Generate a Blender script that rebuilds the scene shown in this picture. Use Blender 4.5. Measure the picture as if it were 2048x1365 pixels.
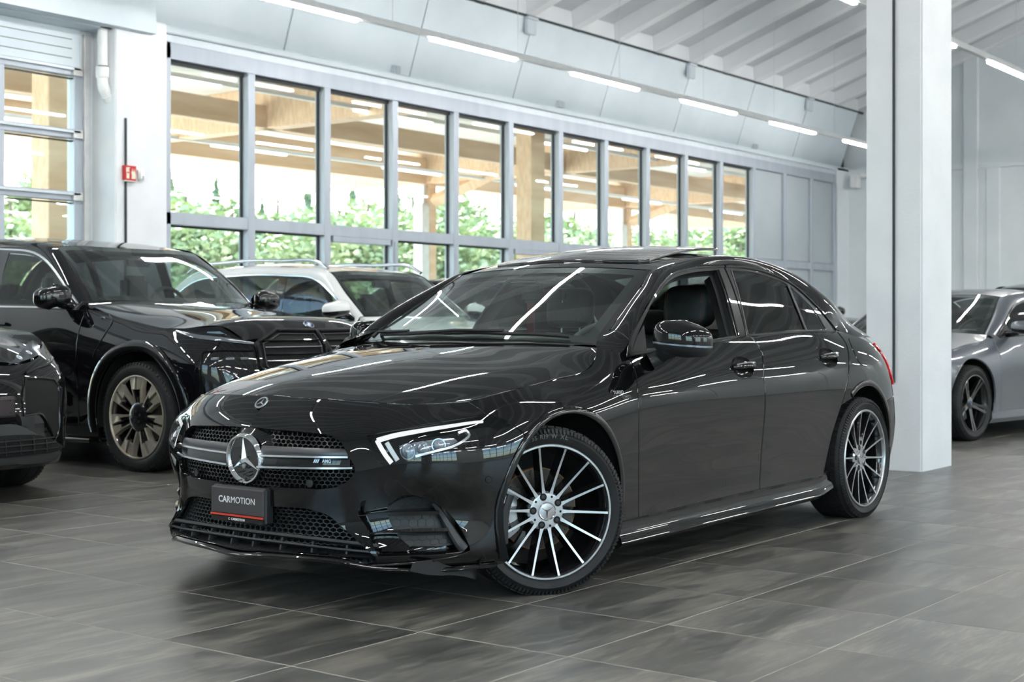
import bpy, bmesh, math, random
import numpy as np
from mathutils import Vector, Matrix
from mathutils.geometry import delaunay_2d_cdt
random.seed(7); np.random.seed(7)
SC = bpy.context.scene
COL = SC.collection
PI = math.pi
for o in list(bpy.data.objects): bpy.data.objects.remove(o, do_unlink=True)

# ------------------------------------------------------------------ camera
AZ = math.radians(36.88)          # view direction, from +X (along the window wall)
FPX = 2873.0
cam_d = bpy.data.cameras.new('camera'); cam = bpy.data.objects.new('camera', cam_d); COL.objects.link(cam)
cam.location = (0, 0, 1.0304); cam.rotation_euler = (PI/2, 0, AZ-PI/2)
cam_d.sensor_width = 36.0; cam_d.lens = FPX/2048*36
cam_d.shift_y = -32.5/2048
cam_d.clip_end = 400
cam_d.dof.use_dof = True; cam_d.dof.focus_distance = 6.0; cam_d.dof.aperture_fstop = 4.5
SC.camera = cam

# ------------------------------------------------------------------ world, sun, exposure
w = bpy.data.worlds.new('sky'); SC.world = w; w.use_nodes = True
nt = w.node_tree; nt.nodes.clear()
sky = nt.nodes.new('ShaderNodeTexSky'); sky.sky_type = 'NISHITA'
sky.sun_disc = False; sky.sun_elevation = math.radians(48); sky.sun_rotation = math.radians(40)
sky.air_density = 1.0; sky.dust_density = 2.0; sky.ozone_density = 1.2
bg = nt.nodes.new('ShaderNodeBackground'); bg.inputs['Strength'].default_value = 0.42
wo = nt.nodes.new('ShaderNodeOutputWorld')
nt.links.new(sky.outputs[0], bg.inputs[0]); nt.links.new(bg.outputs[0], wo.inputs[0])
sd = bpy.data.lights.new('sun', 'SUN'); so = bpy.data.objects.new('sun', sd); COL.objects.link(so)
sd.energy = 7.0; sd.angle = math.radians(1.0); sd.color = (1.0, .95, .86)
so.rotation_euler = Vector((-.35, -.55, -.80)).to_track_quat('-Z', 'Y').to_euler()
SC.view_settings.view_transform = 'Standard'; SC.view_settings.look = 'None'
SC.view_settings.gamma = 1.0; SC.view_settings.use_curve_mapping = False
SC.view_settings.exposure = 1.80
SC.cycles.use_denoising = True
SC.cycles.max_bounces = 10; SC.cycles.diffuse_bounces = 4; SC.cycles.glossy_bounces = 6
SC.cycles.transmission_bounces = 8; SC.cycles.transparent_max_bounces = 24
SC.cycles.caustics_reflective = False; SC.cycles.caustics_refractive = False
SC.cycles.sample_clamp_indirect = 6.0
LAMP = 28.0      # radiance of the LED diffusers

# ------------------------------------------------------------------ materials
MATS = {}
def pbr(name, color, rough=.5, metal=0.0, spec=.5, coat=0.0, coat_rough=.03, emit=None, estr=0.0, alpha=1.0, build=None):
    m = bpy.data.materials.new(name); m.use_nodes = True
    n = m.node_tree; b = n.nodes['Principled BSDF']
    b.inputs['Base Color'].default_value = (*color, 1)
    b.inputs['Roughness'].default_value = rough; b.inputs['Metallic'].default_value = metal
    b.inputs['Specular IOR Level'].default_value = spec
    b.inputs['Coat Weight'].default_value = coat; b.inputs['Coat Roughness'].default_value = coat_rough
    if emit: b.inputs['Emission Color'].default_value = (*emit, 1); b.inputs['Emission Strength'].default_value = estr
    if build: build(n, b)
    MATS[name] = m; return m
def noise_var(c1, c2, scale=(4, 4, 4), detail=4, bump=0.0, bscale=40.0, rough=None, coords='Object', lo=.35, hi=.65):
    """procedural colour mottling + optional fine bump"""
    def f(n, b):
        tc = n.nodes.new('ShaderNodeTexCoord'); mp = n.nodes.new('ShaderNodeMapping'); mp.inputs['Scale'].default_value = scale
        n.links.new(tc.outputs[coords], mp.inputs[0])
        nz = n.nodes.new('ShaderNodeTexNoise'); nz.inputs['Scale'].default_value = 1.0; nz.inputs['Detail'].default_value = detail
        n.links.new(mp.outputs[0], nz.inputs['Vector'])
        cr = n.nodes.new('ShaderNodeValToRGB'); cr.color_ramp.elements[0].position = lo; cr.color_ramp.elements[1].position = hi
        cr.color_ramp.elements[0].color = (*c1, 1); cr.color_ramp.elements[1].color = (*c2, 1)
        n.links.new(nz.outputs['Fac'], cr.inputs[0]); n.links.new(cr.outputs[0], b.inputs['Base Color'])
        if bump:
            n2 = n.nodes.new('ShaderNodeTexNoise'); n2.inputs['Scale'].default_value = bscale; n2.inputs['Detail'].default_value = 6
            n.links.new(tc.outputs[coords], n2.inputs['Vector'])
            bp = n.nodes.new('ShaderNodeBump'); bp.inputs['Strength'].default_value = bump; bp.inputs['Distance'].default_value = .01
            n.links.new(n2.outputs['Fac'], bp.inputs['Height']); n.links.new(bp.outputs[0], b.inputs['Normal'])
        if rough:
            mr = n.nodes.new('ShaderNodeMapRange'); mr.inputs['To Min'].default_value = rough[0]; mr.inputs['To Max'].default_value = rough[1]
            n.links.new(nz.outputs['Fac'], mr.inputs[0]); n.links.new(mr.outputs[0], b.inputs['Roughness'])
    return f
def glassy(name, tint=(.9, .95, .93), refl=1.0, ior=1.5, rough=0.0, base=.055):
    """thin pane: transparent + fresnel reflection"""
    m = bpy.data.materials.new(name); m.use_nodes = True; n = m.node_tree; n.nodes.clear()
    out = n.nodes.new('ShaderNodeOutputMaterial'); mix = n.nodes.new('ShaderNodeMixShader')
    tr = n.nodes.new('ShaderNodeBsdfTransparent'); tr.inputs[0].default_value = (*tint, 1)
    gl = n.nodes.new('ShaderNodeBsdfGlossy'); gl.inputs['Roughness'].default_value = rough
    fr = n.nodes.new('ShaderNodeFresnel'); fr.inputs[0].default_value = ior
    geo = n.nodes.new('ShaderNodeNewGeometry'); inv = n.nodes.new('ShaderNodeMath'); inv.operation = 'MULTIPLY'; inv.inputs[1].default_value = refl
    # use the same ior from both sides of the thin pane
    lw = n.nodes.new('ShaderNodeLayerWeight'); lw.inputs[0].default_value = .5
    pw = n.nodes.new('ShaderNodeMath'); pw.operation = 'POWER'; pw.inputs[1].default_value = 5.0
    n.links.new(lw.outputs['Facing'], pw.inputs[0])
    ma = n.nodes.new('ShaderNodeMath'); ma.operation = 'MULTIPLY_ADD'; ma.inputs[1].default_value = .9; ma.inputs[2].default_value = base
    n.links.new(pw.outputs[0], ma.inputs[0]); n.links.new(ma.outputs[0], inv.inputs[0])
    n.nodes.remove(fr); n.nodes.remove(geo)
    inv.use_clamp = True
    n.links.new(inv.outputs[0], mix.inputs[0]); n.links.new(tr.outputs[0], mix.inputs[1]); n.links.new(gl.outputs[0], mix.inputs[2])
    n.links.new(mix.outputs[0], out.inputs[0]); MATS[name] = m; return m
def emis(name, color, strength):
    m = bpy.data.materials.new(name); m.use_nodes = True; n = m.node_tree; n.nodes.clear()
    out = n.nodes.new('ShaderNodeOutputMaterial'); e = n.nodes.new('ShaderNodeEmission')
    e.inputs[0].default_value = (*color, 1); e.inputs[1].default_value = strength
    n.links.new(e.outputs[0], out.inputs[0]); MATS[name] = m; return m

M_wall = pbr('wall_paint', (.74, .785, .815), .6, build=noise_var((.72, .765, .795), (.765, .81, .84), (1.2, 1.2, 1.2), bump=.05, bscale=60))
M_conc = pbr('white_concrete', (.77, .79, .82), .65, build=noise_var((.74, .765, .795), (.80, .82, .845), (2, 2, 2), bump=.12, bscale=45))
M_fasc = pbr('fascia_paint', (.66, .745, .80), .6, build=noise_var((.64, .725, .78), (.69, .77, .82), (1.5, 1.5, 1.5), bump=.05, bscale=30))
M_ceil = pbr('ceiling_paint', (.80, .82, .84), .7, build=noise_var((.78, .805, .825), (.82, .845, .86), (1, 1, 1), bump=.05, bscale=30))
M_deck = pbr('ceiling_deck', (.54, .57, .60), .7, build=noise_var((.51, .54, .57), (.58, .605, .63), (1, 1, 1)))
M_alu = pbr('anodised_aluminium', (.42, .465, .53), .45, .3, build=noise_var((.40, .445, .51), (.445, .49, .55), (6, 6, .5)))
M_alul = pbr('light_aluminium', (.62, .68, .74), .45, .3, build=noise_var((.60, .66, .72), (.65, .71, .76), (6, 6, .5)))
M_panel = pbr('grey_panel', (.42, .475, .51), .5, .1, build=noise_var((.40, .455, .49), (.445, .495, .53), (1, 1, 1)))
M_gasket = pbr('black_gasket', (.02, .022, .024), .6)
M_pane = glassy('window_glass', (.90, .96, .93), .8)
M_timber = pbr('glulam_timber', (.80, .56, .36), .6, build=noise_var((.70, .45, .265), (.88, .65, .45), (.7, 14, 5), detail=6, bump=.1, bscale=30, lo=.3, hi=.7))
M_soffit = pbr('soffit_board', (.82, .81, .79), .7, build=noise_var((.80, .79, .77), (.85, .84, .82), (2, 2, 2)))
M_steel = pbr('galvanised_steel', (.62, .62, .62), .5, .4, build=noise_var((.57, .57, .57), (.68, .68, .68), (5, 5, 5)))
M_ground = pbr('outside_paving', (.50, .49, .46), .9, build=noise_var((.45, .44, .41), (.56, .55, .52), (.5, .5, .5)))
M_leaf = pbr('leaf_green_hazed', (.36, .42, .20), .6, build=noise_var((.24, .31, .13), (.48, .53, .28), (.6, .6, .6)))  # paler than the leaf itself: haze and glare are put into the colour
M_leafd = pbr('conifer_green_hazed', (.27, .34, .20), .6, build=noise_var((.20, .27, .15), (.35, .41, .26), (.6, .6, .6)))  # needle colour lightened as well, with the haze painted in
M_bark = pbr('bark', (.16, .11, .07), .9, build=noise_var((.11, .075, .05), (.2, .14, .1), (4, 4, 1)))
M_pvc = pbr('white_pvc', (.83, .85, .86), .45, build=noise_var((.81, .83, .84), (.86, .87, .88), (8, 8, 8)))
M_led = emis('led_diffuser', (1.0, .985, .96), LAMP)
M_ledo = emis('outdoor_led', (1.0, .97, .93), 2.5)
M_red = pbr('sign_red', (.55, .02, .03), .5)
M_signw = pbr('sign_ivory', (.80, .82, .66), .5)
M_signb = pbr('sign_blue', (.03, .17, .55), .5)
M_white = pbr('sign_white', (.85, .85, .85), .5)
M_dark = pbr('dark_plastic', (.015, .015, .016), .5)
M_gap = pbr('dark_joint', (.05, .06, .065), .9)
M_grout = pbr('floor_grout', (.34, .325, .29), .7, build=noise_var((.30, .285, .25), (.39, .375, .33), (9, 9, 9)))
def slate(n, b):
    tc = n.nodes.new('ShaderNodeTexCoord'); oi = n.nodes.new('ShaderNodeObjectInfo'); ge = n.nodes.new('ShaderNodeNewGeometry')
    ad = n.nodes.new('ShaderNodeMath'); ad.operation = 'ADD'; fr = n.nodes.new('ShaderNodeMath'); fr.operation = 'FRACT'
    n.links.new(oi.outputs['Random'], ad.inputs[0]); n.links.new(ge.outputs['Random Per Island'], ad.inputs[1]); n.links.new(ad.outputs[0], fr.inputs[0])
    mu = n.nodes.new('ShaderNodeMath'); mu.operation = 'MULTIPLY'; mu.inputs[1].default_value = 83.0; n.links.new(fr.outputs[0], mu.inputs[0])
    va = n.nodes.new('ShaderNodeVectorMath'); va.operation = 'ADD'; n.links.new(tc.outputs['Object'], va.inputs[0]); n.links.new(mu.outputs[0], va.inputs[1])
    def nz(scale, det, dist=0.0):
        mp = n.nodes.new('ShaderNodeMapping'); mp.inputs['Scale'].default_value = scale; mp.inputs['Rotation'].default_value = (0, 0, .35)
        n.links.new(va.outputs[0], mp.inputs[0])
        t = n.nodes.new('ShaderNodeTexNoise'); t.inputs['Scale'].default_value = 1; t.inputs['Detail'].default_value = det; t.inputs['Distortion'].default_value = dist
        n.links.new(mp.outputs[0], t.inputs['Vector']); return t
    a = nz((1.6, 7, 2), 8, .8); c = nz((9, 60, 9), 6, .4); d = nz((3, 3, 3), 3)
    mx = n.nodes.new('ShaderNodeMath'); mx.operation = 'MULTIPLY_ADD'; mx.inputs[1].default_value = .45; n.links.new(c.outputs[0], mx.inputs[0])
    m2 = n.nodes.new('ShaderNodeMath'); m2.operation = 'MULTIPLY'; m2.inputs[1].default_value = .62; n.links.new(a.outputs[0], m2.inputs[0]); n.links.new(m2.outputs[0], mx.inputs[2])
    cr = n.nodes.new('ShaderNodeValToRGB'); e = cr.color_ramp.elements
    e[0].position = .36; e[0].color = (.028, .030, .030, 1); e[1].position = .70; e[1].color = (.205, .193, .163, 1)
    k = e.new(.52); k.color = (.080, .080, .073, 1)
    n.links.new(mx.outputs[0], cr.inputs[0])
    hs = n.nodes.new('ShaderNodeHueSaturation'); vr = n.nodes.new('ShaderNodeMapRange'); vr.inputs['To Min'].default_value = .78; vr.inputs['To Max'].default_value = 1.28
    n.links.new(fr.outputs[0], vr.inputs[0]); n.links.new(vr.outputs[0], hs.inputs['Value']); n.links.new(cr.outputs[0], hs.inputs['Color'])
    n.links.new(hs.outputs[0], b.inputs['Base Color'])
    rr = n.nodes.new('ShaderNodeMapRange'); rr.inputs['To Min'].default_value = .27; rr.inputs['To Max'].default_value = .46
    n.links.new(c.outputs[0], rr.inputs[0]); n.links.new(rr.outputs[0], b.inputs['Roughness'])
    bp = n.nodes.new('ShaderNodeBump'); bp.inputs['Strength'].default_value = .22; bp.inputs['Distance'].default_value = .004
    n.links.new(mx.outputs[0], bp.inputs['Height']); n.links.new(bp.outputs[0], b.inputs['Normal'])
M_tile = pbr('slate_tile', (.1, .1, .1), .4, spec=.95, build=slate)

# ------------------------------------------------------------------ mesh helpers
class MB:
    def __init__(s): s.v = []; s.f = []
    def add(s, verts, faces):
        k = len(s.v); s.v += [tuple(map(float, p)) for p in verts]; s.f += [tuple(i+k for i in f) for f in faces]; return s
    def box(s, x0, x1, y0, y1, z0, z1):
        v = [(x, y, z) for z in (z0, z1) for y in (y0, y1) for x in (x0, x1)]
        return s.add(v, [(0, 2, 3, 1), (4, 5, 7, 6), (0, 1, 5, 4), (2, 6, 7, 3), (0, 4, 6, 2), (1, 3, 7, 5)])
    def cbox(s, x0, x1, y0, y1, z0, z1, b=.004):
        """box with chamfered edges"""
        bm = bmesh.new(); bmesh.ops.create_cube(bm, size=1)
        for v in bm.verts: v.co = ((x0+x1)/2+v.co.x*(x1-x0), (y0+y1)/2+v.co.y*(y1-y0), (z0+z1)/2+v.co.z*(z1-z0))
        bmesh.ops.bevel(bm, geom=bm.edges[:], offset=b, segments=1, affect='EDGES')
        return s.bm(bm)
    def bm(s, bm, mat=None):
        bm.verts.index_update()
        vs = [(mat @ v.co) if mat else v.co.copy() for v in bm.verts]
        s.add(vs, [[v.index for v in f.verts] for f in bm.faces]); bm.free(); return s
    def grid(s, P, closed_u=False, closed_v=False, flip=False):
        """P[i][j] -> quads"""
        P = np.asarray(P, float); a, b = P.shape[:2]; fs = []
        for i in range(a if closed_u else a-1):
            for j in range(b if closed_v else b-1):
                q = (i*b+j, i*b+(j+1) % b, ((i+1) % a)*b+(j+1) % b, ((i+1) % a)*b+j)
                fs.append(q[::-1] if flip else q)
        return s.add(P.reshape(-1, 3), fs)
    def tube(s, pts, r, n=8, caps=True):
        pts = [Vector(p) for p in pts]; R = r if hasattr(r, '__len__') else [r]*len(pts); rings = []
        up = None
        for i, p in enumerate(pts):
            t = (pts[min(i+1, len(pts)-1)]-pts[max(i-1, 0)]).normalized()
            if up is None: up = Vector((0, 0, 1)) if abs(t.z) < .9 else Vector((1, 0, 0))
            a = t.cross(up).normalized(); up = a.cross(t).normalized()
            rings.append([p+R[i]*(math.cos(2*PI*k/n)*a+math.sin(2*PI*k/n)*up) for k in range(n)])
        k0 = len(s.v); s.grid([[tuple(q) for q in r_] for r_ in rings], closed_v=True)
        if caps: s.f.append(tuple(k0+k for k in range(n))); s.f.append(tuple(k0+(len(pts)-1)*n+k for k in range(n))[::-1])
        return s
    def lathe(s, prof, n=48, axis='Y', c=(0, 0, 0)):
        """prof: list of (r, h); revolve about axis"""
        rings = []
        for (r, h) in prof:
            ring = []
            for k in range(n):
                a = 2*PI*k/n; u, w_ = r*math.cos(a), r*math.sin(a)
                ring.append({'Y': (c[0]+u, c[1]+h, c[2]+w_), 'Z': (c[0]+u, c[1]+w_, c[2]+h), 'X': (c[0]+h, c[1]+u, c[2]+w_)}[axis])
            rings.append(ring)
        return s.grid(rings, closed_v=True)
    def prism(s, poly, d, f):
        """extrude a 2-D polygon: f(u, v, h) -> xyz, h in (0, d)"""
        n = len(poly); v = [f(a, b, 0) for a, b in poly]+[f(a, b, d) for a, b in poly]
        return s.add(v, [tuple(range(n))[::-1], tuple(range(n, 2*n))]+[(i, (i+1) % n, n+(i+1) % n, n+i) for i in range(n)])
    def mesh(s, name, mat, smooth=False, fix=True):
        me = bpy.data.meshes.new(name); me.from_pydata(s.v, [], s.f); me.update()
        if fix:
            bm = bmesh.new(); bm.from_mesh(me); bmesh.ops.recalc_face_normals(bm, faces=bm.faces[:]); bm.to_mesh(me); bm.free()
        for m in (mat if isinstance(mat, (list, tuple)) else [mat]): me.materials.append(m)
        if smooth:
            for p in me.polygons: p.use_smooth = True
            if smooth is not True: me.set_sharp_from_angle(angle=math.radians(smooth))
        return me
    def build(s, name, mat, parent=None, smooth=False, fix=True):
        return link(name, s.mesh(name, mat, smooth, fix), parent)
def link(name, me, parent=None, loc=None):
    o = bpy.data.objects.new(name, me); COL.objects.link(o)
    if parent is not None: o.parent = parent
    if loc is not None: o.location = loc
    return o
def empty(name, loc=(0, 0, 0), rz=0.0, label=None, cat=None, group=None, parent=None):
    o = bpy.data.objects.new(name, None); COL.objects.link(o); o.location = loc; o.rotation_euler = (0, 0, rz); o.empty_display_size = .1
    if parent is not None: o.parent = parent
    return tag(o, label, cat, group)
def tag(o, label=None, cat=None, group=None, kind=None):
    if label: o['label'] = label
    if cat: o['category'] = cat
    if group: o['group'] = group
    if kind: o['kind'] = kind
    return o
def struct(name, loc=(0, 0, 0), label=None, cat=None):
    return tag(empty(name, loc), label, cat, None, 'structure')
VD = np.array([math.cos(AZ), math.sin(AZ)]); RD = np.array([math.sin(AZ), -math.cos(AZ)])
# ================================================================== THE HALL
WY = 13.0; EX = 29.4; X0 = -13.0; Y0 = -14.0; ZF = 4.42; FY = 12.6; ZT = 5.60; SL = .36; RIDGE = 0.0
def zroof(y): return ZT+SL*(FY-y) if y >= RIDGE else ZT+SL*(FY-RIDGE)-SL*(RIDGE-y)

# floor: grout bed + 0.6 m slate tiles
fl = struct('floor', label='dark grey slate tile floor of the hall', cat='floor')
MB().box(X0, EX, Y0, WY, -.12, -.0006).build('grout_bed', M_grout, fl)
def tile_mesh():
    h = .2970; b = .0010; t = MB()
    v = [(-h, -h, -.01), (h, -h, -.01), (h, h, -.01), (-h, h, -.01), (-h, -h, -b), (h, -h, -b), (h, h, -b), (-h, h, -b),
         (-h+b, -h+b, 0), (h-b, -h+b, 0), (h-b, h-b, 0), (-h+b, h-b, 0)]
    f = [(8, 9, 10, 11)]
    for i in range(4):
        j = (i+1) % 4; f += [(i, j, 4+j, 4+i), (4+i, 4+j, 8+j, 8+i)]
    return v, f
tv, tf = tile_mesh()
tm = MB().add(tv, tf).mesh('tile', M_tile, fix=False)
cells = []
for i in range(-25, 46):
    for j in range(-28, 18):
        x = 3.667+.6*i+.3; y = 3.135+.6*j+.3
        if not (X0 < x < EX-.2 and Y0 < y < WY-.2): continue
        d = x*VD[0]+y*VD[1]; r = x*RD[0]+y*RD[1]
        vis = d > 1.2 and abs(r/d*FPX) < 1024+330 and 650+FPX*1.03/d < 1365+500/max(d-1, .6)
        cells.append((-(1/d**2.6) if vis else 1, x, y, d))
cells.sort()
rest = MB()
for k, (s_, x, y, d) in enumerate(cells):
    if k < 292 and s_ < 0: o = link('tile', tm, fl, (x, y, 0))
    else: rest.add([(a+x, b+y, c) for a, b, c in tv], tf)
tag(rest.build('tile', M_tile, fl, fix=False), kind='stuff')

# ceiling: pitched deck on ribs
ce = struct('ceiling', label='white pitched ceiling with deep parallel ribs', cat='ceiling')
mb = MB()
for (ya, yb) in ((RIDGE, FY+.5), (Y0-.3, RIDGE)):
    za, zb = zroof(ya)+.26, zroof(yb)+.26
    mb.add([(X0, ya, za), (EX+.3, ya, za), (EX+.3, yb, zb), (X0, yb, zb), (X0, ya, za+.2), (EX+.3, ya, za+.2), (EX+.3, yb, zb+.2), (X0, yb, zb+.2)],
           [(0, 1, 2, 3), (7, 6, 5, 4), (0, 4, 5, 1), (1, 5, 6, 2), (2, 6, 7, 3), (3, 7, 4, 0)])
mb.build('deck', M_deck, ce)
def rib_mesh():
    m = MB(); wb, wt = .09, .14
    for (ya, yb) in ((FY-.02, RIDGE), (RIDGE, Y0)):
        v = []
        for y in (ya, yb):
            z = zroof(y); v += [(-wb, y, z), (wb, y, z), (wt, y, z+.28), (-wt, y, z+.28)]
        m.add(v, [(0, 1, 2, 3), (7, 6, 5, 4), (0, 4, 5, 1), (1, 5, 6, 2), (2, 6, 7, 3), (3, 7, 4, 0)])
    return m.mesh('rib', M_ceil)
rm = rib_mesh()
RX = [17.2+1.206*k for k in range(-24, 11)]
for x in RX:
    if X0 < x < EX-.3: link('rib', rm, ce, (x, 0, 0))
# upstand pieces closing each bay over the fascia
bm_ = MB().box(-.50, .50, FY-.03, FY+.1, ZT-.02, ZT+.34).mesh('bay_closer', M_conc)
for x in RX:
    if X0 < x+.6 < EX: link('bay_closer', bm_, ce, (x+.603, 0, 0))

# leaning fascia panels over the glazing
tr = struct('trim_1', label='leaning white concrete fascia above the long glazed wall', cat='fascia')
seams = [12.57-2.365*k for k in range(11, 0, -1)]+[12.57+2.37*k for k in range(0, 8)]
for a, b in zip(seams[:-1], seams[1:]):
    b2 = min(b, EX); g = .012
    if b2-a < .1: continue
    y0, y1 = WY-.02, FY-.02
    zl = ZF if a > 9.9 else 4.20
    yl = y0-(y0-y1)*(zl-ZF)/(ZT-ZF) if a > 9.9 else FY-.12
    v = []
    for x in (a+g, b2-g):
        v += [(x, yl, zl), (x, y1, ZT), (x, y1+.5, ZT), (x, yl+.35, zl)]
    MB().add(v, [(0, 1, 2, 3), (7, 6, 5, 4), (0, 4, 5, 1), (1, 5, 6, 2), (2, 6, 7, 3), (3, 7, 4, 0)]).build('fascia_panel', M_fasc, tr)
MB().box(X0, EX, FY-.045, FY-.005, ZT-.015, ZT+.02).build('drip_edge', M_gap, tr)
MB().box(X0, EX, WY+.02, WY+.14, ZF-.02, ZT+.35).build('backing', M_gap, tr)
MB().cbox(10.45, EX, WY-.10, WY+.1, 4.345, 4.43, .012).build('sill_ledge', M_fasc, tr)
MB().box(X0, 10.4, FY+.06, WY+.2, 4.19, 4.23).build('soffit', M_fasc, tr)

# walls
wb_ = struct('wall_back', label='white wall piers around the glazed front and roller door', cat='wall')
MB().cbox(9.72, 10.42, FY-.02, WY+.25, 0, 4.36, .015).build('pier', M_conc, wb_)
MB().box(9.56, 9.76, WY-.03, WY+.2, 0, 4.2).build('return', M_wall, wb_)
MB().box(9.835, 9.85, FY-.045, FY-.0, 0, 3.25).build('groove', M_gap, wb_)
MB().box(28.82, EX+.3, WY-.10, WY+.3, 0, 4.4).build('end_pier', M_wall, wb_)
MB().box(X0, 5.3, WY-.05, WY+.3, 0, 4.3).build('infill', M_wall, wb_)
MB().box(X0, EX+.3, WY+.15, WY+.35, 4.36, 8.0).build('upper_infill', M_wall, wb_)
wr = struct('wall_right', label='white panelled gable end wall beyond the pillar', cat='wall')
MB().box(EX, EX+.3, Y0-.3, WY+.3, 0, 11).build('gable', M_wall, wr)
MB().cbox(EX-.05, EX+.1, Y0, 12.0, 4.24, 4.34, .01).build('rail', M_wall, wr)
for y in [9.75-3.0*k for k in range(-1, 8)]:
    if y > 12.3: continue
    MB().cbox(EX-.05, EX+.1, y-.14, y+.14, 0, 4.24, .01).build('post', M_wall, wr)
MB().cbox(EX-.09, EX+.1, 10.05, 10.35, 0, 6.6, .01).build('pilaster', M_wall, wr)
# gable edge beam under the roof
v = []
for y in (WY, RIDGE, Y0):
    z = zroof(y)+.05; v += [(EX-.28, y, z), (EX+.05, y, z), (EX+.05, y, z+.5), (EX-.28, y, z+.5)]
MB().add(v, [(0, 1, 2, 3), (11, 10, 9, 8)]+[(4*k+i, 4*k+4+i, 4*k+4+(i+1) % 4, 4*k+(i+1) % 4) for k in (0, 1) for i in range(4)]).build('edge_beam', M_ceil, wr)

# hidden half of the hall: front and left walls with glazing
def plain_glazed(name, lab, axis, pos, a0, a1, holes, win):
    W_ = struct(name, label=lab, cat='wall')
    mb = MB(); t = .3*(1 if pos > 0 else -1); lo, hi = sorted((pos, pos+t))
    xs = sorted({a0, a1, *[q for h in holes for q in h[:2]]})
    def bx(p, q, z0, z1):
        if axis == 'x': mb.box(lo, hi, p, q, z0, z1)
        else: mb.box(p, q, lo, hi, z0, z1)
    for p, q in zip(xs[:-1], xs[1:]):
        h = [k for k in holes if k[0] <= p+1e-6 and k[1] >= q-1e-6]
        if not h: bx(p, q, 0, 11)
        else: bx(p, q, 0, h[0][2]); bx(p, q, h[0][3], 11)
    mb.build('wall_body', M_wall, W_)
    WN = struct(win, label='tall grey-framed shop window out of view ('+name.replace('_', ' ')+')', cat='window')
    fr = MB(); pn = MB()
    def bw(m, p, q, z0, z1, d):
        c = (lo+hi)/2
        if axis == 'x': m.box(c-d, c+d, p, q, z0, z1)
        else: m.box(p, q, c-d, c+d, z0, z1)
    for (p, q, z0, z1) in holes:
        n = max(1, round((q-p)/1.5))
        for k in range(n+1):
            x = p+(q-p)*k/n; bw(fr, x-.05, x+.05, z0, z1, .06)
        for z in (z0+.05, z0+(z1-z0)*.33, z0+(z1-z0)*.66, z1-.05): bw(fr, p, q, z-.05, z+.05, .06)
        bw(pn, p, q, z0, z1, .004)
    fr.build('frame', M_alu, WN); pn.build('pane', M_pane, WN)
plain_glazed('wall_front', 'white wall opposite the long glazed wall', 'y', Y0, X0-.3, EX+.3, [(-9, 1, .9, 5.6), (7, 15, .9, 5.6)], 'window_2')
plain_glazed('wall_left', 'white gable wall at the near end', 'x', X0, Y0, WY, [(-10, -2, .9, 5.6), (2, 8, .9, 5.6)], 'window_3')

# the long glazed front
wi = struct('window_1', label='long grey aluminium window wall of eleven tall panes', cat='window')
XL, XR, ZTOP, ZTR0, ZTR1 = 10.62, 25.02, 4.06, 2.172, 2.318
MB().cbox(10.43, XL-.01, WY-.06, WY+.12, 0, 4.345, .008).build('jamb', M_alul, wi)
MB().cbox(10.56, 10.75, WY-.085, WY+.10, 0, 4.26, .006).build('jamb', M_alu, wi)
MB().cbox(10.43, 28.82, WY-.055, WY+.12, 4.24, 4.345, .008).build('head', M_alul, wi)
MB().cbox(10.6, 28.75, WY-.085, WY+.10, ZTOP, 4.25, .006).build('head', M_alu, wi)
MB().cbox(10.6, 28.75, WY-.085, WY+.10, ZTR0, ZTR1, .006).build('transom', M_alu, wi)
MB().cbox(10.6, 28.75, WY-.085, WY+.10, .0, .16, .006).build('bottom_rail', M_alu, wi)
mul = MB().cbox(-.058, .058, WY-.095, WY+.08, .16, ZTOP, .006).mesh('mullion', M_alu)
gsk = MB().box(-.085, .085, WY+.005, WY+.03, .16, ZTOP).mesh('gasket', M_gasket)
MX = [11.975+1.3035*k for k in range(11)]
for x in MX:
    o = link('mullion', mul, wi, (x, 0, 0)); link('gasket', gsk, o)
for x in MX[2::3]: MB().cbox(x-.03, x+.03, WY-.11, WY-.09, .16, ZTR0-.02, .004).build('door_post', M_alu, wi)
edges = [10.75]+[q for x in MX for q in (x-.058, x+.058)]
for k in range(11):
    a, b = edges[2*k], edges[2*k+1]
    for z0, z1 in ((.16, ZTR0), (ZTR1, ZTOP)):
        MB().box(a, b, WY+.012, WY+.02, z0, z1).build('pane', M_pane, wi)
    MB().box(a, b, WY-.02, WY+.03, ZTOP-.045, ZTOP+.0).build('gasket', M_gasket, wi)
    MB().box(a, b, WY-.0, WY+.03, ZTR0-.02, ZTR0).build('gasket', M_gasket, wi)
    if k in (2, 5, 8): MB().cbox(a+.05, b-.03, WY-.09, WY+.05, ZTR0-.075, ZTR0+.002, .005).build('door_head', M_alu, wi)
px = [25.10, 26.267, 26.424, 27.509, 27.652, 28.66]
for k in range(3):
    for z0, z1 in ((.16, ZTR0), (ZTR1, ZTOP)):
        MB().cbox(px[2*k], px[2*k+1], WY-.045, WY+.03, z0+.01, z1-.01, .006).build('panel', M_panel, wi)
for x in (26.345, 27.58, 28.71): MB().cbox(x-.065, x+.065, WY-.095, WY+.08, .16, ZTOP, .006).build('mullion', M_alu, wi)

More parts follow.
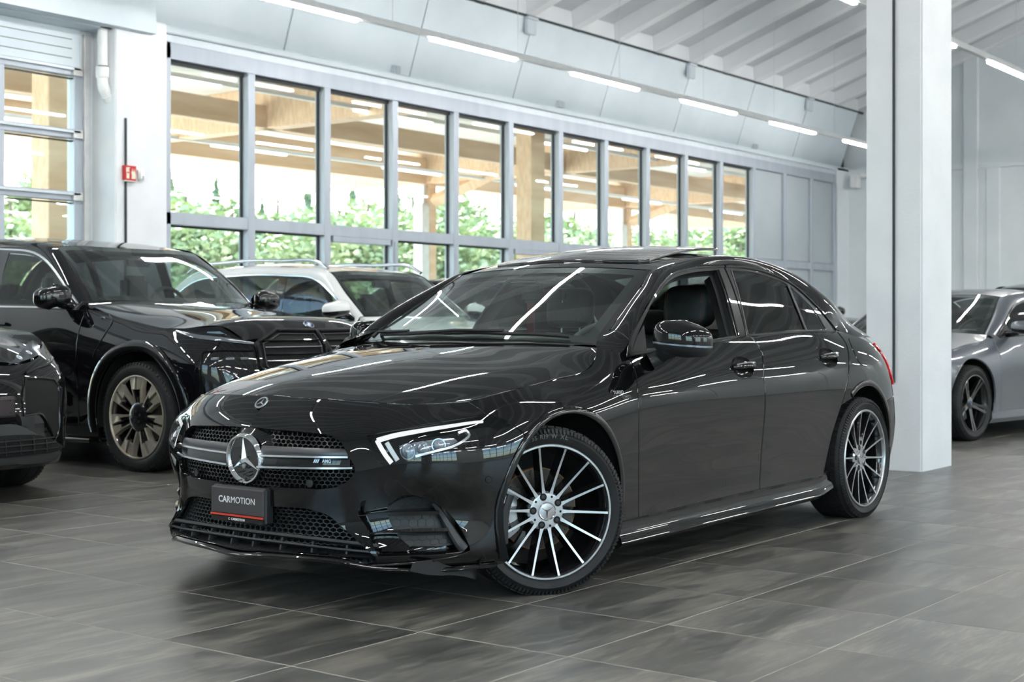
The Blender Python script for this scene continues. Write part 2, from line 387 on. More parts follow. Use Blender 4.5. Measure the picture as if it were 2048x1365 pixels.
# sectional door, far left
do = struct('door_1', label='grey sectional vehicle door with wide panes behind the dark SUV', cat='door')
DX0, DX1 = 5.3, 9.56
MB().cbox(DX0, DX1-.02, WY-.06, WY+.06, 3.78, 4.21, .006).build('top_panel', M_fasc, do)
for z in (3.87, 3.97, 4.07): MB().box(DX0, DX1-.13, WY-.064, WY-.058, z, z+.006).build('rib_line', M_gap, do)
for z1, z0 in ((3.78, 3.69), (3.12, 3.02), (2.455, 2.355), (1.79, 1.69), (1.12, 1.02), (.16, 0)):
    o = MB().cbox(DX0, DX1, WY-.05, WY+.04, z0, z1, .006).build('rail', M_alu, do)
    MB().cbox(DX0, DX1-.03, WY-.085, WY-.05, z0+.055, z0+.085, .004).build('lip', M_alul, o)
    MB().cbox(DX1-.12, DX1+.0, WY-.085, WY-.05, z0+.0, z0+.09, .004).build('hinge', M_steel, o)
zz = [3.69, 3.12, 3.02, 2.455, 2.355, 1.79, 1.69, 1.12, 1.02, .16]
xs = [DX0+.0, 6.74, 8.61, 9.49]
for k in range(5):
    z1, z0 = zz[2*k], zz[2*k+1]
    for a, b in ((5.38, 6.7), (6.82, 8.52), (8.63, 9.48)):
        MB().box(a, b, WY-.0, WY+.01, z0, z1).build('pane', M_pane, do)
for x in (5.34, 6.76, 8.575, 9.53): MB().cbox(x-.055, x+.055, WY-.045, WY+.045, 0, 3.75, .005).build('stile', M_alu, do)
for z0, z1 in ((3.66, 3.70), (2.99, 3.03), (2.325, 2.36)): MB().box(8.63, 9.49, WY-.02, WY+.03, z0, z0+.012).build('gasket', M_gasket, do)
MB().cbox(9.58, 9.66, WY-.08, WY+.05, 0, 4.15, .004).build('guide_rail', M_steel, do)

# free-standing pillar beside the car
pi = struct('pillar', label='square white concrete pillar standing beside the black saloon', cat='pillar')
def pillar():
    x0, x1, y0, y1, c = 9.755, 10.345, 3.735, 4.145, .012
    bm = bmesh.new(); bmesh.ops.create_cube(bm, size=1)
    for v_ in bm.verts: v_.co = ((x0+x1)/2+v_.co.x*(x1-x0), (y0+y1)/2+v_.co.y*(y1-y0), 4.6+v_.co.z*9.2)
    bmesh.ops.bevel(bm, geom=[e for e in bm.edges if abs(e.verts[0].co.z-e.verts[1].co.z) > 1], offset=c, segments=2, affect='EDGES')
    return MB().bm(bm).build('shaft', M_conc, pi)
pillar()
MB().box(9.74, 9.758, 3.93, 3.945, .62, 9.2).build('groove', M_gap, pi)
MB().box(9.745, 9.757, 3.945, 4.14, .60, 9.2).build('cover_strip', M_conc, pi)

# ---- fittings on the walls
dp = empty('downpipe', (9.66, 12.72, 0), label='white plastic downpipe with an elbow in the upper left corner', cat='pipe')
MB().lathe([(.056, 3.80), (.056, 4.2)], 24, 'Z').build('pipe', M_pvc, dp, smooth=40)
MB().lathe([(.056, 3.66), (.066, 3.67), (.074, 3.69), (.074, 3.775), (.07, 3.785), (.056, 3.79)], 24, 'Z').build('socket', M_pvc, dp, smooth=40)
MB().tube([(0, 0, 3.70), (0, 0, 3.62), (.015, 0, 3.56), (.05, 0, 3.51), (.10, 0, 3.46), (.14, 0, 3.41), (.15, 0, 3.33)], [.058, .06, .062, .062, .06, .058, .05], 18).build('elbow', M_pvc, dp, smooth=40)
MB().tube([(.065, 0, 3.50), (.105, 0, 3.455)], .074, 18).build('socket', M_pvc, dp, smooth=40)
MB().lathe([(.06, 4.19), (.1, 4.195), (.1, 4.205)], 24, 'Z').build('collar', M_gap, dp)
si = empty('fire_sign', (9.88, 12.55, 2.66), label='red fire extinguisher sign on the white pier', cat='sign')
MB().cbox(-.075, .075, -.02, .03, -.08, .08, .004).build('board', M_red, si)
MB().cbox(-.078, .078, -.018, .03, -.092, -.08, .003).build('ledge', M_signw, si)
pg = MB(); pg.box(-.055, -.02, -.023, -.019, -.06, .035); pg.box(-.05, -.025, -.023, -.019, .035, .05); pg.box(-.052, -.012, -.023, -.019, .05, .06)
pg.box(-.06, -.054, -.023, -.019, .01, .055); pg.build('extinguisher_symbol', M_signw, si)
fp = MB(); rnd = random.Random(3)
for k in range(4):
    x = .012+.013*k; fp.prism([(x, -.06), (x+.011, -.06), (x+.014, -.02), (x+.006, .02), (x+.012, .052-.012*(k % 2)), (x-.004, .01), (x+.002, -.025)], .003, lambda a, b, h: (a, -.023+h, b))
fp.build('flame_symbol', M_signw, si)
MB().box(-.048, -.027, -.0245, -.0225, -.005, .012).build('label_patch', M_red, si)
wb2 = empty('wall_sensor', (10.04, 12.56, 2.66), label='small white sensor box right of the red sign', cat='sensor')
bm = bmesh.new(); bmesh.ops.create_cube(bm, size=1)
for v_ in bm.verts: v_.co = (v_.co.x*.08, v_.co.y*.05, v_.co.z*.14)
bmesh.ops.bevel(bm, geom=bm.edges[:], offset=.018, segments=3, affect='EDGES')
MB().bm(bm).build('housing', M_pvc, wb2, smooth=50)
for z in (-.03, -.048): MB().box(.004, .016, -.028, -.024, z, z+.01).build('port', M_dark, wb2)
for k, (x, z, wd) in enumerate([(14.6, 4.46, 'second'), (18.49, 4.47, 'middle'), (25.05, 4.46, 'grey-panel end')]):
    lab = ['small grey junction box on the fascia nearest the fire sign pier', 'small grey junction box on the fascia above the middle panes', 'small grey junction box on the fascia above the solid grey panels'][k]
    b_ = empty('junction_box', (x, 12.92, z+.02), label=lab, cat='box', group='junction boxes on the fascia')
    MB().cbox(-.06, .06, -.04, .08, -.055, .055, .008).build('housing', M_alul, b_)
    MB().cbox(-.05, .05, -.048, -.04, -.045, .045, .003).build('cover', M_alu, b_)
    MB().tube([(0, .03, -.055), (.004, .04, -.16), (.03, .03, -.30)], .008, 6).build('cable', M_pvc, b_, smooth=True)
for k, x in enumerate([17.2, 21.95, 26.71]):
    lab = ['grey ceiling bracket at the rib nearest the camera end', 'grey ceiling bracket at the middle rib', 'grey ceiling bracket nearest the gable end'][k]
    b_ = empty('ceiling_bracket', (x, 12.56, 5.5), label=lab, cat='bracket', group='brackets under the ribs')
    MB().cbox(-.11, .11, -.03, .03, -.16, .05, .006).build('plate', M_alul, b_)
    MB().cbox(-.13, .13, -.06, .02, .05, .09, .006).build('flange', M_alul, b_)
cm = empty('security_camera', (29.2, 12.6, 4.15), label='white bullet security camera in the far corner', cat='camera')
MB().cbox(-.1, .1, -.02, .14, -.17, .10, .01).build('junction_box', M_pvc, cm)
MB().tube([(.0, -.05, .09), (.16, -.75, .06)], .055, 14).build('camera_body', M_pvc, cm, smooth=40)
MB().tube([(.16, -.75, .06), (.163, -.78, .058)], .045, 14).build('lens', M_dark, cm, smooth=40)
MB().tube([(0, .02, .02), (.0, -.05, .09)], .02, 8).build('arm', M_pvc, cm)

# ---- suspended LED trunking
def led_rail(y, x0, x1, first, pitch, ln, lab, lane=1.0):
    r = empty('light_trunking', (0, y, 4.44), label=lab, cat='lights', group='rows of suspended LED trunking')
    MB().cbox(x0, x1, -.035, .035, .0, .075, .006).build('housing', M_pvc, r)
    dm = MB().cbox(0, ln, -.032, .032, -.032, .001, .008).mesh('diffuser', M_led)
    wm = None
    x = first
    while x+ln < x1:
        if x > x0: link('diffuser', dm, r, (x, 0, 0))
        x += pitch
    zt = zroof(y)-4.44-.005
    wm = MB().tube([(0, 0, .07), (0, 0, zt)], .0035, 5).mesh('wire', M_steel)
    for x in RX[::2]:
        if x0 < x < x1: link('wire', wm, r, (x, 0, 0))
led_rail(11.0, -8, 29.2, 13.06-2.955*8, 2.955, 1.67, 'white LED light trunking nearest the glazed wall')
led_rail(6.2, -8, 29.2, 18.53-2.955*9, 2.955, 1.67, 'white LED light trunking passing behind the pillar')
for y, l in ((1.4, 'white LED light trunking over the black saloon, out of view'), (-3.4, 'white LED light trunking second row from the front wall, out of view'), (-8.2, 'white LED light trunking nearest the front wall, out of view'), (-12., 'white LED light trunking along the front wall, out of view')):
    led_rail(y, -10, 29.2, 18.53-2.955*10, 2.955, 1.67, l)

# ================================================================== OUTSIDE
gr = tag(MB().box(-60, 260, WY+.4, 240, -.3, -.06).build('ground', M_ground), 'pale asphalt yard outside the glazing', 'ground', kind='structure')
gr2 = tag(MB().box(-120, 160, -160, Y0-.4, -.3, -.06).build('ground', M_ground), 'asphalt forecourt in front of the hall, out of view', 'ground', kind='structure')
cn = empty('timber_canopy', (0, 0, 0), label='glued timber canopy with beams, posts and light strips outside the glazing', cat='canopy')
CX0, CX1 = 4, 68
for y, z0, z1, hw in ((14.4, 4.50, 4.98, .10), (18.0, 4.36, 4.74, .10), (22.0, 4.33, 4.95, .13)):
    MB().cbox(CX0, CX1, y-hw, y+hw, z0, z1, .01).build('long_beam', M_timber, cn)
cb = MB().cbox(-.16, .16, 13.6, 26.0, 4.36, 5.06, .01).mesh('cross_beam', M_timber)
CBX = (8.1, 17.1, 25.95, 34.65, 43.5, 52.3)
for x in CBX: link('cross_beam', cb, cn, (x, 0, 0))
for k in range(14):
    MB().box(CX0+4.67*k, CX0+4.67*k+4.64, 13.5, 26.2, 5.06, 5.18).build('roof_board', M_soffit, cn)
pc = MB().cbox(-.20, .20, -.17, .17, -.06, 4.52, .01).mesh('post', M_timber)
for x, y in ((10.5, 14.75), (20.4, 14.9), (32.0, 14.9), (44, 14.9)): link('post', pc, cn, (x, y, 0))
sp = MB().cbox(-.21, .05, -.14, .14, -.06, 3.88, .01).mesh('steel_post', M_steel)
tp_ = MB().cbox(.07, .33, -.12, .12, -.06, 4.36, .01).mesh('post', M_timber)
cap = MB().cbox(-.06, .02, -.06, .06, 3.85, 4.5, .01).mesh('post_head', M_steel)
br = MB().tube([(.16, -.25, 3.95), (.16, -3.6, 5.02)], .17, 4).mesh('brace', M_timber)
for x in CBX[2:]:
    o = link('steel_post', sp, cn, (x-.1, 22.0, 0)); link('post_head', cap, o); link('post', tp_, cn, (x-.1, 22.0, 0)); link('brace', br, cn, (x-.16, 22.0, 0))
od = MB().cbox(0, 1.9, -.03, .03, 0, .04, .01).mesh('light_strip', M_ledo)
oh = MB().cbox(CX0, CX1, -.04, .04, .04, .11, .01).mesh('light_rail', M_pvc)
for y, z, x0_ in ((15.6, 4.40, 7.3), (20.2, 4.30, 8.4)):
    o = link('light_rail', oh, cn, (0, y, z))
    for k in range(10): link('light_strip', od, o, (x0_+4.67*k, 0, 0))
# sign board and white hut seen through the last panes
hut = empty('white_kiosk', (43.0, 24, 0), label='white kiosk with a blue board beyond the last panes', cat='kiosk')
MB().cbox(0, 9, -1.5, 1.5, -.06, 2.55, .02).build('wall_body', M_white, hut)
MB().cbox(-.2, 9.2, -1.8, 1.8, 2.55, 2.7, .02).build('roof', M_pvc, hut)
MB().cbox(3.3, 4.9, -1.6, -1.5, 1.75, 3.25, .02).build('board', M_signb, hut)
MB().lathe([(.28, -1.63), (.45, -1.63)], 32, 'Y', (4.1, 0, 2.5)).build('board_ring', M_white, hut)
MB().box(3.45, 4.75, -1.64, -1.6, 2.42, 2.58).build('board_bar', M_white, hut)
MB().cbox(5.9, 7.2, -1.6, -1.5, 1.5, 3.0, .02).build('poster', M_alul, hut)

# trees
def tree_mesh(kind, seed):
    r = random.Random(seed); v, f = [], []
    n = 7500
    def leaf(p, s):
        a = Vector((r.gauss(0, 1), r.gauss(0, 1), r.gauss(0, 1))).normalized(); b = a.cross(Vector((r.random(), r.random(), r.random()))).normalized(); c = a.cross(b)
        k = len(v)
        for q in ((-s, -s*.6), (s, -s*.6), (s, s*.6), (-s, s*.6)): v.append(tuple(p+b*q[0]+c*q[1]))
        f.append((k, k+1, k+2, k+3))
    if kind == 'conifer':
        H = 12
        for _ in range(n):
            t = 1-math.sqrt(r.random()); ang = r.random()*2*PI
            layer = (t*11) % 1
            rad = (1-t)*2.5*(.45+.55*layer)*math.sqrt(r.random())
            leaf(Vector((rad*math.cos(ang), rad*math.sin(ang), 1.0+t*H-.35*rad)), .14)
    else:
        blobs = [(Vector((r.gauss(0, 1.5), r.gauss(0, 1.5), 1.3+r.random()*6.4)), 1.0+r.random()*1.0) for _ in range(17)]
        for _ in range(n):
            c, R = r.choice(blobs); d = Vector((r.gauss(0, 1), r.gauss(0, 1), r.gauss(0, 1))).normalized()
            leaf(c+d*R*(.5+.55*r.random()), .15)
    return v, f
TM = {}
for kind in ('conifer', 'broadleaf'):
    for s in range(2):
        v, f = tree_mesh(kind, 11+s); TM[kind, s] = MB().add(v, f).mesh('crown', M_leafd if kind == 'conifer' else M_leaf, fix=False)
trk = MB().tube([(0, 0, -.1), (.05, 0, 2), (0, .05, 5.5), (0, 0, 9)], [.24, .2, .14, .05], 8).mesh('trunk', M_bark)
rt = random.Random(5); nt_ = 0
for k in range(66):
    row = k % 3
    az = math.radians(19+38*((k//3)+.35*row)/21.5); D = (40+14*row+rt.uniform(-2, 2))/math.sin(az)
    x, y = D*math.cos(az), D*math.sin(az)
    kind = 'conifer' if (row == 2 and rt.random() < .75) or (row == 1 and rt.random() < .3) else 'broadleaf'
    sc = ((.40, .50, .64) if kind == 'conifer' else (.60, .76, .92))[row]*rt.uniform(.85, 1.15)*(1+max(0, (D-60))/200)
    t = empty(kind+'_tree', (x, y, -.06), rt.uniform(0, 6), label=('dark pointed conifer' if kind == 'conifer' else 'haze-paled green leafy tree')+' in the tree belt beyond the canopy', cat='tree', group='conifers beyond the canopy' if kind == 'conifer' else 'leafy trees beyond the canopy')
    t.scale = (sc*(1.5 if kind == 'broadleaf' else 1.1), sc*(1.5 if kind == 'broadleaf' else 1.1), sc)
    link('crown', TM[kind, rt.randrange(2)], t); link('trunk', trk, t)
hill = MB()
hp = []
for i in range(40):
    az = math.radians(12+52*i/39); hp.append([(150*math.cos(az), 150*math.sin(az), -.3), (150*math.cos(az), 150*math.sin(az), 5.2+1.2*math.sin(i*.7)+.8*math.sin(i*1.9)), (190*math.cos(az), 190*math.sin(az), 9+1.0*math.sin(i*.7))])
hill.grid(hp)
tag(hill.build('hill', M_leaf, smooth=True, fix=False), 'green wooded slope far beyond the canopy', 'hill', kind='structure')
# ================================================================== CURVED-PANEL TOOLKIT
# A car is described in its own frame: x backwards from the front axle, y to its left, z up (metres).
class CarFrame:
    def __init__(s, theta, o, ):
        s.ex = np.array([math.sin(theta), math.cos(theta)]); s.ey = np.array([math.cos(theta), -math.sin(theta)]); s.O = np.array(o)
    def proj(s, P):
        P = np.atleast_2d(P); q = s.O+P[:, :1]*s.ex+P[:, 1:2]*s.ey
        return np.stack([1024+FPX*q[:, 0]/q[:, 1], 650-FPX*(P[:, 2]-1.0304)/q[:, 1]], 1)
    def at_y(s, px, py, y):
        k = (px-1024)/FPX; x = (k*(s.O[1]+y*s.ey[1])-s.O[0]-y*s.ey[0])/(s.ex[0]-k*s.ex[1])
        return (x, y, 1.0304+(650-py)*(s.O[1]+x*s.ex[1]+y*s.ey[1])/FPX)
    def at_x(s, px, py, x):
        k = (px-1024)/FPX; y = (k*(s.O[1]+x*s.ex[1])-s.O[0]-x*s.ex[0])/(s.ey[0]-k*s.ey[1])
        return (x, y, 1.0304+(650-py)*(s.O[1]+x*s.ex[1]+y*s.ey[1])/FPX)
    def root(s, name, label, cat):
        p = s.O[1]*VD+s.O[0]*RD; d = s.ex[1]*VD+s.ex[0]*RD
        return empty(name, (p[0], p[1], 0), math.atan2(d[1], d[0]), label, cat)

def nat_spline_M(k):
    """matrix giving natural-spline second derivatives from values"""
    n = len(k); A = np.zeros((n, n)); B = np.zeros((n, n)); A[0, 0] = A[-1, -1] = 1
    for i in range(1, n-1):
        h0, h1 = k[i]-k[i-1], k[i+1]-k[i]
        A[i, i-1], A[i, i], A[i, i+1] = h0/6, (h0+h1)/3, h1/6
        B[i, i-1], B[i, i], B[i, i+1] = 1/h0, -1/h0-1/h1, 1/h1
    return np.linalg.solve(A, B)
def basis(k, M, q):
    n = len(k); i = np.clip(np.searchsorted(k, q)-1, 0, n-2); h = k[i+1]-k[i]
    qq = np.clip(q, k[0]-.15*h, k[-1]+.15*h)
    a = (k[i+1]-qq)/h; b = 1-a
    W = np.zeros((len(q), n)); r = np.arange(len(q))
    W[r, i] += a; W[r, i+1] += b
    ca = np.where((a >= 0) & (b >= 0), (a**3-a)*h*h/6, 0); cb = np.where((a >= 0) & (b >= 0), (b**3-b)*h*h/6, 0)
    # linear extrapolation outside
    lo = b < 0; hi = a < 0
    cb = np.where(lo, -b*h*h/6, cb); ca = np.where(lo, 0, ca); ca = np.where(hi, -a*h*h/6, ca); cb = np.where(hi, 0, cb)
    W += ca[:, None]*M[i]+cb[:, None]*M[i+1]
    return W
class Loft:
    """P[j][i]: ring j (t), station i (s); natural bicubic through the net"""
    def __init__(s, P, sk=None, tk=None, sign=1):
        s.P = np.asarray(P, float); d = np.linalg.norm(np.diff(s.P, axis=1), axis=2).mean(0); e = np.linalg.norm(np.diff(s.P, axis=0), axis=2).mean(1)
        s.sk = np.concatenate([[0], np.cumsum(np.maximum(d, 1e-3))]) if sk is None else np.asarray(sk, float)
        s.tk = np.concatenate([[0], np.cumsum(np.maximum(e, 1e-3))]) if tk is None else np.asarray(tk, float)
        s.Ms = nat_spline_M(s.sk); s.Mt = nat_spline_M(s.tk); s.sign = sign; s.off = 0.0
        s.dom = (s.sk[0], s.sk[-1], s.tk[0], s.tk[-1])
    def raw(s, st):
        st = np.atleast_2d(st).astype(float)
        return np.einsum('na,nb,bac->nc', basis(s.sk, s.Ms, st[:, 0]), basis(s.tk, s.Mt, st[:, 1]), s.P)
    def normal(s, st):
        st = np.atleast_2d(st).astype(float); e = 2e-3
        du = s.raw(st+[e, 0])-s.raw(st-[e, 0]); dv = s.raw(st+[0, e])-s.raw(st-[0, e])
        n = np.cross(du, dv)*s.sign; return n/np.maximum(np.linalg.norm(n, axis=1, keepdims=True), 1e-12)
    def ev(s, st):
        st = np.atleast_2d(st).astype(float); p = s.raw(st)
        return p+s.normal(st)*s.off if s.off else p
    def offset(s, d):
        import copy; c = copy.copy(s); c.off = s.off+d; return c
    def _solve(s, fn, targets, grid=(160, 60), front=None):
        T = np.atleast_2d(targets).astype(float)
        S = np.linspace(s.dom[0], s.dom[1], grid[0]); U = np.linspace(s.dom[2], s.dom[3], grid[1])
        G = np.array([(a, b) for a in S for b in U]); Q = fn(G)
        if front is not None:
            ok = front(G); G, Q = G[ok], Q[ok]
        out = np.array([G[np.argmin(((Q-t)**2).sum(1))] for t in T])
        for _ in range(14):
            r = fn(out)-T; e = 1e-4
            a = (fn(out+[e, 0])-fn(out-[e, 0]))/(2*e); b = (fn(out+[0, e])-fn(out-[0, e]))/(2*e)
            det = a[:, 0]*b[:, 1]-a[:, 1]*b[:, 0]; det = np.where(np.abs(det) < 1e-9, 1e-9, det)
            d = np.stack([(r[:, 0]*b[:, 1]-r[:, 1]*b[:, 0])/det, (a[:, 0]*r[:, 1]-a[:, 1]*r[:, 0])/det], 1)
            out = out-np.clip(d, -.05, .05)
        return out
    def pix(s, fr, pts):
        """domain points seen at photo positions"""
        cam_ = -(fr.O[0]*fr.ex[0]+fr.O[1]*fr.ex[1]), -(fr.O[0]*fr.ey[0]+fr.O[1]*fr.ey[1])
        C = np.array([cam_[0], cam_[1], 1.0304])
        return s._solve(lambda g: fr.proj(s.ev(g)), pts, front=lambda g: ((C-s.ev(g))*s.normal(g)).sum(1) > 0)
    def side(s, pts, region=None):
        """domain points at side-view (x, z)"""
        return s._solve(lambda g: s.ev(g)[:, [0, 2]], pts, front=region)
def spl(pts, step=None, n=None, closed=False):
    """centripetal Catmull-Rom through pts"""
    P = np.asarray(pts, float)
    if len(P) == 2 and not closed: 
        k = n or max(1, int(np.linalg.norm(P[1]-P[0])/(step or 1)))
        return P[0]+(P[1]-P[0])*np.linspace(0, 1, k+1)[:, None]
    if closed: Q = np.vstack([P[-1], P, P[0], P[1]])
    else: Q = np.vstack([2*P[0]-P[1], P, 2*P[-1]-P[-2]])
    out = []
    for i in range(1, len(Q)-2):
        p0, p1, p2, p3 = Q[i-1:i+3]; t = [0]
        for a, b in ((p0, p1), (p1, p2), (p2, p3)): t.append(t[-1]+max(np.linalg.norm(b-a)**.5, 1e-6))
        k = n or max(2, int(np.linalg.norm(p2-p1)/(step or 1)))
        u = np.linspace(t[1], t[2], k, endpoint=False)[:, None]
        A1 = (t[1]-u)/(t[1]-t[0])*p0+(u-t[0])/(t[1]-t[0])*p1; A2 = (t[2]-u)/(t[2]-t[1])*p1+(u-t[1])/(t[2]-t[1])*p2; A3 = (t[3]-u)/(t[3]-t[2])*p2+(u-t[2])/(t[3]-t[2])*p3
        B1 = (t[2]-u)/(t[2]-t[0])*A1+(u-t[0])/(t[2]-t[0])*A2; B2 = (t[3]-u)/(t[3]-t[1])*A2+(u-t[1])/(t[3]-t[1])*A3
        out.append((t[2]-u)/(t[2]-t[1])*B1+(u-t[1])/(t[2]-t[1])*B2)
    if not closed: out.append(P[-1:])
    return np.vstack(out)
def loop(*segs, step=.02, closed_smooth=False):
    """closed outline from smooth segments meeting at corners"""
    if closed_smooth: L = spl(segs[0], step=step, closed=True)
    else:
        L = []
        for g in segs: L.append(spl(g, step=step))
        L = np.vstack(L)
    keep = [0]
    for i in range(1, len(L)):
        if np.linalg.norm(L[i]-L[keep[-1]]) > step*.2: keep.append(i)
    if np.linalg.norm(L[keep[-1]]-L[0]) < step*.2: keep.pop()
    return L[keep]
def inside(poly, q):
    x, y = q[:, 0], q[:, 1]; c = np.zeros(len(q), bool); n = len(poly); j = n-1
    for i in range(n):
        xi, yi = poly[i]; xj, yj = poly[j]
        if yi != yj:
            m = ((yi > y) != (yj > y)) & (x < (xj-xi)*(y-yi)/(yj-yi)+xi); c ^= m
        j = i
    return c
def seg_dist(poly, q):
    best = np.full(len(q), 1e9); P = np.asarray(poly); Q = np.roll(P, -1, 0)
    for a, b in zip(P, Q):
        d = b-a; L = max((d*d).sum(), 1e-12); t = np.clip(((q-a)@d)/L, 0, 1); e = q-a-t[:, None]*d
        best = np.minimum(best, (e*e).sum(1))
    return np.sqrt(best)
def cdt(outer, holes, h):
    loops = [np.asarray(outer)]+[np.asarray(k) for k in holes]
    lo, hi = loops[0].min(0), loops[0].max(0)
    gx = np.arange(lo[0]+h/2, hi[0], h); gy = np.arange(lo[1]+h/2, hi[1], h*.866)
    G = np.array([(x+(h/2 if j % 2 else 0), y) for j, y in enumerate(gy) for x in gx]) if len(gx) and len(gy) else np.zeros((0, 2))
    if len(G):
        m = inside(loops[0], G)
        for k in loops[1:]: m &= ~inside(k, G)
        G = G[m]
        for k in loops:
            if len(G): G = G[seg_dist(k, G) > h*.45]
    V, E = [], []
    for k in loops:
        b = len(V); V += [Vector(p) for p in k]; E += [(b+i, b+(i+1) % len(k)) for i in range(len(k))]
    V += [Vector(p) for p in G]
    v, e, f = delaunay_2d_cdt(V, E, [], 0, 1e-6)[:3]
    v = np.array([tuple(p) for p in v]); f = np.array([t for t in f if len(t) == 3])
    c = v[f].mean(1); m = inside(loops[0], c)
    for k in loops[1:]: m &= ~inside(k, c)
    return v, f[m]
def mesh_from(name, V, F, N, mats, mirror=False):
    """V, F, per-corner normals N (list per face); car frame -> object frame (y flips)"""
    V = np.array(V, float); s = 1 if mirror else -1
    V = V*[1, s, 1]
    if s < 0: F = [tuple(f)[::-1] for f in F]; N = [list(n)[::-1] for n in N]
    me = bpy.data.meshes.new(name); me.from_pydata([tuple(p) for p in V], [], [tuple(int(i) for i in f) for f in F]); me.update()
    for m in (mats if isinstance(mats, (list, tuple)) else [mats]): me.materials.append(m)
    if N:
        me.polygons.foreach_set('use_smooth', [True]*len(me.polygons))
        me.normals_split_custom_set([tuple(np.asarray(c)*[1, s, 1]) for n in N for c in n])
    return me
def panel(surf, outer, holes=(), h=.03, depth=.012, name='panel', mat=None, parent=None, both=True, flip=False, mname=None, label=None):
    v, f = cdt(outer, holes, h); P = surf.ev(v); n = surf.normal(v)
    if flip: n = -n
    # orient triangles along the normal
    g = np.cross(P[f[:, 1]]-P[f[:, 0]], P[f[:, 2]]-P[f[:, 0]]); bad = (g*n[f[:, 0]]).sum(1) < 0
    f = f.copy(); f[bad] = f[bad][:, ::-1]
    V = [tuple(p) for p in P]; F = [tuple(t) for t in f]; N = [[n[i] for i in t] for t in f]
    if depth:
        cnt = {}
        for t in f:
            for a, b in ((t[0], t[1]), (t[1], t[2]), (t[2], t[0])): cnt[(a, b)] = 1
        bd = [(a, b) for (a, b) in cnt if (b, a) not in cnt]
        for a, b in bd:
            d = P[b]-P[a]; na = n[a]+n[b]; out = np.cross(d, na); out /= max(np.linalg.norm(out), 1e-9)
            k = len(V); V += [tuple(P[a]), tuple(P[b]), tuple(P[b]-n[b]*depth), tuple(P[a]-n[a]*depth)]
            F.append((k, k+3, k+2, k+1)); c1 = n[a]+out; c2 = n[b]+out
            N.append([c1/np.linalg.norm(c1), out, out, c2/np.linalg.norm(c2)])
    res = []
    for mir in ((False, True) if both else (False,)):
        o = link(name, mesh_from(mname or name, V, F, N, mat, mir), parent); res.append(o)
        if label: o['label'] = label
    return res
def skin(surf, s0, s1, t0, t1, ns, nt_, name, mat, parent, both=True, flip=False):
    """untrimmed patch"""
    S = np.linspace(s0, s1, ns); T = np.linspace(t0, t1, nt_); G = np.array([(a, b) for a in S for b in T])
    P = surf.ev(G); n = surf.normal(G)*(-1 if flip else 1); F, N = [], []
    for i in range(ns-1):
        for j in range(nt_-1):
            q = (i*nt_+j, (i+1)*nt_+j, (i+1)*nt_+j+1, i*nt_+j+1)
            if np.dot(np.cross(P[q[1]]-P[q[0]], P[q[2]]-P[q[0]]), n[q[0]]) < 0: q = q[::-1]
            F.append(q); N.append([n[k] for k in q])
    return [link(name, mesh_from(name, P, F, N, mat, m), parent) for m in ((False, True) if both else (False,))]
def ribbon(surf, pts, w, hgt, name, mat, parent, both=True, ends=True):
    """raised strip following a domain polyline on a surface: pts (st), width w, height hgt"""
    pts = np.asarray(pts); P = surf.ev(pts); n = surf.normal(pts); t = np.gradient(P, axis=0); t /= np.linalg.norm(t, axis=1, keepdims=True)
    b = np.cross(n, t); W = np.broadcast_to(np.asarray(w, float), (len(P),))[:, None]
    prof = [(-.5, -.004, 0), (-.5, .6, 1), (-.3, 1, 1), (.3, 1, 1), (.5, .6, 1), (.5, -.004, 0)]
    mb = MB(); rows = []
    for k in range(len(P)): rows.append([P[k]+b[k]*W[k]*a+n[k]*(c*hgt) for a, c, _ in prof])
    R = np.array(rows); out = []
    for mir in ((False, True) if both else (False,)):
        Q = R*[1, 1 if mir else -1, 1]; m = MB().grid(Q)
        m.f.append(tuple(range(6))); m.f.append(tuple((len(P)-1)*6+i for i in range(6)))
        out.append(m.build(name, mat, parent, smooth=40))
    return out
def cy(mb, mirror=False):
    """car-frame MB -> object frame"""
    mb.v = [(x, y if mirror else -y, z) for x, y, z in mb.v]
    if not mirror: mb.f = [f[::-1] for f in mb.f]
    return mb
def both_sides(fn, name, mat, parent, smooth=False):
    r = []
    for mir in (False, True): r.append(cy(fn(MB()), mir).build(name, mat, parent, smooth))
    return r

# car materials
def paint(name, col, fl=0.0):
    m = pbr(name, col, .3 if fl else .5, fl, .5 if fl else .0, coat=1.0, coat_rough=.008); m.node_tree.nodes['Principled BSDF'].inputs['Coat IOR'].default_value = 1.58; return m
M_black = paint('black_car_paint', (.0035, .0035, .004))
M_gloss = pbr('gloss_black_trim', (.005, .005, .0055), .3, spec=.1, coat=1.0, coat_rough=.01)
M_satin = pbr('satin_black_plastic', (.018, .019, .021), .42)
M_matte = pbr('matte_black_plastic', (.012, .012, .013), .6)
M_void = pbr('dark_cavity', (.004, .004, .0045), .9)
M_chrome = pbr('chrome', (.86, .87, .89), .05, 1.0)
M_satinchr = pbr('satin_chrome', (.55, .55, .57), .24, 1.0)
M_alloy = pbr('machined_alloy', (.60, .61, .63), .30, 1.0, build=noise_var((.57, .58, .60), (.63, .64, .66), (30, 30, 30)))
M_rimblk = pbr('gloss_black_alloy', (.008, .008, .009), .15, coat=1.0)
M_tyre = pbr('tyre_rubber', (.013, .013, .014), .6, spec=.35, build=noise_var((.011, .011, .012), (.018, .018, .019), (12, 12, 12), bump=.1, bscale=200))
M_disc = pbr('brake_disc_steel', (.11, .10, .09), .45, .5, build=noise_var((.08, .072, .065), (.15, .137, .125), (3, 40, 3)))
M_rust = pbr('disc_edge_rust', (.30, .17, .08), .7, .2)
M_calip = pbr('silver_caliper', (.62, .64, .66), .35, .25)
M_wsg = glassy('windscreen_glass', (.82, .92, .89), 1.15, base=.10)
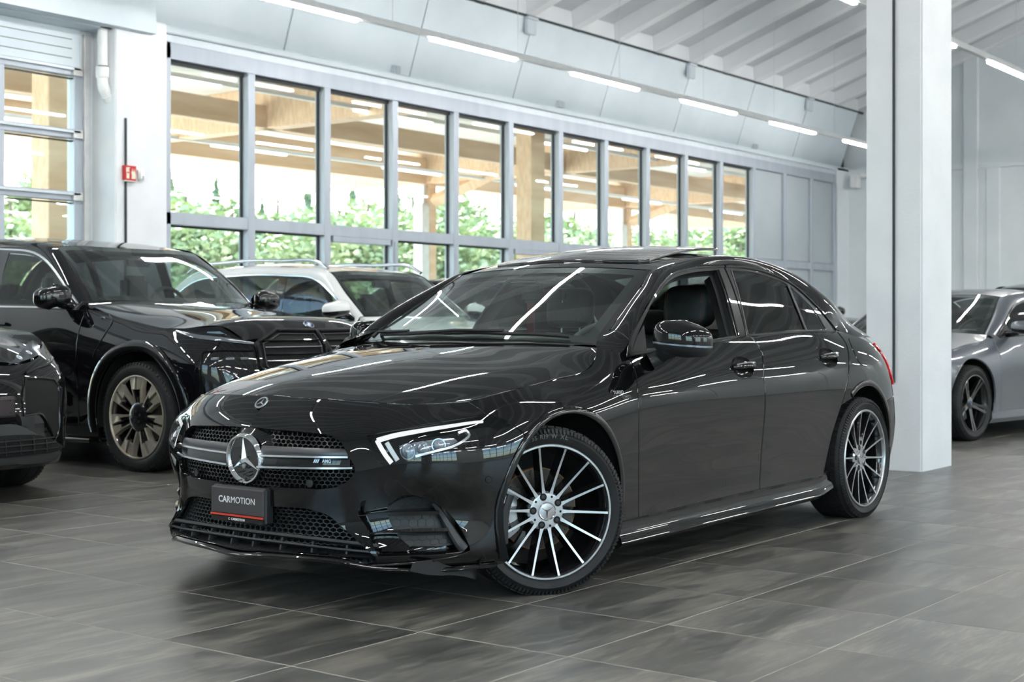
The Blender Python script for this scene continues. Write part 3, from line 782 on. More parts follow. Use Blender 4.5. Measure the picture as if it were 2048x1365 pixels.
M_sideg = glassy('side_glass', (.72, .82, .80), 1.0)
M_tint = glassy('tinted_glass', (.10, .115, .115), 1.25)
M_lampg = glassy('lamp_cover', (.93, .96, .97), .9)
M_drl = emis('daylight_strip', (1.0, 1.0, 1.0), .30)
M_lens = pbr('lamp_lens', (.35, .38, .42), .08, .6)
M_redl = pbr('tail_lamp_red', (.55, .006, .01), .1, coat=1.0, emit=(.8, .01, .01), estr=.03)
M_seat = pbr('black_leather', (.018, .018, .019), .45, build=noise_var((.015, .015, .016), (.024, .024, .025), (20, 20, 20), bump=.15, bscale=120))
M_inter = pbr('interior_plastic', (.016, .016, .017), .55)
M_intg = pbr('interior_grey', (.09, .09, .09), .6)
M_redst = pbr('red_stitching', (.35, .02, .02), .6)
M_plate = pbr('plate_charcoal', (.055, .047, .050), .35)
M_orange = pbr('plate_red_line', (.62, .06, .03), .4)
M_letter = pbr('lettering_white', (.85, .85, .85), .4)
def text_mesh(body, size, mat, extr=.0008, bold=False, spacing=1.0):
    c = bpy.data.curves.new('lettering', 'FONT'); c.body = body; c.size = size; c.extrude = extr; c.align_x = 'CENTER'; c.align_y = 'CENTER'; c.space_character = spacing
    if bold: c.offset = size*.018
    o = bpy.data.objects.new('lettering', c); COL.objects.link(o)
    dg = bpy.context.evaluated_depsgraph_get(); me = bpy.data.meshes.new_from_object(o.evaluated_get(dg))
    bpy.data.objects.remove(o, do_unlink=True); me.materials.clear(); me.materials.append(mat); return me
def place_text(name, me, parent, pos, right, up):
    """pos / right / up in the car frame"""
    f = lambda p: Vector((p[0], -p[1], p[2]))
    r, u = f(right).normalized(), f(up); n = r.cross(u).normalized(); u = n.cross(r)
    o = link(name, me, parent); o.matrix_local = Matrix(((r.x, u.x, n.x, pos[0]), (r.y, u.y, n.y, -pos[1]), (r.z, u.z, n.z, pos[2]), (0, 0, 0, 1))); return o

# ---------------------------------------------------------------- wheels
def star_poly(R, r0):
    p = []
    for k in range(3):
        a = PI/2+2*PI*k/3; p.append((R*math.cos(a), R*math.sin(a)))
        b = a+PI/3; p.append((r0*math.cos(b), r0*math.sin(b)))
    return p
def star_mb(R, r0, h, f):
    """three-pointed star with ridged arms; f(u, v, h)"""
    p = star_poly(R, r0); n = 6
    v = [f(a, b, 0) for a, b in p]+[f(0, 0, h)]
    return MB().add(v, [(i, (i+1) % n, n) for i in range(n)]+[tuple(range(n))[::-1]])
def tyre_parts(R, rim, w, tread=True, n=72):
    """profile about axis Y (outer side at -Y)"""
    h = w/2
    prof = [(rim-.012, h*.80), (rim+.004, h*.93), (rim+.02, h*.99), ((R+rim)/2, h*1.03), (R-.028, h*.98), (R-.012, h*.90), (R-.003, h*.78), (R, h*.55), (R, 0)]
    full = [(r, -y) for r, y in prof]+[(r, y) for r, y in prof[::-1][1:]]
    return MB().lathe(full, n, 'Y')
def tread_blocks(R, w, n=64, n_rows=(-.29, -.10, .10, .29)):
    mb = MB(); bw = w*.18/2
    for ri, c in enumerate(n_rows):
        for k in range(n):
            a0 = 2*PI*(k+.08+.25*(ri % 2))/n; a1 = 2*PI*(k+.86+.25*(ri % 2))/n; sk = .25*(1 if c > 0 else -1)*2*PI/n
            v = []
            for r in (R-.004, R+.0025):
                for y, s_ in ((c*w-bw*.9, 0), (c*w+bw*.9, sk)):
                    for a in (a0+s_, a1+s_): v.append((r*math.cos(a), y, r*math.sin(a)))
            mb.add(v, [(4, 5, 7, 6), (0, 1, 5, 4), (2, 6, 7, 3), (0, 4, 6, 2), (1, 3, 7, 5)])
    return mb
def shoulder_ribs(R, w, n=120, side=-1):
    mb = MB(); 
    for k in range(n):
        a0, a1 = 2*PI*k/n, 2*PI*(k+.55)/n; v = []
        for r, y in ((R-.022, w*.5), (R-.006, w*.462)):
            for a in (a0, a1): v.append((r*math.cos(a), side*(y+.002), r*math.sin(a)))
        for r, y in ((R-.022, w*.485), (R-.006, w*.45)):
            for a in (a0, a1): v.append((r*math.cos(a), side*y, r*math.sin(a)))
        mb.add(v, [(0, 1, 3, 2), (0, 4, 5, 1), (2, 3, 7, 6), (0, 2, 6, 4), (1, 5, 7, 3)])
    return mb
def P3(r, a, y): return (r*math.cos(a), y, r*math.sin(a))
# ================================================================== THE BLACK SALOON
FR = CarFrame(math.radians(37.9), (-.483, 6.083))
car = FR.root('saloon_car', 'black four-door saloon in front with silver star grille and multi-spoke wheels', 'car')
ZR = [.13, .19, .26, .34, .42, .50, .58, .65, .71, .77, .83, .88, .93, .98, 1.03]
COLS = [  # base x, base y, offsets of the body side from the base line at heights ZR
 (-.878, .00, [-.05, .010, -.006, -.012, -.010, -.014, -.028, -.050, -.088, -.155, -.25, -.34, -.43, -.52, -.61]),
 (-.872, .14, [-.05, .010, -.006, -.012, -.010, -.014, -.028, -.050, -.088, -.155, -.25, -.34, -.43, -.52, -.61]),
 (-.852, .28, [-.05, .010, -.006, -.012, -.009, -.012, -.025, -.048, -.086, -.155, -.25, -.34, -.43, -.52, -.61]),
 (-.812, .42, [-0.05, 0.008, -0.006, -0.016, -0.01, -0.008, -0.02, -0.044, -0.085, -0.16, -0.26, -0.35, -0.44, -0.53, -0.62]),
 (-.745, .56, [-0.05, 0.005, -0.01, -0.024, -0.02, -0.016, -0.024, -0.046, -0.085, -0.165, -0.27, -0.36, -0.45, -0.54, -0.63]),
 (-.645, .69, [-0.055, 0.0, -0.012, -0.034, -0.012, 0.008, 0.004, -0.026, -0.09, -0.17, -0.27, -0.36, -0.45, -0.54, -0.63]),
 (-.520, .785, [-0.055, -0.012, -0.016, -0.03, -0.006, 0.01, 0.005, -0.026, -0.09, -0.165, -0.26, -0.34, -0.42, -0.5, -0.58]),
 (-.370, .845, [-0.055, -0.025, -0.016, -0.016, -0.004, 0.006, 0.002, -0.022, -0.062, -0.122, -0.2, -0.28, -0.35, -0.42, -0.49]),
 (-.200, .878, [-.055, -.03, -.02, -.010, -.003, .000, .000, -.011, -.036, -.086, -.160, -.235, -.31, -.38, -.45]),
 (.000, .892, [-.055, -.03, -.02, -.010, -.003, .000, .003, .000, -.017, -.068, -.143, -.22, -.30, -.38, -.46]),
 (.200, .897, [-.05, -.03, -.022, -.013, -.007, -.003, .000, .000, -.010, -.043, -.102, -.165, -.235, -.31, -.39]),
 (.400, .898, [-.045, -.03, -.024, -.017, -.012, -.007, -.003, .000, -.004, -.021, -.057, -.100, -.150, -.21, -.28]),
 (.600, .898, [-0.045, -0.03, -0.028, -0.022, -0.017, -0.011, -0.005, 0.0, -0.001, -0.013, -0.04, -0.072, -0.112, -0.162, -0.2]),
 (1.00, .898, [-0.045, -0.03, -0.032, -0.027, -0.022, -0.014, -0.006, 0.0, 0.001, -0.008, -0.026, -0.049, -0.078, -0.115, -0.16]),
 (1.60, .898, [-.045, -.03, -.033, -.029, -.024, -.016, -.007, .000, .001, -.006, -.021, -.041, -.066, -.10, -.14]),
 (2.10, .898, [-.045, -.03, -.030, -.026, -.020, -.013, -.005, .000, .001, -.005, -.018, -.037, -.062, -.093, -.13]),
 (2.45, .898, [-.05, -.035, -.025, -.015, -.010, -.006, -.002, .000, .000, -.005, -.017, -.036, -.062, -.096, -.14]),
 (2.73, .896, [-.07, -.045, -.025, -.010, -.004, .000, .002, .000, -.002, -.008, -.022, -.045, -.080, -.13, -.19]),
 (3.02, .880, [-.09, -.055, -.030, -.012, -.004, .000, .000, -.003, -.008, -.018, -.036, -.062, -.102, -.16, -.23]),
 (3.22, .842, [-.11, -.07, -.035, -.014, -.004, .000, -.002, -.008, -.016, -.030, -.052, -.082, -.125, -.19, -.27]),
 (3.37, .778, [-.13, -.08, -.040, -.016, -.005, .000, -.004, -.017, -.032, -.050, -.074, -.108, -.155, -.22, -.30]),
 (3.49, .675, [-.14, -.09, -.045, -.018, -.005, .000, -.006, -.026, -.046, -.066, -.092, -.128, -.175, -.24, -.32]),
 (3.57, .53, [-.14, -.09, -.045, -.018, -.005, .000, -.006, -.032, -.058, -.085, -.12, -.17, -.24, -.33, -.42]),
 (3.615, .34, [-.14, -.09, -.045, -.018, -.005, .000, -.006, -.032, -.058, -.08, -.11, -.145, -.19, -.26, -.34]),
 (3.635, .15, [-.14, -.09, -.045, -.018, -.005, .000, -.006, -.032, -.058, -.08, -.105, -.135, -.17, -.23, -.30]),
 (3.638, .00, [-.14, -.09, -.045, -.018, -.005, .000, -.006, -.032, -.058, -.08, -.105, -.135, -.17, -.23, -.30])]
def body_loft(cols, zr, sign=1):
    b = np.array([c[:2] for c in cols]); k = np.concatenate([[0], np.cumsum(np.linalg.norm(np.diff(b, axis=0), axis=1))])
    # tangents with symmetric end conditions
    ext = np.vstack([b[1]*[1, -1], b, b[-2]*[1, -1]]); t = ext[2:]-ext[:-2]; t /= np.linalg.norm(t, axis=1, keepdims=True)
    n = np.stack([-t[:, 1], t[:, 0]], 1)
    P = np.array([[(b[i, 0]+n[i, 0]*c[2][j], b[i, 1]+n[i, 1]*c[2][j], z) for i, c in enumerate(cols)] for j, z in enumerate(zr)])
    return Loft(P, sk=k, tk=zr, sign=sign)
B = body_loft(COLS, ZR)
if (B.normal([[B.sk[14], .6]])[0, 1]) < 0: B.sign = -1
def bx_(x, z): # domain point of the flank at (x, z)
    return B.side([(x, z)], region=lambda g: (g[:, 0] > .4) & (g[:, 0] < B.sk[-1]-.3))[0]
def BX(pts): return B.side(pts, region=lambda g: (g[:, 0] > .55) & (g[:, 0] < B.sk[-1]-.35))
def bp(*pts): return B.pix(FR, pts)
def bz(y_, z):   # domain point of the nose at (y, z)
    return B._solve(lambda g: B.ev(g)[:, 1:], [(y_, z)], front=lambda g: g[:, 0] < 1.1)[0]

# ---- side glass plane
def yb(x): return np.interp(x, [.3, .5, .9, 1.6, 2.2, 2.6, 3.0], [.800, .812, .830, .836, .828, .812, .785])
gx = np.linspace(.3, 2.9, 14); gz = np.linspace(.86, 1.36, 8)
G = Loft([[(x, yb(x)-.40*(z-.93)-.42*(z-.93)**2*(1 if z > .93 else 0), z) for x in gx] for z in gz], sk=gx, tk=gz)
if G.normal([[1.5, 1.0]])[0, 1] < 0: G.sign = -1
def gp(*pts): return G.pix(FR, pts)

# ---- roof rail / pillars strip
Lpx = [(1255.5, 712), (1258.5, 681), (1274, 649), (1294, 613), (1318, 573), (1342, 549), (1372, 538.5), (1410, 533.5), (1448.6, 532), (1493, 534.5), (1545.5, 548.5), (1587.7, 570), (1624.6, 603), (1651, 631), (1674, 659)]
Lr = [tuple(q) for q in G.ev(gp(*Lpx))]
qs = BX([(2.78, .985), (3.00, .968), (3.16, .955)]); Lr += [tuple(q) for q in B.ev(qs)]
Ur = [FR.at_y(1190, 693, .70), FR.at_y(1225, 663, .672), FR.at_y(1246, 627, .645), FR.at_y(1264, 597, .622), FR.at_y(1281, 568, .597), FR.at_y(1297, 541.5, .575),
      (1.33, .560, 1.333), (1.60, .558, 1.358), (1.85, .556, 1.366), (2.10, .552, 1.352), (2.36, .548, 1.318), (2.60, .548, 1.252), (2.82, .555, 1.172), (2.98, .565, 1.105), (3.12, .585, 1.045), (3.20, .612, 1.012), (3.27, .64, .972), (3.325, .66, .952)]
def whit(P, lam, w=None):
    P = np.asarray(P, float); n = len(P); D = np.diff(np.eye(n), 3, axis=0); W = np.eye(n) if w is None else np.diag(w); return np.linalg.solve(W+lam*D.T@D, W@P)
Lr, Ur = whit(Lr, .6), whit(Ur, .6)
Lr[15:] = B.ev(BX([(p[0], p[2]) for p in Lr[15:]])); Lr[14] = .5*Lr[14]+.5*B.ev(BX([(Lr[14][0], Lr[14][2])]))[0]
Wt = np.linspace(0, 1, 6); We = np.array([[np.polyval(np.polyfit(Wt, Ur[:6, c], 2), t) for c in range(3)] for t in Wt]); Ur[:6] = We
d_ = Ur-Lr; tt = np.gradient((Lr+Ur)/2, axis=0); nn = np.cross(tt, d_); nn /= np.linalg.norm(nn, axis=1, keepdims=True); nn *= np.sign(nn[:, 1:2]+nn[:, 2:3])
ln = np.linalg.norm(d_, axis=1, keepdims=True)
bul = np.array([.10, .12, .14, .14, .14, .16, .18, .18, .18, .18, .18, .17, .15, .12, .08, .06, .05, .03])[:, None]
S = Loft([Lr, Lr+.18*d_+nn*ln*bul*.62, Lr+.5*d_+nn*ln*bul, Lr+.82*d_+nn*ln*bul*.62, Ur])
if (S.normal([[S.sk[8], S.tk[2]]])[0]*[0, 1, 1]).sum() < 0: S.sign = -1
def up_edge(a, b, n=30):  # points along the upper edge of the strip (domain)
    return np.stack([np.linspace(a, b, n), np.full(n, S.tk[-1])], 1)

# ---- hood
HR = [[(-.716, 0, .757), (-.59, 0, .807), (-.39, 0, .857), (-.12, 0, .906), (.13, 0, .939), (.25, 0, .954), (.323, 0, .962)],
      [(-.705, .2, .755), (-.575, .2, .803), (-.38, .21, .853), (-.12, .22, .901), (.13, .22, .934), (.255, .225, .950), (.345, .225, .960)],
      [(-.655, .42, .747), (-.525, .43, .790), (-.335, .45, .838), (-.1, .46, .880), (.13, .47, .914), (.27, .475, .938), (.385, .48, .954)],
      [(-.575, .575, .737), (-.46, .605, .770), (-.285, .632, .808), (-.08, .655, .845), (.14, .672, .880), (.30, .682, .908), (.42, .69, .937)],
      [FR.at_y(925, 804, .71), FR.at_y(985, 790.5, .742), FR.at_y(1039, 775.8, .766), FR.at_y(1080, 766, .780), FR.at_y(1128, 753.5, .787), FR.at_y(1177, 736, .788), FR.at_y(1196, 696, .748)]]
mirr = lambda ring: [(x, -y, z) for x, y, z in ring]
Hd = Loft([mirr(HR[2]), mirr(HR[1])]+HR, sign=1)
if Hd.normal([[.3, Hd.tk[3]]])[0, 2] < 0: Hd.sign = -1
t0h = Hd.tk[2]
def hp_(*pts): return Hd.pix(FR, pts)

# ---- windscreen, roof, rear window, boot lid
Wc = [(x, 0, .953+.548*(x-.323)-.048*(x-.323)**2/.7) for x in (.323, .46, .60, .75, .89, 1.025)]
We = [tuple(p) for p in Ur[:6]]
def ring_between(C, E, k, lift): return [tuple(np.array(c)+(np.array(e)-np.array(c))*[k**1.9, k, k]+[0, 0, lift]) for c, e in zip(C, E)]
r1, r2 = ring_between(Wc, We, .35, .006), ring_between(Wc, We, .70, .006)
Ws = Loft([mirr(r2), mirr(r1), Wc, r1, r2, We]); 
if Ws.normal([[.4, Ws.tk[2]]])[0, 2] < 0: Ws.sign = -1
Rc = [tuple(Wc[-1]), (1.30, 0, 1.367), (1.58, 0, 1.397), (1.84, 0, 1.407), (2.10, 0, 1.399), (2.40, 0, 1.362)]
Re = [tuple(p) for p in Ur[5:11]]
q1, q2 = ring_between(Rc, Re, .35, .006), ring_between(Rc, Re, .70, .006)
Rf = Loft([mirr(q2), mirr(q1), Rc, q1, q2, Re])
if Rf.normal([[.6, Rf.tk[2]]])[0, 2] < 0: Rf.sign = -1
Bc = [(2.40, 0, 1.362), (2.66, 0, 1.262), (2.90, 0, 1.165), (3.07, 0, 1.092)]
Be = [tuple(p) for p in Ur[10:14]]
Rw = Loft([mirr(ring_between(Bc, Be, .5, .01)), Bc, ring_between(Bc, Be, .5, .01), Be])
if Rw.normal([[.3, Rw.tk[1]]])[0, 2] < 0: Rw.sign = -1
Tc = [(3.07, 0, 1.085), (3.25, 0, 1.038), (3.40, 0, 1.000), (3.52, 0, .975)]
Te = [tuple(p) for p in Ur[13:17]]
Tl = Loft([mirr(ring_between(Tc, Te, .5, .012)), Tc, ring_between(Tc, Te, .5, .012), Te])
if Tl.normal([[.2, Tl.tk[1]]])[0, 2] < 0: Tl.sign = -1

# ---------------------------------------------------------------- body panels
def arc(cx, cz, R, a0, a1, n=22): return [(cx+R*math.cos(math.radians(a)), cz+R*math.sin(math.radians(a))) for a in np.linspace(a0, a1, n)]
g2 = lambda *p: [tuple(q) for q in bp(*p)]
HC = (.102, .051)
def hcup(px, k=1.0):
    st = bp(px)[0]; return np.array([st+k*np.array([HC[0]*math.cos(2*PI*i/36), HC[1]*math.sin(2*PI*i/36)]) for i in range(36)])
door_f = g2((1259.5, 713), (1270, 739), (1277.3, 797), (1278.5, 920), (1279, 1042))
sill_d = g2((1279, 1042), (1400, 1013.5), (1519, 983.5))
gap_fr = g2((1519, 983.5), (1526.6, 850), (1526.6, 754.5), (1519, 697.5), (1498, 671.5))
belt_f = g2((1498, 671.5), (1424, 683.5), (1330, 699), (1259.5, 713))
panel(B, loop(door_f, sill_d, gap_fr, belt_f), [hcup((1486, 735.5))], h=.035, name='front_door', mat=M_black, parent=car)
gap_rf = g2((1501, 671.5), (1521.5, 697.2), (1529, 754.5), (1529, 850), (1521.5, 983))
sill_r = g2((1521.5, 983), (1590, 966.5), (1646, 952.5))
gap_rr = g2((1646, 952.5), (1660, 884), (1672, 842), (1685.6, 800), (1693.5, 764), (1696.5, 740), (1696, 709), (1689.5, 685.5), (1673, 664.5))
belt_r = g2((1673, 664.5), (1590, 664.5), (1501, 671.5))
panel(B, loop(gap_rf, sill_r, gap_rr, belt_r), [hcup((1657, 716))], h=.035, name='rear_door', mat=M_black, parent=car)
# fender
FC, FRd = (.012, .328), .362
a_top = BX(arc(*FC, FRd, 112, -14, 26))
hood_line = g2((1194, 697), (1189.5, 721), (1178.5, 737.5), (1121, 756.5), (1073, 769.5), (1040, 777.3), (985, 792), (937, 804))
lampgap = g2((937, 804), (955, 815), (972, 828))
lamp_top = g2((972, 828), (1000, 835), (1026, 850))
bump_gap = g2((1026, 850), (1045, 864.5), (1058, 875), (1070, 884))
bump_gap[-1] = tuple(a_top[0])
fsill = [tuple(a_top[-1])]+g2((1250, 1050), (1277, 1043))
dfr = g2((1277, 1043), (1276.5, 920), (1275.3, 797), (1268, 740), (1257.5, 714))
upper_f = g2((1257.5, 714), (1232, 705), (1210, 700), (1194, 697))
panel(B, loop(hood_line, lampgap, lamp_top, bump_gap, [tuple(q) for q in a_top], fsill, dfr, upper_f, step=.018), h=.03, name='front_fender', mat=M_black, parent=car)
# rear quarter
RC_, RR_ = (2.729, .345), .362
ra = BX(arc(*RC_, RR_, 124, -18, 30))
qfront = g2((1675.5, 664.3), (1691.8, 685.3), (1698.5, 709), (1699, 740), (1696, 764), (1688.2, 796), (1684.2, 809)); qfront[-1] = qfront[-2]+(qfront[-1]-qfront[-2])*.0 if False else qfront[-1]
ub = lambda a: tuple(a)
Ldom = [tuple(q) for q in BX([(p[0], p[2]) for p in S.ev([(q, 0.0) for q in np.linspace(S.sk[14], S.sk[-1], 16)])])]
rear_top = [Ldom[-1]]+[tuple(q) for q in BX([(3.26, .945), (3.34, .930)])]
tail_in = [rear_top[-1]]+[tuple(q) for q in B._solve(lambda g: B.ev(g)[:, 1:], [(.66, .80), (.68, .70), (.70, .645)], front=lambda g: (g[:, 0] > B.sk[19]))]
qb = [tail_in[-1]]+[tuple(q) for q in BX([(3.30, .640), (3.16, .628), (3.02, .612)])]
ra = np.array([q for q in ra]); 
ang_end = [qfront[-1]]+[tuple(q) for q in BX(arc(*RC_, RR_, 124, 46, 24))]
qb[-1] = ang_end[-1]
panel(B, loop([Ldom[0]]+qfront, ang_end, qb[::-1], tail_in[::-1], rear_top[::-1], Ldom[::-1], step=.018), h=.03, name='rear_quarter', mat=M_black, parent=car)
# rear bumper
rb = [tuple(q) for q in BX(arc(*RC_, RR_, 45, -24, 16))]
rbt = [tuple(q) for q in BX([(3.03, .605), (3.16, .622), (3.30, .633)])]; rbt[0] = rb[0]
er = B.sk[-1]
rbt += [tuple(q) for q in B._solve(lambda g: B.ev(g)[:, 1:], [(.70, .64), (.5, .645), (.2, .65)], front=lambda g: (g[:, 0] > B.sk[19]))]+[(er, .65)]
rbb = [(er, .15), (er-.5, .15), (er-.85, .15)]+[rb[-1]]
panel(B, loop(rbt, [(er, .65), (er, .15)], rbb, rb[::-1], step=.02), h=.035, name='rear_bumper', mat=M_black, parent=car)
# tail lamp
tl = [tuple(q) for q in B._solve(lambda g: B.ev(g)[:, 1:], [(.655, .80), (.675, .70), (.695, .65), (.45, .665), (.32, .72), (.33, .84), (.5, .885)], front=lambda g: (g[:, 0] > B.sk[19]))]
tl2 = [tuple(q) for q in BX([(3.355, .905), (3.30, .925)])]
tlz = loop(g2((1748, 689), (1757, 691), (1767, 700), (1776, 718)), step=.02)
TLd = [tuple(q) for q in bp((1748, 688), (1758, 693), (1768, 703), (1776, 718), (1781, 735), (1784, 752), (1786, 768))]
o_ = ribbon(B, spl(TLd, step=.02), [.02+.05*math.sin(PI*min(1, 1.5*k/(len(spl(TLd, step=.02))-1)))**1 if k/(len(spl(TLd, step=.02))-1) < .66 else .022 for k in range(len(spl(TLd, step=.02)))], .010, 'tail_lamp', M_redl, car)
skin(B, B.sk[20]+.02, er, .655, .95, 26, 10, 'boot_lid', M_black, car)
# fuel flap
flap = g2((1697.5, 678), (1716, 678.5), (1729, 684), (1738, 700), (1748, 725), (1742, 732), (1727, 732), (1716, 722), (1706, 700))
panel(B.offset(.0025), loop(flap, closed_smooth=True, step=.012), h=.02, depth=.004, name='fuel_flap', mat=M_black, parent=car, both=False)
# pillar and roof rail strip: fender foot, A-pillar + rail + C-pillar
s1 = S.sk[1]; sE = S.sk[-1]; tm_ = S.tk[-1]
ue = spl(upper_f[::-1], step=.01); ue = ue[np.round(np.linspace(0, len(ue)-1, 16)).astype(int)][::-1]   # fender edge, door side first
Tq = np.linspace(0, tm_, 16); A0 = B.ev(ue); nA = B.normal(ue); C0 = S.ev([(S.sk[1]-.004, t) for t in Tq]); C1 = S.ev([(S.sk[1]+.02, t) for t in Tq]); nC = S.normal([(S.sk[1], t) for t in Tq])
dB = B.raw(ue)-B.raw(ue-[0, .01]); dB = dB/np.linalg.norm(dB, axis=1, keepdims=True); dS = C1-C0; dS = dS/np.linalg.norm(dS, axis=1, keepdims=True)
Lc = np.linalg.norm(C0-A0, axis=1, keepdims=True)*.55; rowsP = []
for h_ in np.linspace(0, 1, 9):
    rowsP.append((2*h_**3-3*h_**2+1)*A0+(h_**3-2*h_**2+h_)*Lc*dB+(-2*h_**3+3*h_**2)*C0+(h_**3-h_**2)*Lc*dS)
rowsP = np.array(rowsP)
du_ = np.gradient(rowsP, axis=0); dv_ = np.gradient(rowsP, axis=1); NN = np.cross(du_, dv_); NN /= np.maximum(np.linalg.norm(NN, axis=2, keepdims=True), 1e-9)
hh_ = np.linspace(0, 1, 9)[:, None, None]; NN = (1-hh_)*nA[None]+hh_*nC[None]; NN /= np.linalg.norm(NN, axis=2, keepdims=True)
Pv = rowsP.reshape(-1, 3); Nv = NN.reshape(-1, 3); Ff, Nf = [], []
for i in range(8):
    for j in range(15):
        q = (i*16+j, (i+1)*16+j, (i+1)*16+j+1, i*16+j+1)
        if np.dot(np.cross(Pv[q[1]]-Pv[q[0]], Pv[q[2]]-Pv[q[0]]), Nv[q[0]]) < 0: q = q[::-1]
        Ff.append(q); Nf.append([Nv[k] for k in q])
for mir in (False, True): link('cowl_side', mesh_from('cowl_side', Pv, Ff, Nf, M_black, mir), car)
skin(S, s1+.002, sE, 0, tm_, 130, 16, 'roof_rail', M_black, car)
# hood panel
hood = [hp_((1195.5, 696.5), (1188.5, 719.5), (1177, 736), (1120, 754.8), (1072, 767.8), (1039, 775.5), (985, 790), (930, 801.5)),
        hp_((930, 801.5), (870, 806.2), (791, 807), (700, 800.7), (600, 795))]
hl = [tuple(q) for q in hood[0]]; hf = [tuple(q) for q in hood[1]]+[(hp_((545, 790.5))[0][0], t0h)]
hf[-1] = (max(0.0, min(hf[-1][0], .06)), t0h)
hback = [(Hd.sk[-1], t0h), (Hd.sk[-1], Hd.tk[3]), (Hd.sk[-1], Hd.tk[4]), (Hd.sk[-1]-.0, Hd.tk[5])]+hl[:1]
panel(Hd, loop(hl, hf, [hf[-1], hback[0]], hback, step=.025), h=.035, depth=.012, name='hood', mat=M_black, parent=car)
# glass and roof
def frit(surf, s0, s1, t0, t1, name): pass
skin(Ws, 0.03, Ws.sk[-1]-.004, Ws.tk[2], Ws.tk[-1]-.028, 40, 24, 'windscreen', M_wsg, car)
bandw = .055
wsb = Ws.offset(-.004)
skin(wsb, .02, Ws.sk[-1], Ws.tk[-1]-.075, Ws.tk[-1]-.022, 40, 4, 'windscreen_border', M_gloss, car)
skin(wsb, Ws.sk[-1]-.055, Ws.sk[-1], Ws.tk[2], Ws.tk[-1]-.07, 5, 20, 'windscreen_border', M_gloss, car)
skin(wsb, .02, .095, Ws.tk[2], Ws.tk[-1]-.07, 5, 20, 'windscreen_border', M_gloss, car)
skin(Ws.offset(.002), .01, Ws.sk[-1], Ws.tk[-1]-.026, Ws.tk[-1], 40, 3, 'windscreen_trim', M_satinchr if False else M_gloss, car)
skin(Rf, 0.006, .22, Rf.tk[2], Rf.tk[-1], 12, 24, 'roof_front', M_black, car)
skin(Rf, .224, Rf.sk[-1], Rf.tk[2], Rf.tk[-1], 40, 24, 'roof', M_black, car)
# lifted glass sunroof panel
SPn = Loft(Rf.P+np.array([0, 0, 1])*np.interp(Rf.P[:, :, 0:1], [1.12, 1.35, 1.70, 2.15, 2.6], [.006, .016, .033, .050, .05])*[0, 0, 1], sk=Rf.sk, tk=Rf.tk, sign=Rf.sign)
sun = [(.13, Rf.tk[2]), (.13, Rf.tk[2]+.30), (.155, Rf.tk[2]+.42), (.20, Rf.tk[2]+.455), (.85, Rf.tk[2]+.455), (.93, Rf.tk[2]+.42), (.96, Rf.tk[2]+.30), (.96, Rf.tk[2])]
panel(SPn, loop(sun[:3], sun[2:4], sun[3:5], sun[4:6], sun[5:8], [sun[7], sun[0]], step=.03), h=.05, depth=.012, name='sunroof_panel', mat=M_gloss, parent=car)
skin(Rf.offset(.002), .25, .94, Rf.tk[2], Rf.tk[2]+.44, 20, 10, 'sunroof_seal', M_matte, car)
skin(Rw, .0, Rw.sk[-1], Rw.tk[1], Rw.tk[-1], 16, 16, 'rear_window', M_tint, car)
skin(Tl, .004, Tl.sk[-1], Tl.tk[1], Tl.tk[-1], 14, 16, 'boot_lid_top', M_black, car)

# ---------------------------------------------------------------- door frames and side glass
fo = [tuple(q) for q in gp((1257, 709.5), (1260.5, 680.5), (1275.5, 650.5), (1295.5, 614.5), (1319.5, 574.5), (1343, 550.8), (1372.5, 540.3), (1410, 535.3), (1446.5, 534))]
fb = [tuple(q) for q in gp((1446.5, 534), (1462, 570), (1478, 618), (1491, 670))]
fs = [tuple(q) for q in gp((1491, 672), (1424, 684.5), (1330, 700), (1257, 713))]
wi_top = [tuple(q) for q in gp((1262.5, 706.5), (1272.5, 676), (1286, 644), (1302, 611), (1323, 578), (1346, 557.5), (1374, 547.5), (1405, 542.5), (1434.5, 540))]
wi_b = [tuple(q) for q in gp((1434.5, 540), (1447, 575), (1461, 625), (1474, 672.3))]
wi_s = [tuple(q) for q in gp((1474, 672.3), (1424, 680.5), (1330, 696), (1262.5, 706.5))]
panel(G, loop(fo, fb, fs), [loop(wi_top, wi_b, wi_s)], h=.03, depth=.012, name='front_door_frame', mat=M_gloss, parent=car)
# rubber run channel inside the open front window
def channel(surf, line, d0, d1, name, mat, inset=0.0):
    n_ = len(line); A = surf.offset(-d0).ev(line); Bq = surf.offset(-d1).ev(line); c = (A+Bq).mean(0)/1.0
    cc = A.mean(0)
    A2 = Bq+(cc-Bq)*inset
    for mir in (False, True): cy(MB().grid(np.stack([A, Bq, A2], 0)), mir).build(name, mat, car, smooth=60)
chan = spl(wi_top[1:], step=.02); chan = np.vstack([chan, spl(wi_b, step=.02)[1:]])
channel(G, chan, .004, .035, 'window_channel', M_satin, .10)
channel(G, np.array([tuple(p) for p in spl(wi_b, step=.03)]), .03, .09, 'b_pillar_trim', M_inter, .16)
# window line trim along the front door frame edge
ribbon(G, spl(fo, step=.03), .012, .007, 'window_trim', M_gloss, car)
ribbon(B, spl(list(g2((1259, 711.5), (1330, 697.5), (1424, 682), (1497, 669.8)))+[], step=.03), .014, .007, 'belt_trim', M_gloss, car)
ribbon(B, spl(list(g2((1501, 669.8), (1590, 663), (1671, 662.8))), step=.03), .014, .007, 'belt_trim', M_gloss, car)
# mirror triangle
tri = loop([tuple(q) for q in gp((1263.5, 705.5), (1274, 676), (1287.5, 650))], [tuple(q) for q in gp((1287.5, 650), (1291, 678), (1293, 702))], [tuple(q) for q in gp((1293, 702), (1263.5, 705.5))])
panel(G.offset(.001), tri, h=.03, depth=.01, name='mirror_triangle', mat=M_gloss, parent=car)
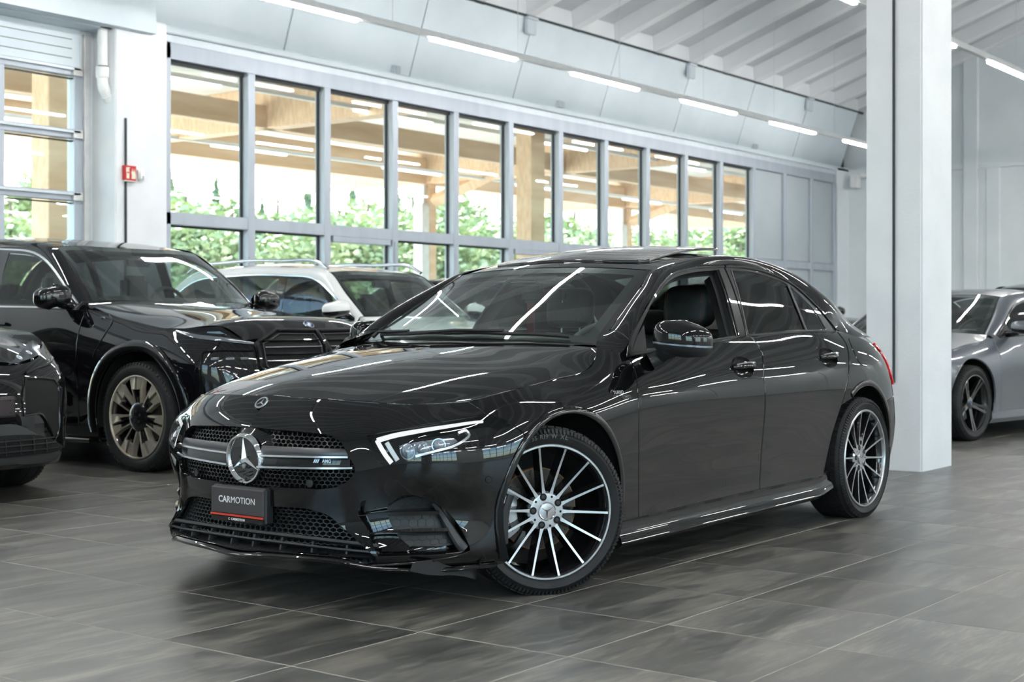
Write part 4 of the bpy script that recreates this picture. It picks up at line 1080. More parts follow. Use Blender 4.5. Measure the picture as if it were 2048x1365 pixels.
# rear door frame + glass
ro = [tuple(q) for q in gp((1450, 534), (1493, 536.5), (1545.5, 550.5), (1587.7, 572), (1624.3, 605), (1650, 632.5), (1672, 661))]
rs = [tuple(q) for q in gp((1672, 663.5), (1590, 665.5), (1494, 672))]
rfb = [tuple(q) for q in gp((1494, 672), (1481, 620), (1466, 572), (1450, 534))]
rw_top = [tuple(q) for q in gp((1464, 541), (1500, 543.5), (1545.5, 556), (1577, 571), (1610, 601), (1637, 632), (1655, 660.5))]
rw_s = [tuple(q) for q in gp((1655, 660.5), (1590, 661.5), (1496, 669.5))]
rw_f = [tuple(q) for q in gp((1496, 669.5), (1487, 625), (1476, 580), (1464, 541))]
panel(G, loop(ro, rs, rfb), [loop(rw_top, rw_s, rw_f)], h=.03, depth=.012, name='rear_door_frame', mat=M_gloss, parent=car)
panel(G.offset(-.004), loop(rw_top, rw_s, rw_f), h=.04, depth=0, name='rear_door_glass', mat=M_tint, parent=car)
ribbon(G, spl(ro, step=.03), .012, .007, 'window_trim', M_gloss, car)
ribbon(G, gp((1576, 571), (1594, 615), (1612, 661)), .022, .004, 'glass_divider', M_satin, car)
ribbon(G, gp((1462, 541), (1475, 582), (1486, 627), (1495, 670)), .010, .004, 'pillar_edge', M_satin, car)
ribbon(G, gp((1437, 541), (1449, 573), (1464, 622), (1477, 671)), .012, .006, 'pillar_strip', M_gloss, car)
# right-hand front glass stays up
for o in [o for o in panel(G.offset(-.004), loop(wi_top, wi_b, wi_s), h=.04, depth=0, name='front_door_glass', mat=M_sideg, parent=car)][:1]:
    bpy.data.objects.remove(o, do_unlink=True)
# ---------------------------------------------------------------- front bumper
bot = g2((1018, 1116), (1012, 1124), (990, 1130.5), (940, 1136.5), (870, 1141), (800, 1141), (738, 1135), (686, 1126), (642, 1121.5), (540, 1113))
a_fr = BX(arc(*FC, FRd, 112, 205, 24)); 
zc = lambda z: (0.0, z)
shut = hp_((600, 795))
bshut = g2((935.5, 804.5), (870, 808.5), (791, 809.3), (700, 803), (600, 797.3))
grille_o = g2((503, 855), (540, 858), (573, 861), (632.6, 866.6), (660.7, 871), (673, 878), (683.6, 886.8), (696, 911.5), (710, 936), (708, 948.4), (696, 962.5), (673, 974.8), (643, 979), (590, 977.4), (530, 975.8))
gz0 = B.ev(g2((503, 855)))[0, 2]; gz1 = .415
grille_top = [(0.0, gz0)]+[q for q in grille_o[1:5]]
intake_o = g2((554.7, 1014), (610, 1018), (642.6, 1026), (664, 1036.5), (688, 1058), (718, 1085.5), (751, 1116), (754, 1121))
intake_b = g2((754, 1121), (735, 1128), (710, 1124), (686, 1117), (642, 1111.5), (560, 1105))
iz0 = .352; iz1 = intake_b[-1][1]
out = loop([(0.0, .762)]+[tuple(q) for q in bshut[::-1]], [tuple(bshut[0])]+g2((972, 829.5)), g2((972, 829.5), (1000, 836.5), (1024, 850)),
           g2((1024, 850), (1043, 865.5), (1056, 876))+[tuple(a_fr[0])], [tuple(q) for q in a_fr], [tuple(a_fr[-1])]+bot+[(0.0, .172)],
           [(0.0, .172), (0.0, iz1)], [(0.0, iz1)]+intake_b[::-1], intake_o[::-1]+[(0.0, iz0)], [(0.0, iz0), (0.0, gz1)],
           [(0.0, gz1), (.10, gz1+.001)]+grille_o[::-1][:6], grille_o[::-1][5:12], grille_o[::-1][11:14]+[(0.0, gz0)], step=.014)
lamp_o = loop(g2((733, 872), (775, 862), (840, 850.5), (900, 841), (960, 833.5), (990, 833.5)), g2((990, 833.5), (1008, 841), (1022, 851.5)), g2((1022, 851.5), (970, 872), (900, 900), (840, 918), (790, 930), (770, 932.5)), g2((770, 932.5), (757, 925), (748, 905), (733, 872)), step=.014)
fog_o = loop(g2((722, 1003), (760, 994), (800, 991), (836, 993), (866, 1005), (893, 1021)), g2((893, 1021), (917, 1050), (933, 1078), (941, 1102)), g2((941, 1102), (900, 1108), (850, 1111), (800, 1113.5), (756, 1114.5)), g2((756, 1114.5), (746, 1090), (732, 1055), (716, 1028), (722, 1003)), step=.014)
panel(B, out, [lamp_o, fog_o], h=.03, depth=.02, name='front_bumper', mat=M_black, parent=car)
# splitter lip under the bumper
lipst = spl([(-.05, .1745), (.02, .1745)]+list(g2((540, 1109), (642, 1117), (686, 1121.5), (732, 1131), (800, 1136), (870, 1136.5), (940, 1132), (990, 1126))), step=.03)
nL = len(lipst)
ribbon(B.offset(.004), lipst, [.020-.006*k/nL for k in range(nL)], .014, 'splitter_lip', M_gloss, car)
# crease line above the splitter
ribbon(B, spl(g2((941, 1103), (915, 1113), (860, 1122), (800, 1128), (733, 1131.5)), step=.02), .010, .006, 'splitter_edge', M_gloss, car)
sk_ = MB()
sp_ = B.ev(lipst)
for mir in (False, True):
    cy(MB().grid(np.stack([sp_+[.02, 0, -.004], sp_*[1, .75, 1]+[.30, 0, .01]], 0)), mir).build('undertray', M_matte, car)
# torn liner flap hanging below the bumper corner
fl_px = [(820, 1143), (850, 1150), (880, 1152), (905, 1151), (930, 1154), (951, 1160), (955, 1150), (960, 1138)]
fp_ = [FR.at_y(a, b, .70+.10*(i/7)) for i, (a, b) in enumerate(fl_px)]; tp_ = [(p[0]+.01, p[1]+.004, .185) for p in fp_]
cy(MB().grid([fp_, tp_])).build('liner_flap', M_matte, car)

# ---------------------------------------------------------------- grilles
def hex_lattice(surf, poly, dx, dz, depth, thick, name, mat, flat=.5, both=True, tilt=0.0, solid=None):
    """honeycomb walls on a surface: each cell edge is a small bar; poly limits it (half, s >= 0)"""
    lo, hi = poly.min(0), poly.max(0); mb = []; cells = []
    edges = {}
    j = 0; z = lo[1]-dz
    while z < hi[1]+dz:
        s = -dx*2+(dx/2 if j % 2 else 0)
        while s < hi[0]+dx:
            c = np.array([s, z]); hx, hz = dx/2, dz*.667
            vs = [(s, z+hz), (s+hx, z+hz*.5), (s+hx, z-hz*.5), (s, z-hz), (s-hx, z-hz*.5), (s-hx, z+hz*.5)]
            for a in range(6):
                p, q = vs[a], vs[(a+1) % 6]; k = tuple(sorted(((round(p[0], 4), round(p[1], 4)), (round(q[0], 4), round(q[1], 4))))); edges[k] = (p, q)
            s += dx
        z += dz; j += 1
    E = np.array([e for e in edges.values()]); mid = E.mean(1)
    ok = inside(poly, mid)
    E = E[ok]; m = MB()
    A = surf.ev(E[:, 0]); Bq = surf.ev(E[:, 1]); na = surf.normal(E[:, 0]); nb = surf.normal(E[:, 1])
    for a, b, u, v in zip(A, Bq, na, nb):
        t = b-a; w_ = np.cross(t, u); w_ = w_/max(np.linalg.norm(w_), 1e-9)*thick/2
        q = [a+w_, b+w_, b-w_, a-w_, a+w_*1.3-u*depth, b+w_*1.3-v*depth, b-w_*1.3-v*depth, a-w_*1.3-u*depth]
        m.add(q, [(0, 1, 2, 3), (0, 4, 5, 1), (2, 6, 7, 3)])
    r = []
    for mir in ((False, True) if both else (False,)):
        k = MB(); k.v, k.f = list(m.v), list(m.f); o = cy(k, mir).build(name, mat, car, fix=False); tag(o, kind='stuff'); r.append(o)
    return r
gpoly = loop([(-.02, gz1-.004), (.10, gz1-.003)]+grille_o[::-1][:6], grille_o[::-1][5:12], grille_o[::-1][11:14]+[(-.02, gz0+.004)], [(-.02, gz0+.004), (-.02, gz1-.004)], step=.02)
M_mesh = pbr('grille_black', (.010, .010, .011), .32, coat=.4, coat_rough=.12)
hex_lattice(B.offset(-.028), gpoly, .0245, .0150, .016, .0030, 'grille_mesh', M_mesh)
ipoly = loop([(-.02, iz1+.05)]+[(.3, B.ev(g2((540, 1080)))[0, 2])]+g2((712, 1086)), intake_o[::-1][2:]+[(-.02, iz0)], [(-.02, iz0), (-.02, iz1+.05)], step=.02)
hex_lattice(B.offset(-.03), ipoly, .0285, .0125, .018, .0032, 'intake_mesh', M_satin)
for off_, pol in ((-.075, gpoly), (-.08, loop([(-.02, iz1-.03), (.62, iz1-.03)], [(.62, iz1-.03), (.62, iz0+.02)], [(.62, iz0+.02), (-.02, iz0+.02)], [(-.02, iz0+.02), (-.02, iz1-.03)], step=.05))):
    panel(B.offset(off_), pol, h=.08, depth=0, name='radiator_backing', mat=M_void, parent=car)
# frames (inner returns) of both openings
def rim_wall(surf, line, d0, d1, name, mat, inset=0.0):
    L = np.asarray(line); A, Bq = surf.offset(-d0).ev(L), surf.offset(-d1).ev(L)
    for mir in (False, True): cy(MB().grid(np.stack([A, Bq], 0)), mir).build(name, mat, car, smooth=60)
gl_line = np.vstack([spl([(0.0, gz1), (.10, gz1+.001)]+grille_o[::-1][:6], step=.02), spl(grille_o[::-1][5:12], step=.02)[1:], spl(grille_o[::-1][11:14]+[(0.0, gz0)], step=.02)[1:]])
rim_wall(B, gl_line, .0, .07, 'grille_frame', M_gloss)
in_line = np.vstack([spl([(0.0, iz1)]+intake_b[::-1], step=.02), spl(intake_o[::-1]+[(0.0, iz0)], step=.02)[1:]])
rim_wall(B, in_line, .0, .09, 'intake_frame', M_satin)
# twin grille bars with the lettered strip between
M_wing = pbr('dark_satin_metal', (.10, .10, .105), .32, .9)
def bar(px0, px1, z_c, w_, hgt, mat, name, offs=-.006):
    pts = [(px0, z_c[0]), ((px0+px1)/2, (z_c[0]+z_c[1])/2), (px1, z_c[1])]
    return ribbon(B.offset(offs), spl(pts, n=10), w_, hgt, name, mat, car)
e1 = g2((699, 915))[0]; e2 = g2((708, 939))[0]
zb1, zb2 = .548, .500
bar(.085, e1[0]-.004, (zb1-.006, e1[1]-.001), .011, .016, M_satinchr, 'grille_bar')
bar(.085, e2[0]-.004, (zb2, e2[1]+.004), .011, .016, M_satinchr, 'grille_bar')
bar(.085, e1[0]-.000, ((zb1+zb2)/2, (e1[1]+e2[1])/2), .040, .004, M_gloss, 'badge_strip', -.012)
# upper flare of the top bar (satin dark wing)
bar(.08, e1[0]-.01, (zb1+.016, e1[1]+.014), .034, .010, M_wing, 'grille_bar_wing', -.014)
# the big star emblem
sx = B.ev([[0.0, .527]])[0][0]+.020; ES = .93
def emb(u, v, h): return (sx-.018-h+.10*v*.9*.0+v*.12, -u, .527+v)
em = MB().lathe([(.0, .012), (.086, .012), (.088, .016), (.092, .022), (.098, .022), (.103, .016), (.105, .004), (.103, -.02), (.095, -.05)], 64, 'X')
def tiltx(mb, c, ang):
    mb.v = [(x, y*ES, z*ES) for x, y, z in mb.v]
    ca, sa = math.cos(ang), math.sin(ang); mb.v = [(c[0]-(x*ca-z*sa)*1.0, y, c[1]+(x*sa+z*ca)) for x, y, z in mb.v]; return mb
TILT = .10
ring = tiltx(MB().lathe([(.084, .012), (.087, .018), (.092, .0235), (.098, .0235), (.103, .017), (.105, .004), (.104, -.02), (.098, -.05)], 64, 'X'), (sx, .527), -TILT)
ring.build('star_ring', M_chrome, car, smooth=35)
M_glassblk = pbr('mirror_black_glass', (.01, .01, .014), .02, coat=1.0, coat_rough=.0, spec=1.0)
tiltx(MB().lathe([(.0001, .013), (.0865, .013)], 64, 'X'), (sx, .527), -TILT).build('star_disc', M_glassblk, car)
M_star = pbr('brushed_star_metal', (.88, .88, .90), .28, 1.0)
stm = star_mb(.086, .013, .016, lambda u, v, h: (.013+h, -u, v))
tiltx(stm, (sx, .527), -TILT).build('star', M_star, car)
tiltx(MB().lathe([(.0001, .019), (.010, .018), (.011, .012)], 20, 'X'), (sx, .500), -TILT).build('sensor_dot', M_satinchr, car, smooth=40)
# hump behind the emblem
tiltx(MB().lathe([(.104, -.004), (.112, -.012), (.130, -.03), (.150, -.055)], 48, 'X'), (sx, .527), -TILT).build('emblem_base', M_gloss, car, smooth=60)
# bonnet badge
bd = bz(0.0, .733); nb_ = B.normal([bd])[0]; pb_ = B.ev([bd])[0]
U_ = np.array([-nb_[2], 0, nb_[0]]); U_ = U_*np.sign(U_[2]); R_ = np.array([0, -1, 0.])
def bpos(u, v, h): return tuple(pb_+nb_*h*1.0+np.array([0, 1, 0])*(-u)*-1*1.0*0+np.array([0, -u, 0])+U_*v)
def disc_mb(r0, r1, h0, h1, n=40):
    m = MB(); rows = [[bpos(r*math.cos(2*PI*k/n), r*math.sin(2*PI*k/n), h) for k in range(n)] for r, h in ((r0, h1), (r1, h1), (r1+.001, h0))]
    return m.grid(rows, closed_v=True)
for nm, a, b_, mt in (('badge_ring', .022, .029, M_chrome), ('badge_disc', .0005, .022, M_gloss)):
    m = disc_mb(a, b_, 0, .003 if 'ring' in nm else .0022); m.v = [(x, -y, z) for x, y, z in m.v]; m.build(nm, mt, car, smooth=40)
m = star_mb(.023, .004, .003, lambda u, v, h: bpos(u, v, .0022+h)); m.v = [(x, -y, z) for x, y, z in m.v]; m.build('badge_star', M_chrome, car)
# grille lettering
pa = B.offset(-.004).ev([[e1[0]-.085, (e1[1]+e2[1])/2+.0045]])[0]; ta = B.raw([[e1[0]-.05, .52]])[0]-B.raw([[e1[0]-.12, .52]])[0]
lt = MB()
for k in range(3): lt.prism([(-.060+.0075*k, -.0065), (-.055+.0075*k, -.0065), (-.049+.0075*k, .0065), (-.054+.0075*k, .0065)], .0008, lambda a, b, h: (a, b, h))
place_text('bar_lettering_slash', lt.mesh('lettering', M_chrome), car, pa, ta*np.array([1, 1, 0]), (0, 0, 1))
place_text('bar_lettering', text_mesh('AMG', .0165, M_chrome, .0006, True), car, pa+ta/np.linalg.norm(ta)*-.0*1+ta/np.linalg.norm(ta)*.0+ta/np.linalg.norm(ta)*(-.006), ta*np.array([1, 1, 0]), (0, 0, 1))
# parking sensors
def sensor(px, surf=B, r=.011, mat=M_black, off=.002):
    st = surf.pix(FR, [px])[0]; P = surf.ev([st])[0]; n = surf.normal([st])[0]; t = np.cross(n, [0, 0, 1]); t /= np.linalg.norm(t); b = np.cross(n, t); N_ = 20
    for mir in (False, True):
        m = MB().grid([[tuple(P+n*h+(t*math.cos(2*PI*k/N_)+b*math.sin(2*PI*k/N_))*q) for k in range(N_)] for q, h in ((r+.003, -.002), (r+.003, off), (r+.0015, off+.001), (r, off-.001), (.0005, off-.0005))], closed_v=True)
        cy(m, mir).build('parking_sensor', mat, car, smooth=40)
sensor((977, 960)); sensor((620, 967.5), B.offset(-.016), .012, M_satin, .004)
# number plate with holder
px0, pxz = -.868, .352
hol = MB(); hol.cbox(-.885, -.84, -.150, .150, .288, .424, .008); hol.build('plate_holder', M_satin, car)
MB().cbox(-.893, -.883, -.146, .146, .318, .418, .004).build('number_plate', M_plate, car)
MB().box(-.8945, -.890, -.146, .146, .3115, .3185).build('plate_stripe', M_orange, car)
MB().cbox(-.8925, -.883, -.146, .146, .290, .311, .003).build('plate_strip', M_gloss, car)
def ptxt(body, size, y0, z, bold, align='LEFT'):
    me = text_mesh(body, size, M_letter, .0004, bold)
    xs = [v.co.x for v in me.vertices]; w_ = max(xs)-min(xs); return me, w_
m1, w1 = ptxt('CAR', .0335, 0, 0, True); m2, w2 = ptxt('MOTION', .0335, 0, 0, False)
tot = w1+w2+.004
place_text('plate_lettering', m1, car, (-.8936, -tot/2+w1/2, .372), (0, 1, 0), (0, 0, 1))
place_text('plate_lettering', m2, car, (-.8936, tot/2-w2/2, .372), (0, 1, 0), (0, 0, 1))
m3, w3 = ptxt('C  CARMOTION', .0125, 0, 0, True)
place_text('plate_lettering', m3, car, (-.8930, 0, .3005), (0, 1, 0), (0, 0, 1))
# lower intake: horizontal blades and uprights
zb_ = B.ev(g2((540, 1078)))[0, 2]
blade = [(-.0, .2515), (.30, .2545)]+[tuple(q) for q in g2((715, 1086))]
for offz, wd, nm in ((0.0, .016, 'intake_blade'), (-.026, .010, 'intake_blade')):
    pts = spl([(0.0, .262+offz), (.30, .258+offz), (.52, .246+offz), (.60, .238+offz*.9)], n=12); ribbon(B.offset(-.022), pts, wd, .02, nm, M_satin, car)
for s in (.06, .20, .34, .48):
    ribbon(B.offset(-.05), [(s, .20), (s, .23), (s, .26)], .014, .03, 'intake_upright', M_satin, car)
# floor of the intake
q_ = spl([(0.0, iz1), (.3, iz1+.0), (.60, iz1-.004)], n=10)
rim_wall(B, q_, .004, .16, 'intake_floor', M_matte)

# ---------------------------------------------------------------- side scoops in the bumper corners
bowl = B.offset(-.055)
panel(bowl, loop(g2((716, 1000), (800, 985), (880, 1005), (930, 1060), (950, 1110)), g2((950, 1110), (850, 1118), (745, 1122)), g2((745, 1122), (722, 1060), (716, 1000)), step=.03), h=.03, depth=0, name='scoop_back', mat=M_black, parent=car)
rim_wall(B, np.vstack([fog_o, fog_o[:1]]), .0, .055, 'scoop_wall', M_black)
hexp = loop(g2((772, 1020), (800, 1007), (840, 1003), (872, 1012)), g2((872, 1012), (895, 1045), (908, 1075), (915, 1089)), g2((915, 1089), (860, 1089), (820, 1087)), g2((820, 1087), (795, 1068), (778, 1045), (772, 1020)), step=.02)
panel(B.offset(-.040), hexp, h=.02, depth=.015, name='scoop_insert', mat=M_satin, parent=car)
hex_lattice(B.offset(-.0385), hexp, .034, .020, .003, .0022, 'insert_relief', M_matte)
def fin(pl, pr, w0):
    pts = spl(g2(*pl), step=.015); n_ = len(pts); ww = [w0*min(1, .15+1.6*k/n_) for k in range(n_)]
    ribbon(B.offset(-.030), pts, ww, .032, 'scoop_fin', M_gloss, car)
fin([(706, 1034), (750, 1029), (820, 1027), (878, 1026)], None, .020)
fin([(734, 1068), (780, 1063), (840, 1061), (897, 1060)], None, .020)
pts = spl(g2((866, 1008), (884, 1030), (905, 1062), (920, 1085), (931, 1100)), step=.015)
ribbon(B.offset(-.018), pts, [.020+.022*k/len(pts) for k in range(len(pts))], .016, 'scoop_blade', M_satin, car)
# arch-front vertical deflector
ribbon(B, spl(g2((1021, 990), (1013, 1014), (1008.5, 1050), (1008, 1088)), step=.02), .030, .010, 'arch_deflector', M_satin, car)

# ---------------------------------------------------------------- head lamps
M_guide = pbr('frosted_light_guide', (.75, .78, .80), .25)
panel(B.offset(.0005), lamp_o, h=.025, depth=.003, name='headlamp_cover', mat=M_lampg, parent=car)
panel(B.offset(-.075), loop(lamp_o, step=.03) if False else lamp_o, h=.03, depth=0, name='headlamp_body', mat=M_void, parent=car)
rim_wall(B, np.vstack([lamp_o, lamp_o[:1]]), .002, .075, 'headlamp_wall', M_gloss)
drl_top = spl(g2((752, 880), (790, 868.5), (850, 856), (900, 848), (950, 841), (968, 840)), step=.012)
n_ = len(drl_top)
ribbon(B.offset(-.016), drl_top, [.014*(1-.75*(k/n_)**1.5)+.004 for k in range(n_)], .008, 'daylight_strip', M_drl, car)
drl_dn = spl(g2((752, 880), (760, 896), (771, 914), (781, 927)), step=.012)
ribbon(B.offset(-.016), drl_dn, .016, .008, 'daylight_strip', M_drl, car)
ribbon(B.offset(-.024), spl(g2((770, 884), (781, 904), (792, 922)), step=.012), .016, .008, 'light_guide', M_guide, car)
ribbon(B.offset(-.026), spl(g2((919, 862), (935, 857), (942, 866), (930, 880), (905, 893), (880, 900), (830, 913)), step=.012), .014, .012, 'reflector_hook', M_satinchr, car)
hx = loop(g2((790, 886), (850, 868), (915, 860), (926, 870)), g2((926, 870), (905, 888), (850, 905), (800, 918)), g2((800, 918), (793, 902), (790, 886)), step=.02)
panel(B.offset(-.055), hx, h=.03, depth=.01, name='reflector_tray', mat=M_lens, parent=car)
for px, r in (((812, 900), .026), ((848, 893), .024), ((884, 884), .022)):
    st = B.pix(FR, [px])[0]; P = B.offset(-.05).ev([st])[0]; n = B.normal([st])[0]; n = n+np.array([-.5, 0, -.2]); n /= np.linalg.norm(n); t = np.cross(n, [0, 0, 1]); t /= np.linalg.norm(t); b = np.cross(n, t); N_ = 24
    for mir in (False, True):
        m = MB().grid([[tuple(P+n*h+(t*math.cos(2*PI*k/N_)+b*math.sin(2*PI*k/N_))*q) for k in range(N_)] for q, h in ((r+.004, 0), (r+.004, .014), (r, .014), (r*.9, .018), (r*.6, .024), (.0005, .027))], closed_v=True)
        cy(m, mir).build('projector_lens', M_lens, car, smooth=40)

# ---------------------------------------------------------------- sills, handles, mirrors, badges
def sill_profile(x, k):
    w0 = .898
    return [(x, w0-.030, .272), (x, w0-.022, .262), (x, w0-.026, .225), (x, w0-.010, .198), (x, w0-.004, .178), (x, w0-.022, .158), (x, w0-.075, .142), (x, w0-.25, .14)]
xs_ = np.linspace(.365, 2.36, 40)
def rise(x): return .012+.030*max(0, (x-.4)/1.95)
for mir in (False, True):
    rows = []
    for x in xs_:
        r = [(a, b, c-.050+rise(x)+.00*x) for a, b, c in sill_profile(x, 0)]
        if x > 2.2: r = [(a, b-.06*(x-2.2)/.16*.3, c+.02*(x-2.2)/.16) for a, b, c in r]
        rows.append(r)
    m = MB().grid(rows); m.f.append(tuple(range(8))); m.f.append(tuple(39*8+i for i in range(8)))
    cy(m, mir).build('side_sill', M_black, car, smooth=38)
def handle(px, ln):
    st = bp(px)[0]; c = B.ev([st])[0]
    # cup
    for mir in (False, True):
        rows = []
        for r, dpt in ((1.0, -.001), (.95, -.006), (.8, -.022), (.5, -.034), (.02, -.037)):
            row = []
            for k in range(32):
                a = 2*PI*k/32; q = st+np.array([HC[0]*r*math.cos(a), HC[1]*r*math.sin(a)]); row.append(tuple(B.offset(dpt).ev([q])[0]))
            rows.append(row)
        cy(MB().grid(rows, closed_v=True), mir).build('handle_cup', M_gloss, car, smooth=60)
    pts = np.array([(st[0]-.106+.212*k/14, st[1]+.002+.006*k/14) for k in range(15)]); lift = [.008+.026*math.sin(PI*min(max((k-0)/14, 0), 1))**.6 for k in range(15)]
    for mir in (False, True):
        rows = []
        for q, l in zip(pts, lift):
            e = abs((q[0]-st[0])/.106); hh = .015*(1-.45*e**3)
            rows.append([tuple(B.offset(o_).ev([q+[0, z]])[0]) for z, o_ in ((-hh, l*.72), (-hh*.7, l), (hh*.2, l+.002), (hh*.8, l*.96), (hh, l*.7), (hh*.5, l*.45), (-hh*.5, l*.45))])
        m = MB().grid(rows, closed_v=True); m.f.append(tuple(range(7))); m.f.append(tuple(14*7+i for i in range(7)))
        cy(m, mir).build('door_handle', M_black, car, smooth=50)
        top = np.array([[tuple(B.offset(l+.0035).ev([q+[0, z]])[0]) for z in (.0035, .0085)] for q, l in zip(pts[1:-1], lift[1:-1])])
        cy(MB().grid(top), mir).build('handle_strip', M_chrome, car)
handle((1487, 735.5), .17); handle((1657.5, 716), .17)
# door mirror
def superell(c, ax, t0, n=40): pass
mc = np.array(FR.at_y(1368, 681, 1.00))
def mirror_shell(f):
    """housing around mc: width along y, height z, depth x; f(row list)"""
    rows = []
    for i, v in enumerate(np.linspace(-1, 1, 15)):
        row = []
        for k in range(32):
            a = 2*PI*k/32
            ry = .118*(1-abs(v)**4.0)**.5 if abs(v) < 1 else 0.0; rx = .088*(1-abs(v)**2.6)**.5 if abs(v) < 1 else 0.0
            cx = math.copysign(abs(math.cos(a))**.75, math.cos(a)); cyy = math.copysign(abs(math.sin(a))**.75, math.sin(a))
            x = -rx*cx if cx > 0 else -rx*cx*.42
            y = ry*cyy; z = .074*v
            z += -.010*(y/.118)+(.012*(1-(y/.118)**2) if v > 0 else 0)-.012*(y/.118)*(v > 0)*abs(v)
            row.append((mc[0]+x+.05*(y/.118)*.5, mc[1]+y, mc[2]+z))
        rows.append(row)
    return rows
R_ = mirror_shell(None)
cm_ = lambda rows: MB().grid(rows, closed_v=True)
def fold(mb, mir, ang=math.radians(84)):
    if mir:   # the right-hand mirror is folded in against its window
        hx, hy = .66, .875; ca, sa = math.cos(ang), math.sin(ang)
        mb.v = [(hx+(x-hx)*ca+(y-hy)*sa, hy-(x-hx)*sa*-1*-1+(y-hy)*ca, z) for x, y, z in mb.v]
    return mb
both_ = lambda rows, nm, mt: [cy(fold(cm_(rows), mir), mir).build(nm, mt, car, smooth=60) for mir in (False, True)]
both_(R_[6:], 'mirror_housing', M_black); both_(R_[:6], 'mirror_lower', M_satin)
def scale_row(r, k): c = np.array(r).mean(0); return [tuple(c+(np.array(p)-c)*k) for p in r]
both_([scale_row(R_[5], 1.0), scale_row(R_[6], 1.004)], 'mirror_band', M_black)
both_([scale_row(R_[5], 1.012), [tuple(np.array(p)+[0, 0, .008]) for p in scale_row(R_[5], 1.016)]], 'indicator_strip', M_lens)
# mirror glass on the rear face
for mir in (False, True):
    gl_ = [(mc[0]+.031+.025*math.sin(2*PI*k/28)*0+.05*.5*math.cos(2*PI*k/28)*.9, mc[1]+.100*math.cos(2*PI*k/28), mc[2]+.052*math.sin(2*PI*k/28)) for k in range(28)]
    cy(fold(MB().add(gl_, [tuple(range(28))]), mir), mir).build('mirror_glass', M_chrome, car)
    st_ = [np.array(FR.at_y(1301, 724, .842)), np.array(FR.at_y(1322, 712, .88)), mc+[-.005, -.085, -.045], mc+[-.005, -.05, -.030]]
    q = spl(st_, n=4); cy(MB().tube([tuple(p) for p in q], [.038, .036, .035, .034, .033, .033, .034, .036, .038, .04, .04, .04, .04][:len(q)], 14), mir).build('mirror_arm', M_satin, car, smooth=50)
# fender lettering plaque
tp = bp((1241, 788.5))[0]; P_ = B.offset(.0012).ev([tp])[0]; Tn = B.raw([tp+[.03, 0]])[0]-B.raw([tp-[.03, 0]])[0]; Un = B.raw([tp+[0, .02]])[0]-B.raw([tp-[0, .02]])[0]
tn = Tn/np.linalg.norm(Tn); un = Un/np.linalg.norm(Un)
place_text('fender_lettering', text_mesh('TURBO', .021, M_chrome, .0006, True), car, P_+un*.006-tn*.012, Tn, Un)
place_text('fender_lettering', text_mesh('4MATIC', .0085, M_chrome, .0006), car, P_-un*.013+tn*.034, Tn, Un)
fr_ = MB(); w_, h_ = .027, .0065
for a, b, c, d in ((-w_, w_, h_-.001, h_), (-w_, w_, -h_, -h_+.001), (-w_, -w_+.001, -h_, h_), (w_-.001, w_, -h_, h_)): fr_.box(a, b, c, d, 0, .0008)
place_text('lettering_frame', fr_.mesh('lettering_frame', M_chrome), car, P_-un*.013+tn*.034, Tn, Un)
ln_ = MB().box(-.045, .012, -.0005, .0005, 0, .0008)
place_text('lettering_line', ln_.mesh('lettering_line', M_chrome), car, P_-un*.0075-tn*.01, Tn, Un)
# wipers
for mir in (False,):
    for a, b in (((.0, -.55), (.06, .02)), ((.03, .12), (.05, .66))): pass
def ws_pt(y_, s):  # near the glass base
    st = Ws._solve(lambda g: Ws.ev(g)[:, :2], [(s, y_)])[0]; return Ws.offset(.014).ev([st])[0]
for y0_, y1_ in ((-.62, -.02), (-.10, .56)):
    pts = [ws_pt(y, np.interp(abs(y), [0, .3, .65], [.36, .385, .475])+.015) for y in np.linspace(y0_, y1_, 12)]
    m = MB().tube([tuple(p) for p in pts], .009, 6); m.v = [(x, -y, z) for x, y, z in m.v]; m.build('wiper_blade', M_matte, car)
    m = MB().tube([tuple(pts[6]+[0, 0, .012]), tuple(pts[2]+[-.02, 0, .012]), tuple(pts[0]+[-.06, .0, -.0])], .008, 6); m.v = [(x, -y, z) for x, y, z in m.v]; m.build('wiper_arm', M_matte, car)
cw = [[(Hd.raw([[Hd.sk[-1], t]])[0]+[-.02, 0, -.012]), (Ws.raw([[.0, u]])[0]+[.03, 0, -.004])] for t, u in zip(np.linspace(Hd.tk[2], Hd.tk[-2], 16), np.linspace(Ws.tk[2], Ws.tk[-1]-.02, 16))]
for mir in (False, True): cy(MB().grid(cw), mir).build('cowl_panel', M_matte, car)

# ---------------------------------------------------------------- wheels
def car_wheel(name, wl, n_sp=14, R=.3235, rim=.2575, w=.235, spoke_mat=None, brake=True, label=None, style='multi'):
    """wheel empty with its pieces; outer face towards local -Y"""
    yo = -w/2
    tyre_parts(R, rim, w).build('tyre', M_tyre, wl, smooth=35)
    tag(tread_blocks(R, w).build('tread', M_tyre, wl), kind='stuff')
    tag(shoulder_ribs(R, w).build('shoulder_ribs', M_tyre, wl), kind='stuff')
    MB().lathe([(rim-.001, yo+.012), (rim-.012, yo+.02), (rim-.02, yo+.05), (rim-.028, yo+.12), (rim-.03, w/2-.02)], 72, 'Y').build('rim_barrel', M_rimblk, wl, smooth=50)
    MB().lathe([(rim+.001, yo+.016), (rim+.003, yo+.006), (rim, yo+.002), (rim-.007, yo+.002), (rim-.010, yo+.008), (rim-.012, yo+.03)], 96, 'Y').build('rim_lip', M_alloy, wl, smooth=40)
    return yo
def main_wheel(cx, cy_, steer, flip, name='wheel'):
    wl = empty(name, (cx, -cy_, .3165), steer+(PI if flip else 0)); wl.parent = car; wl.rotation_euler = (0, 0, steer+(PI if flip else 0))
    return wl
proto = None
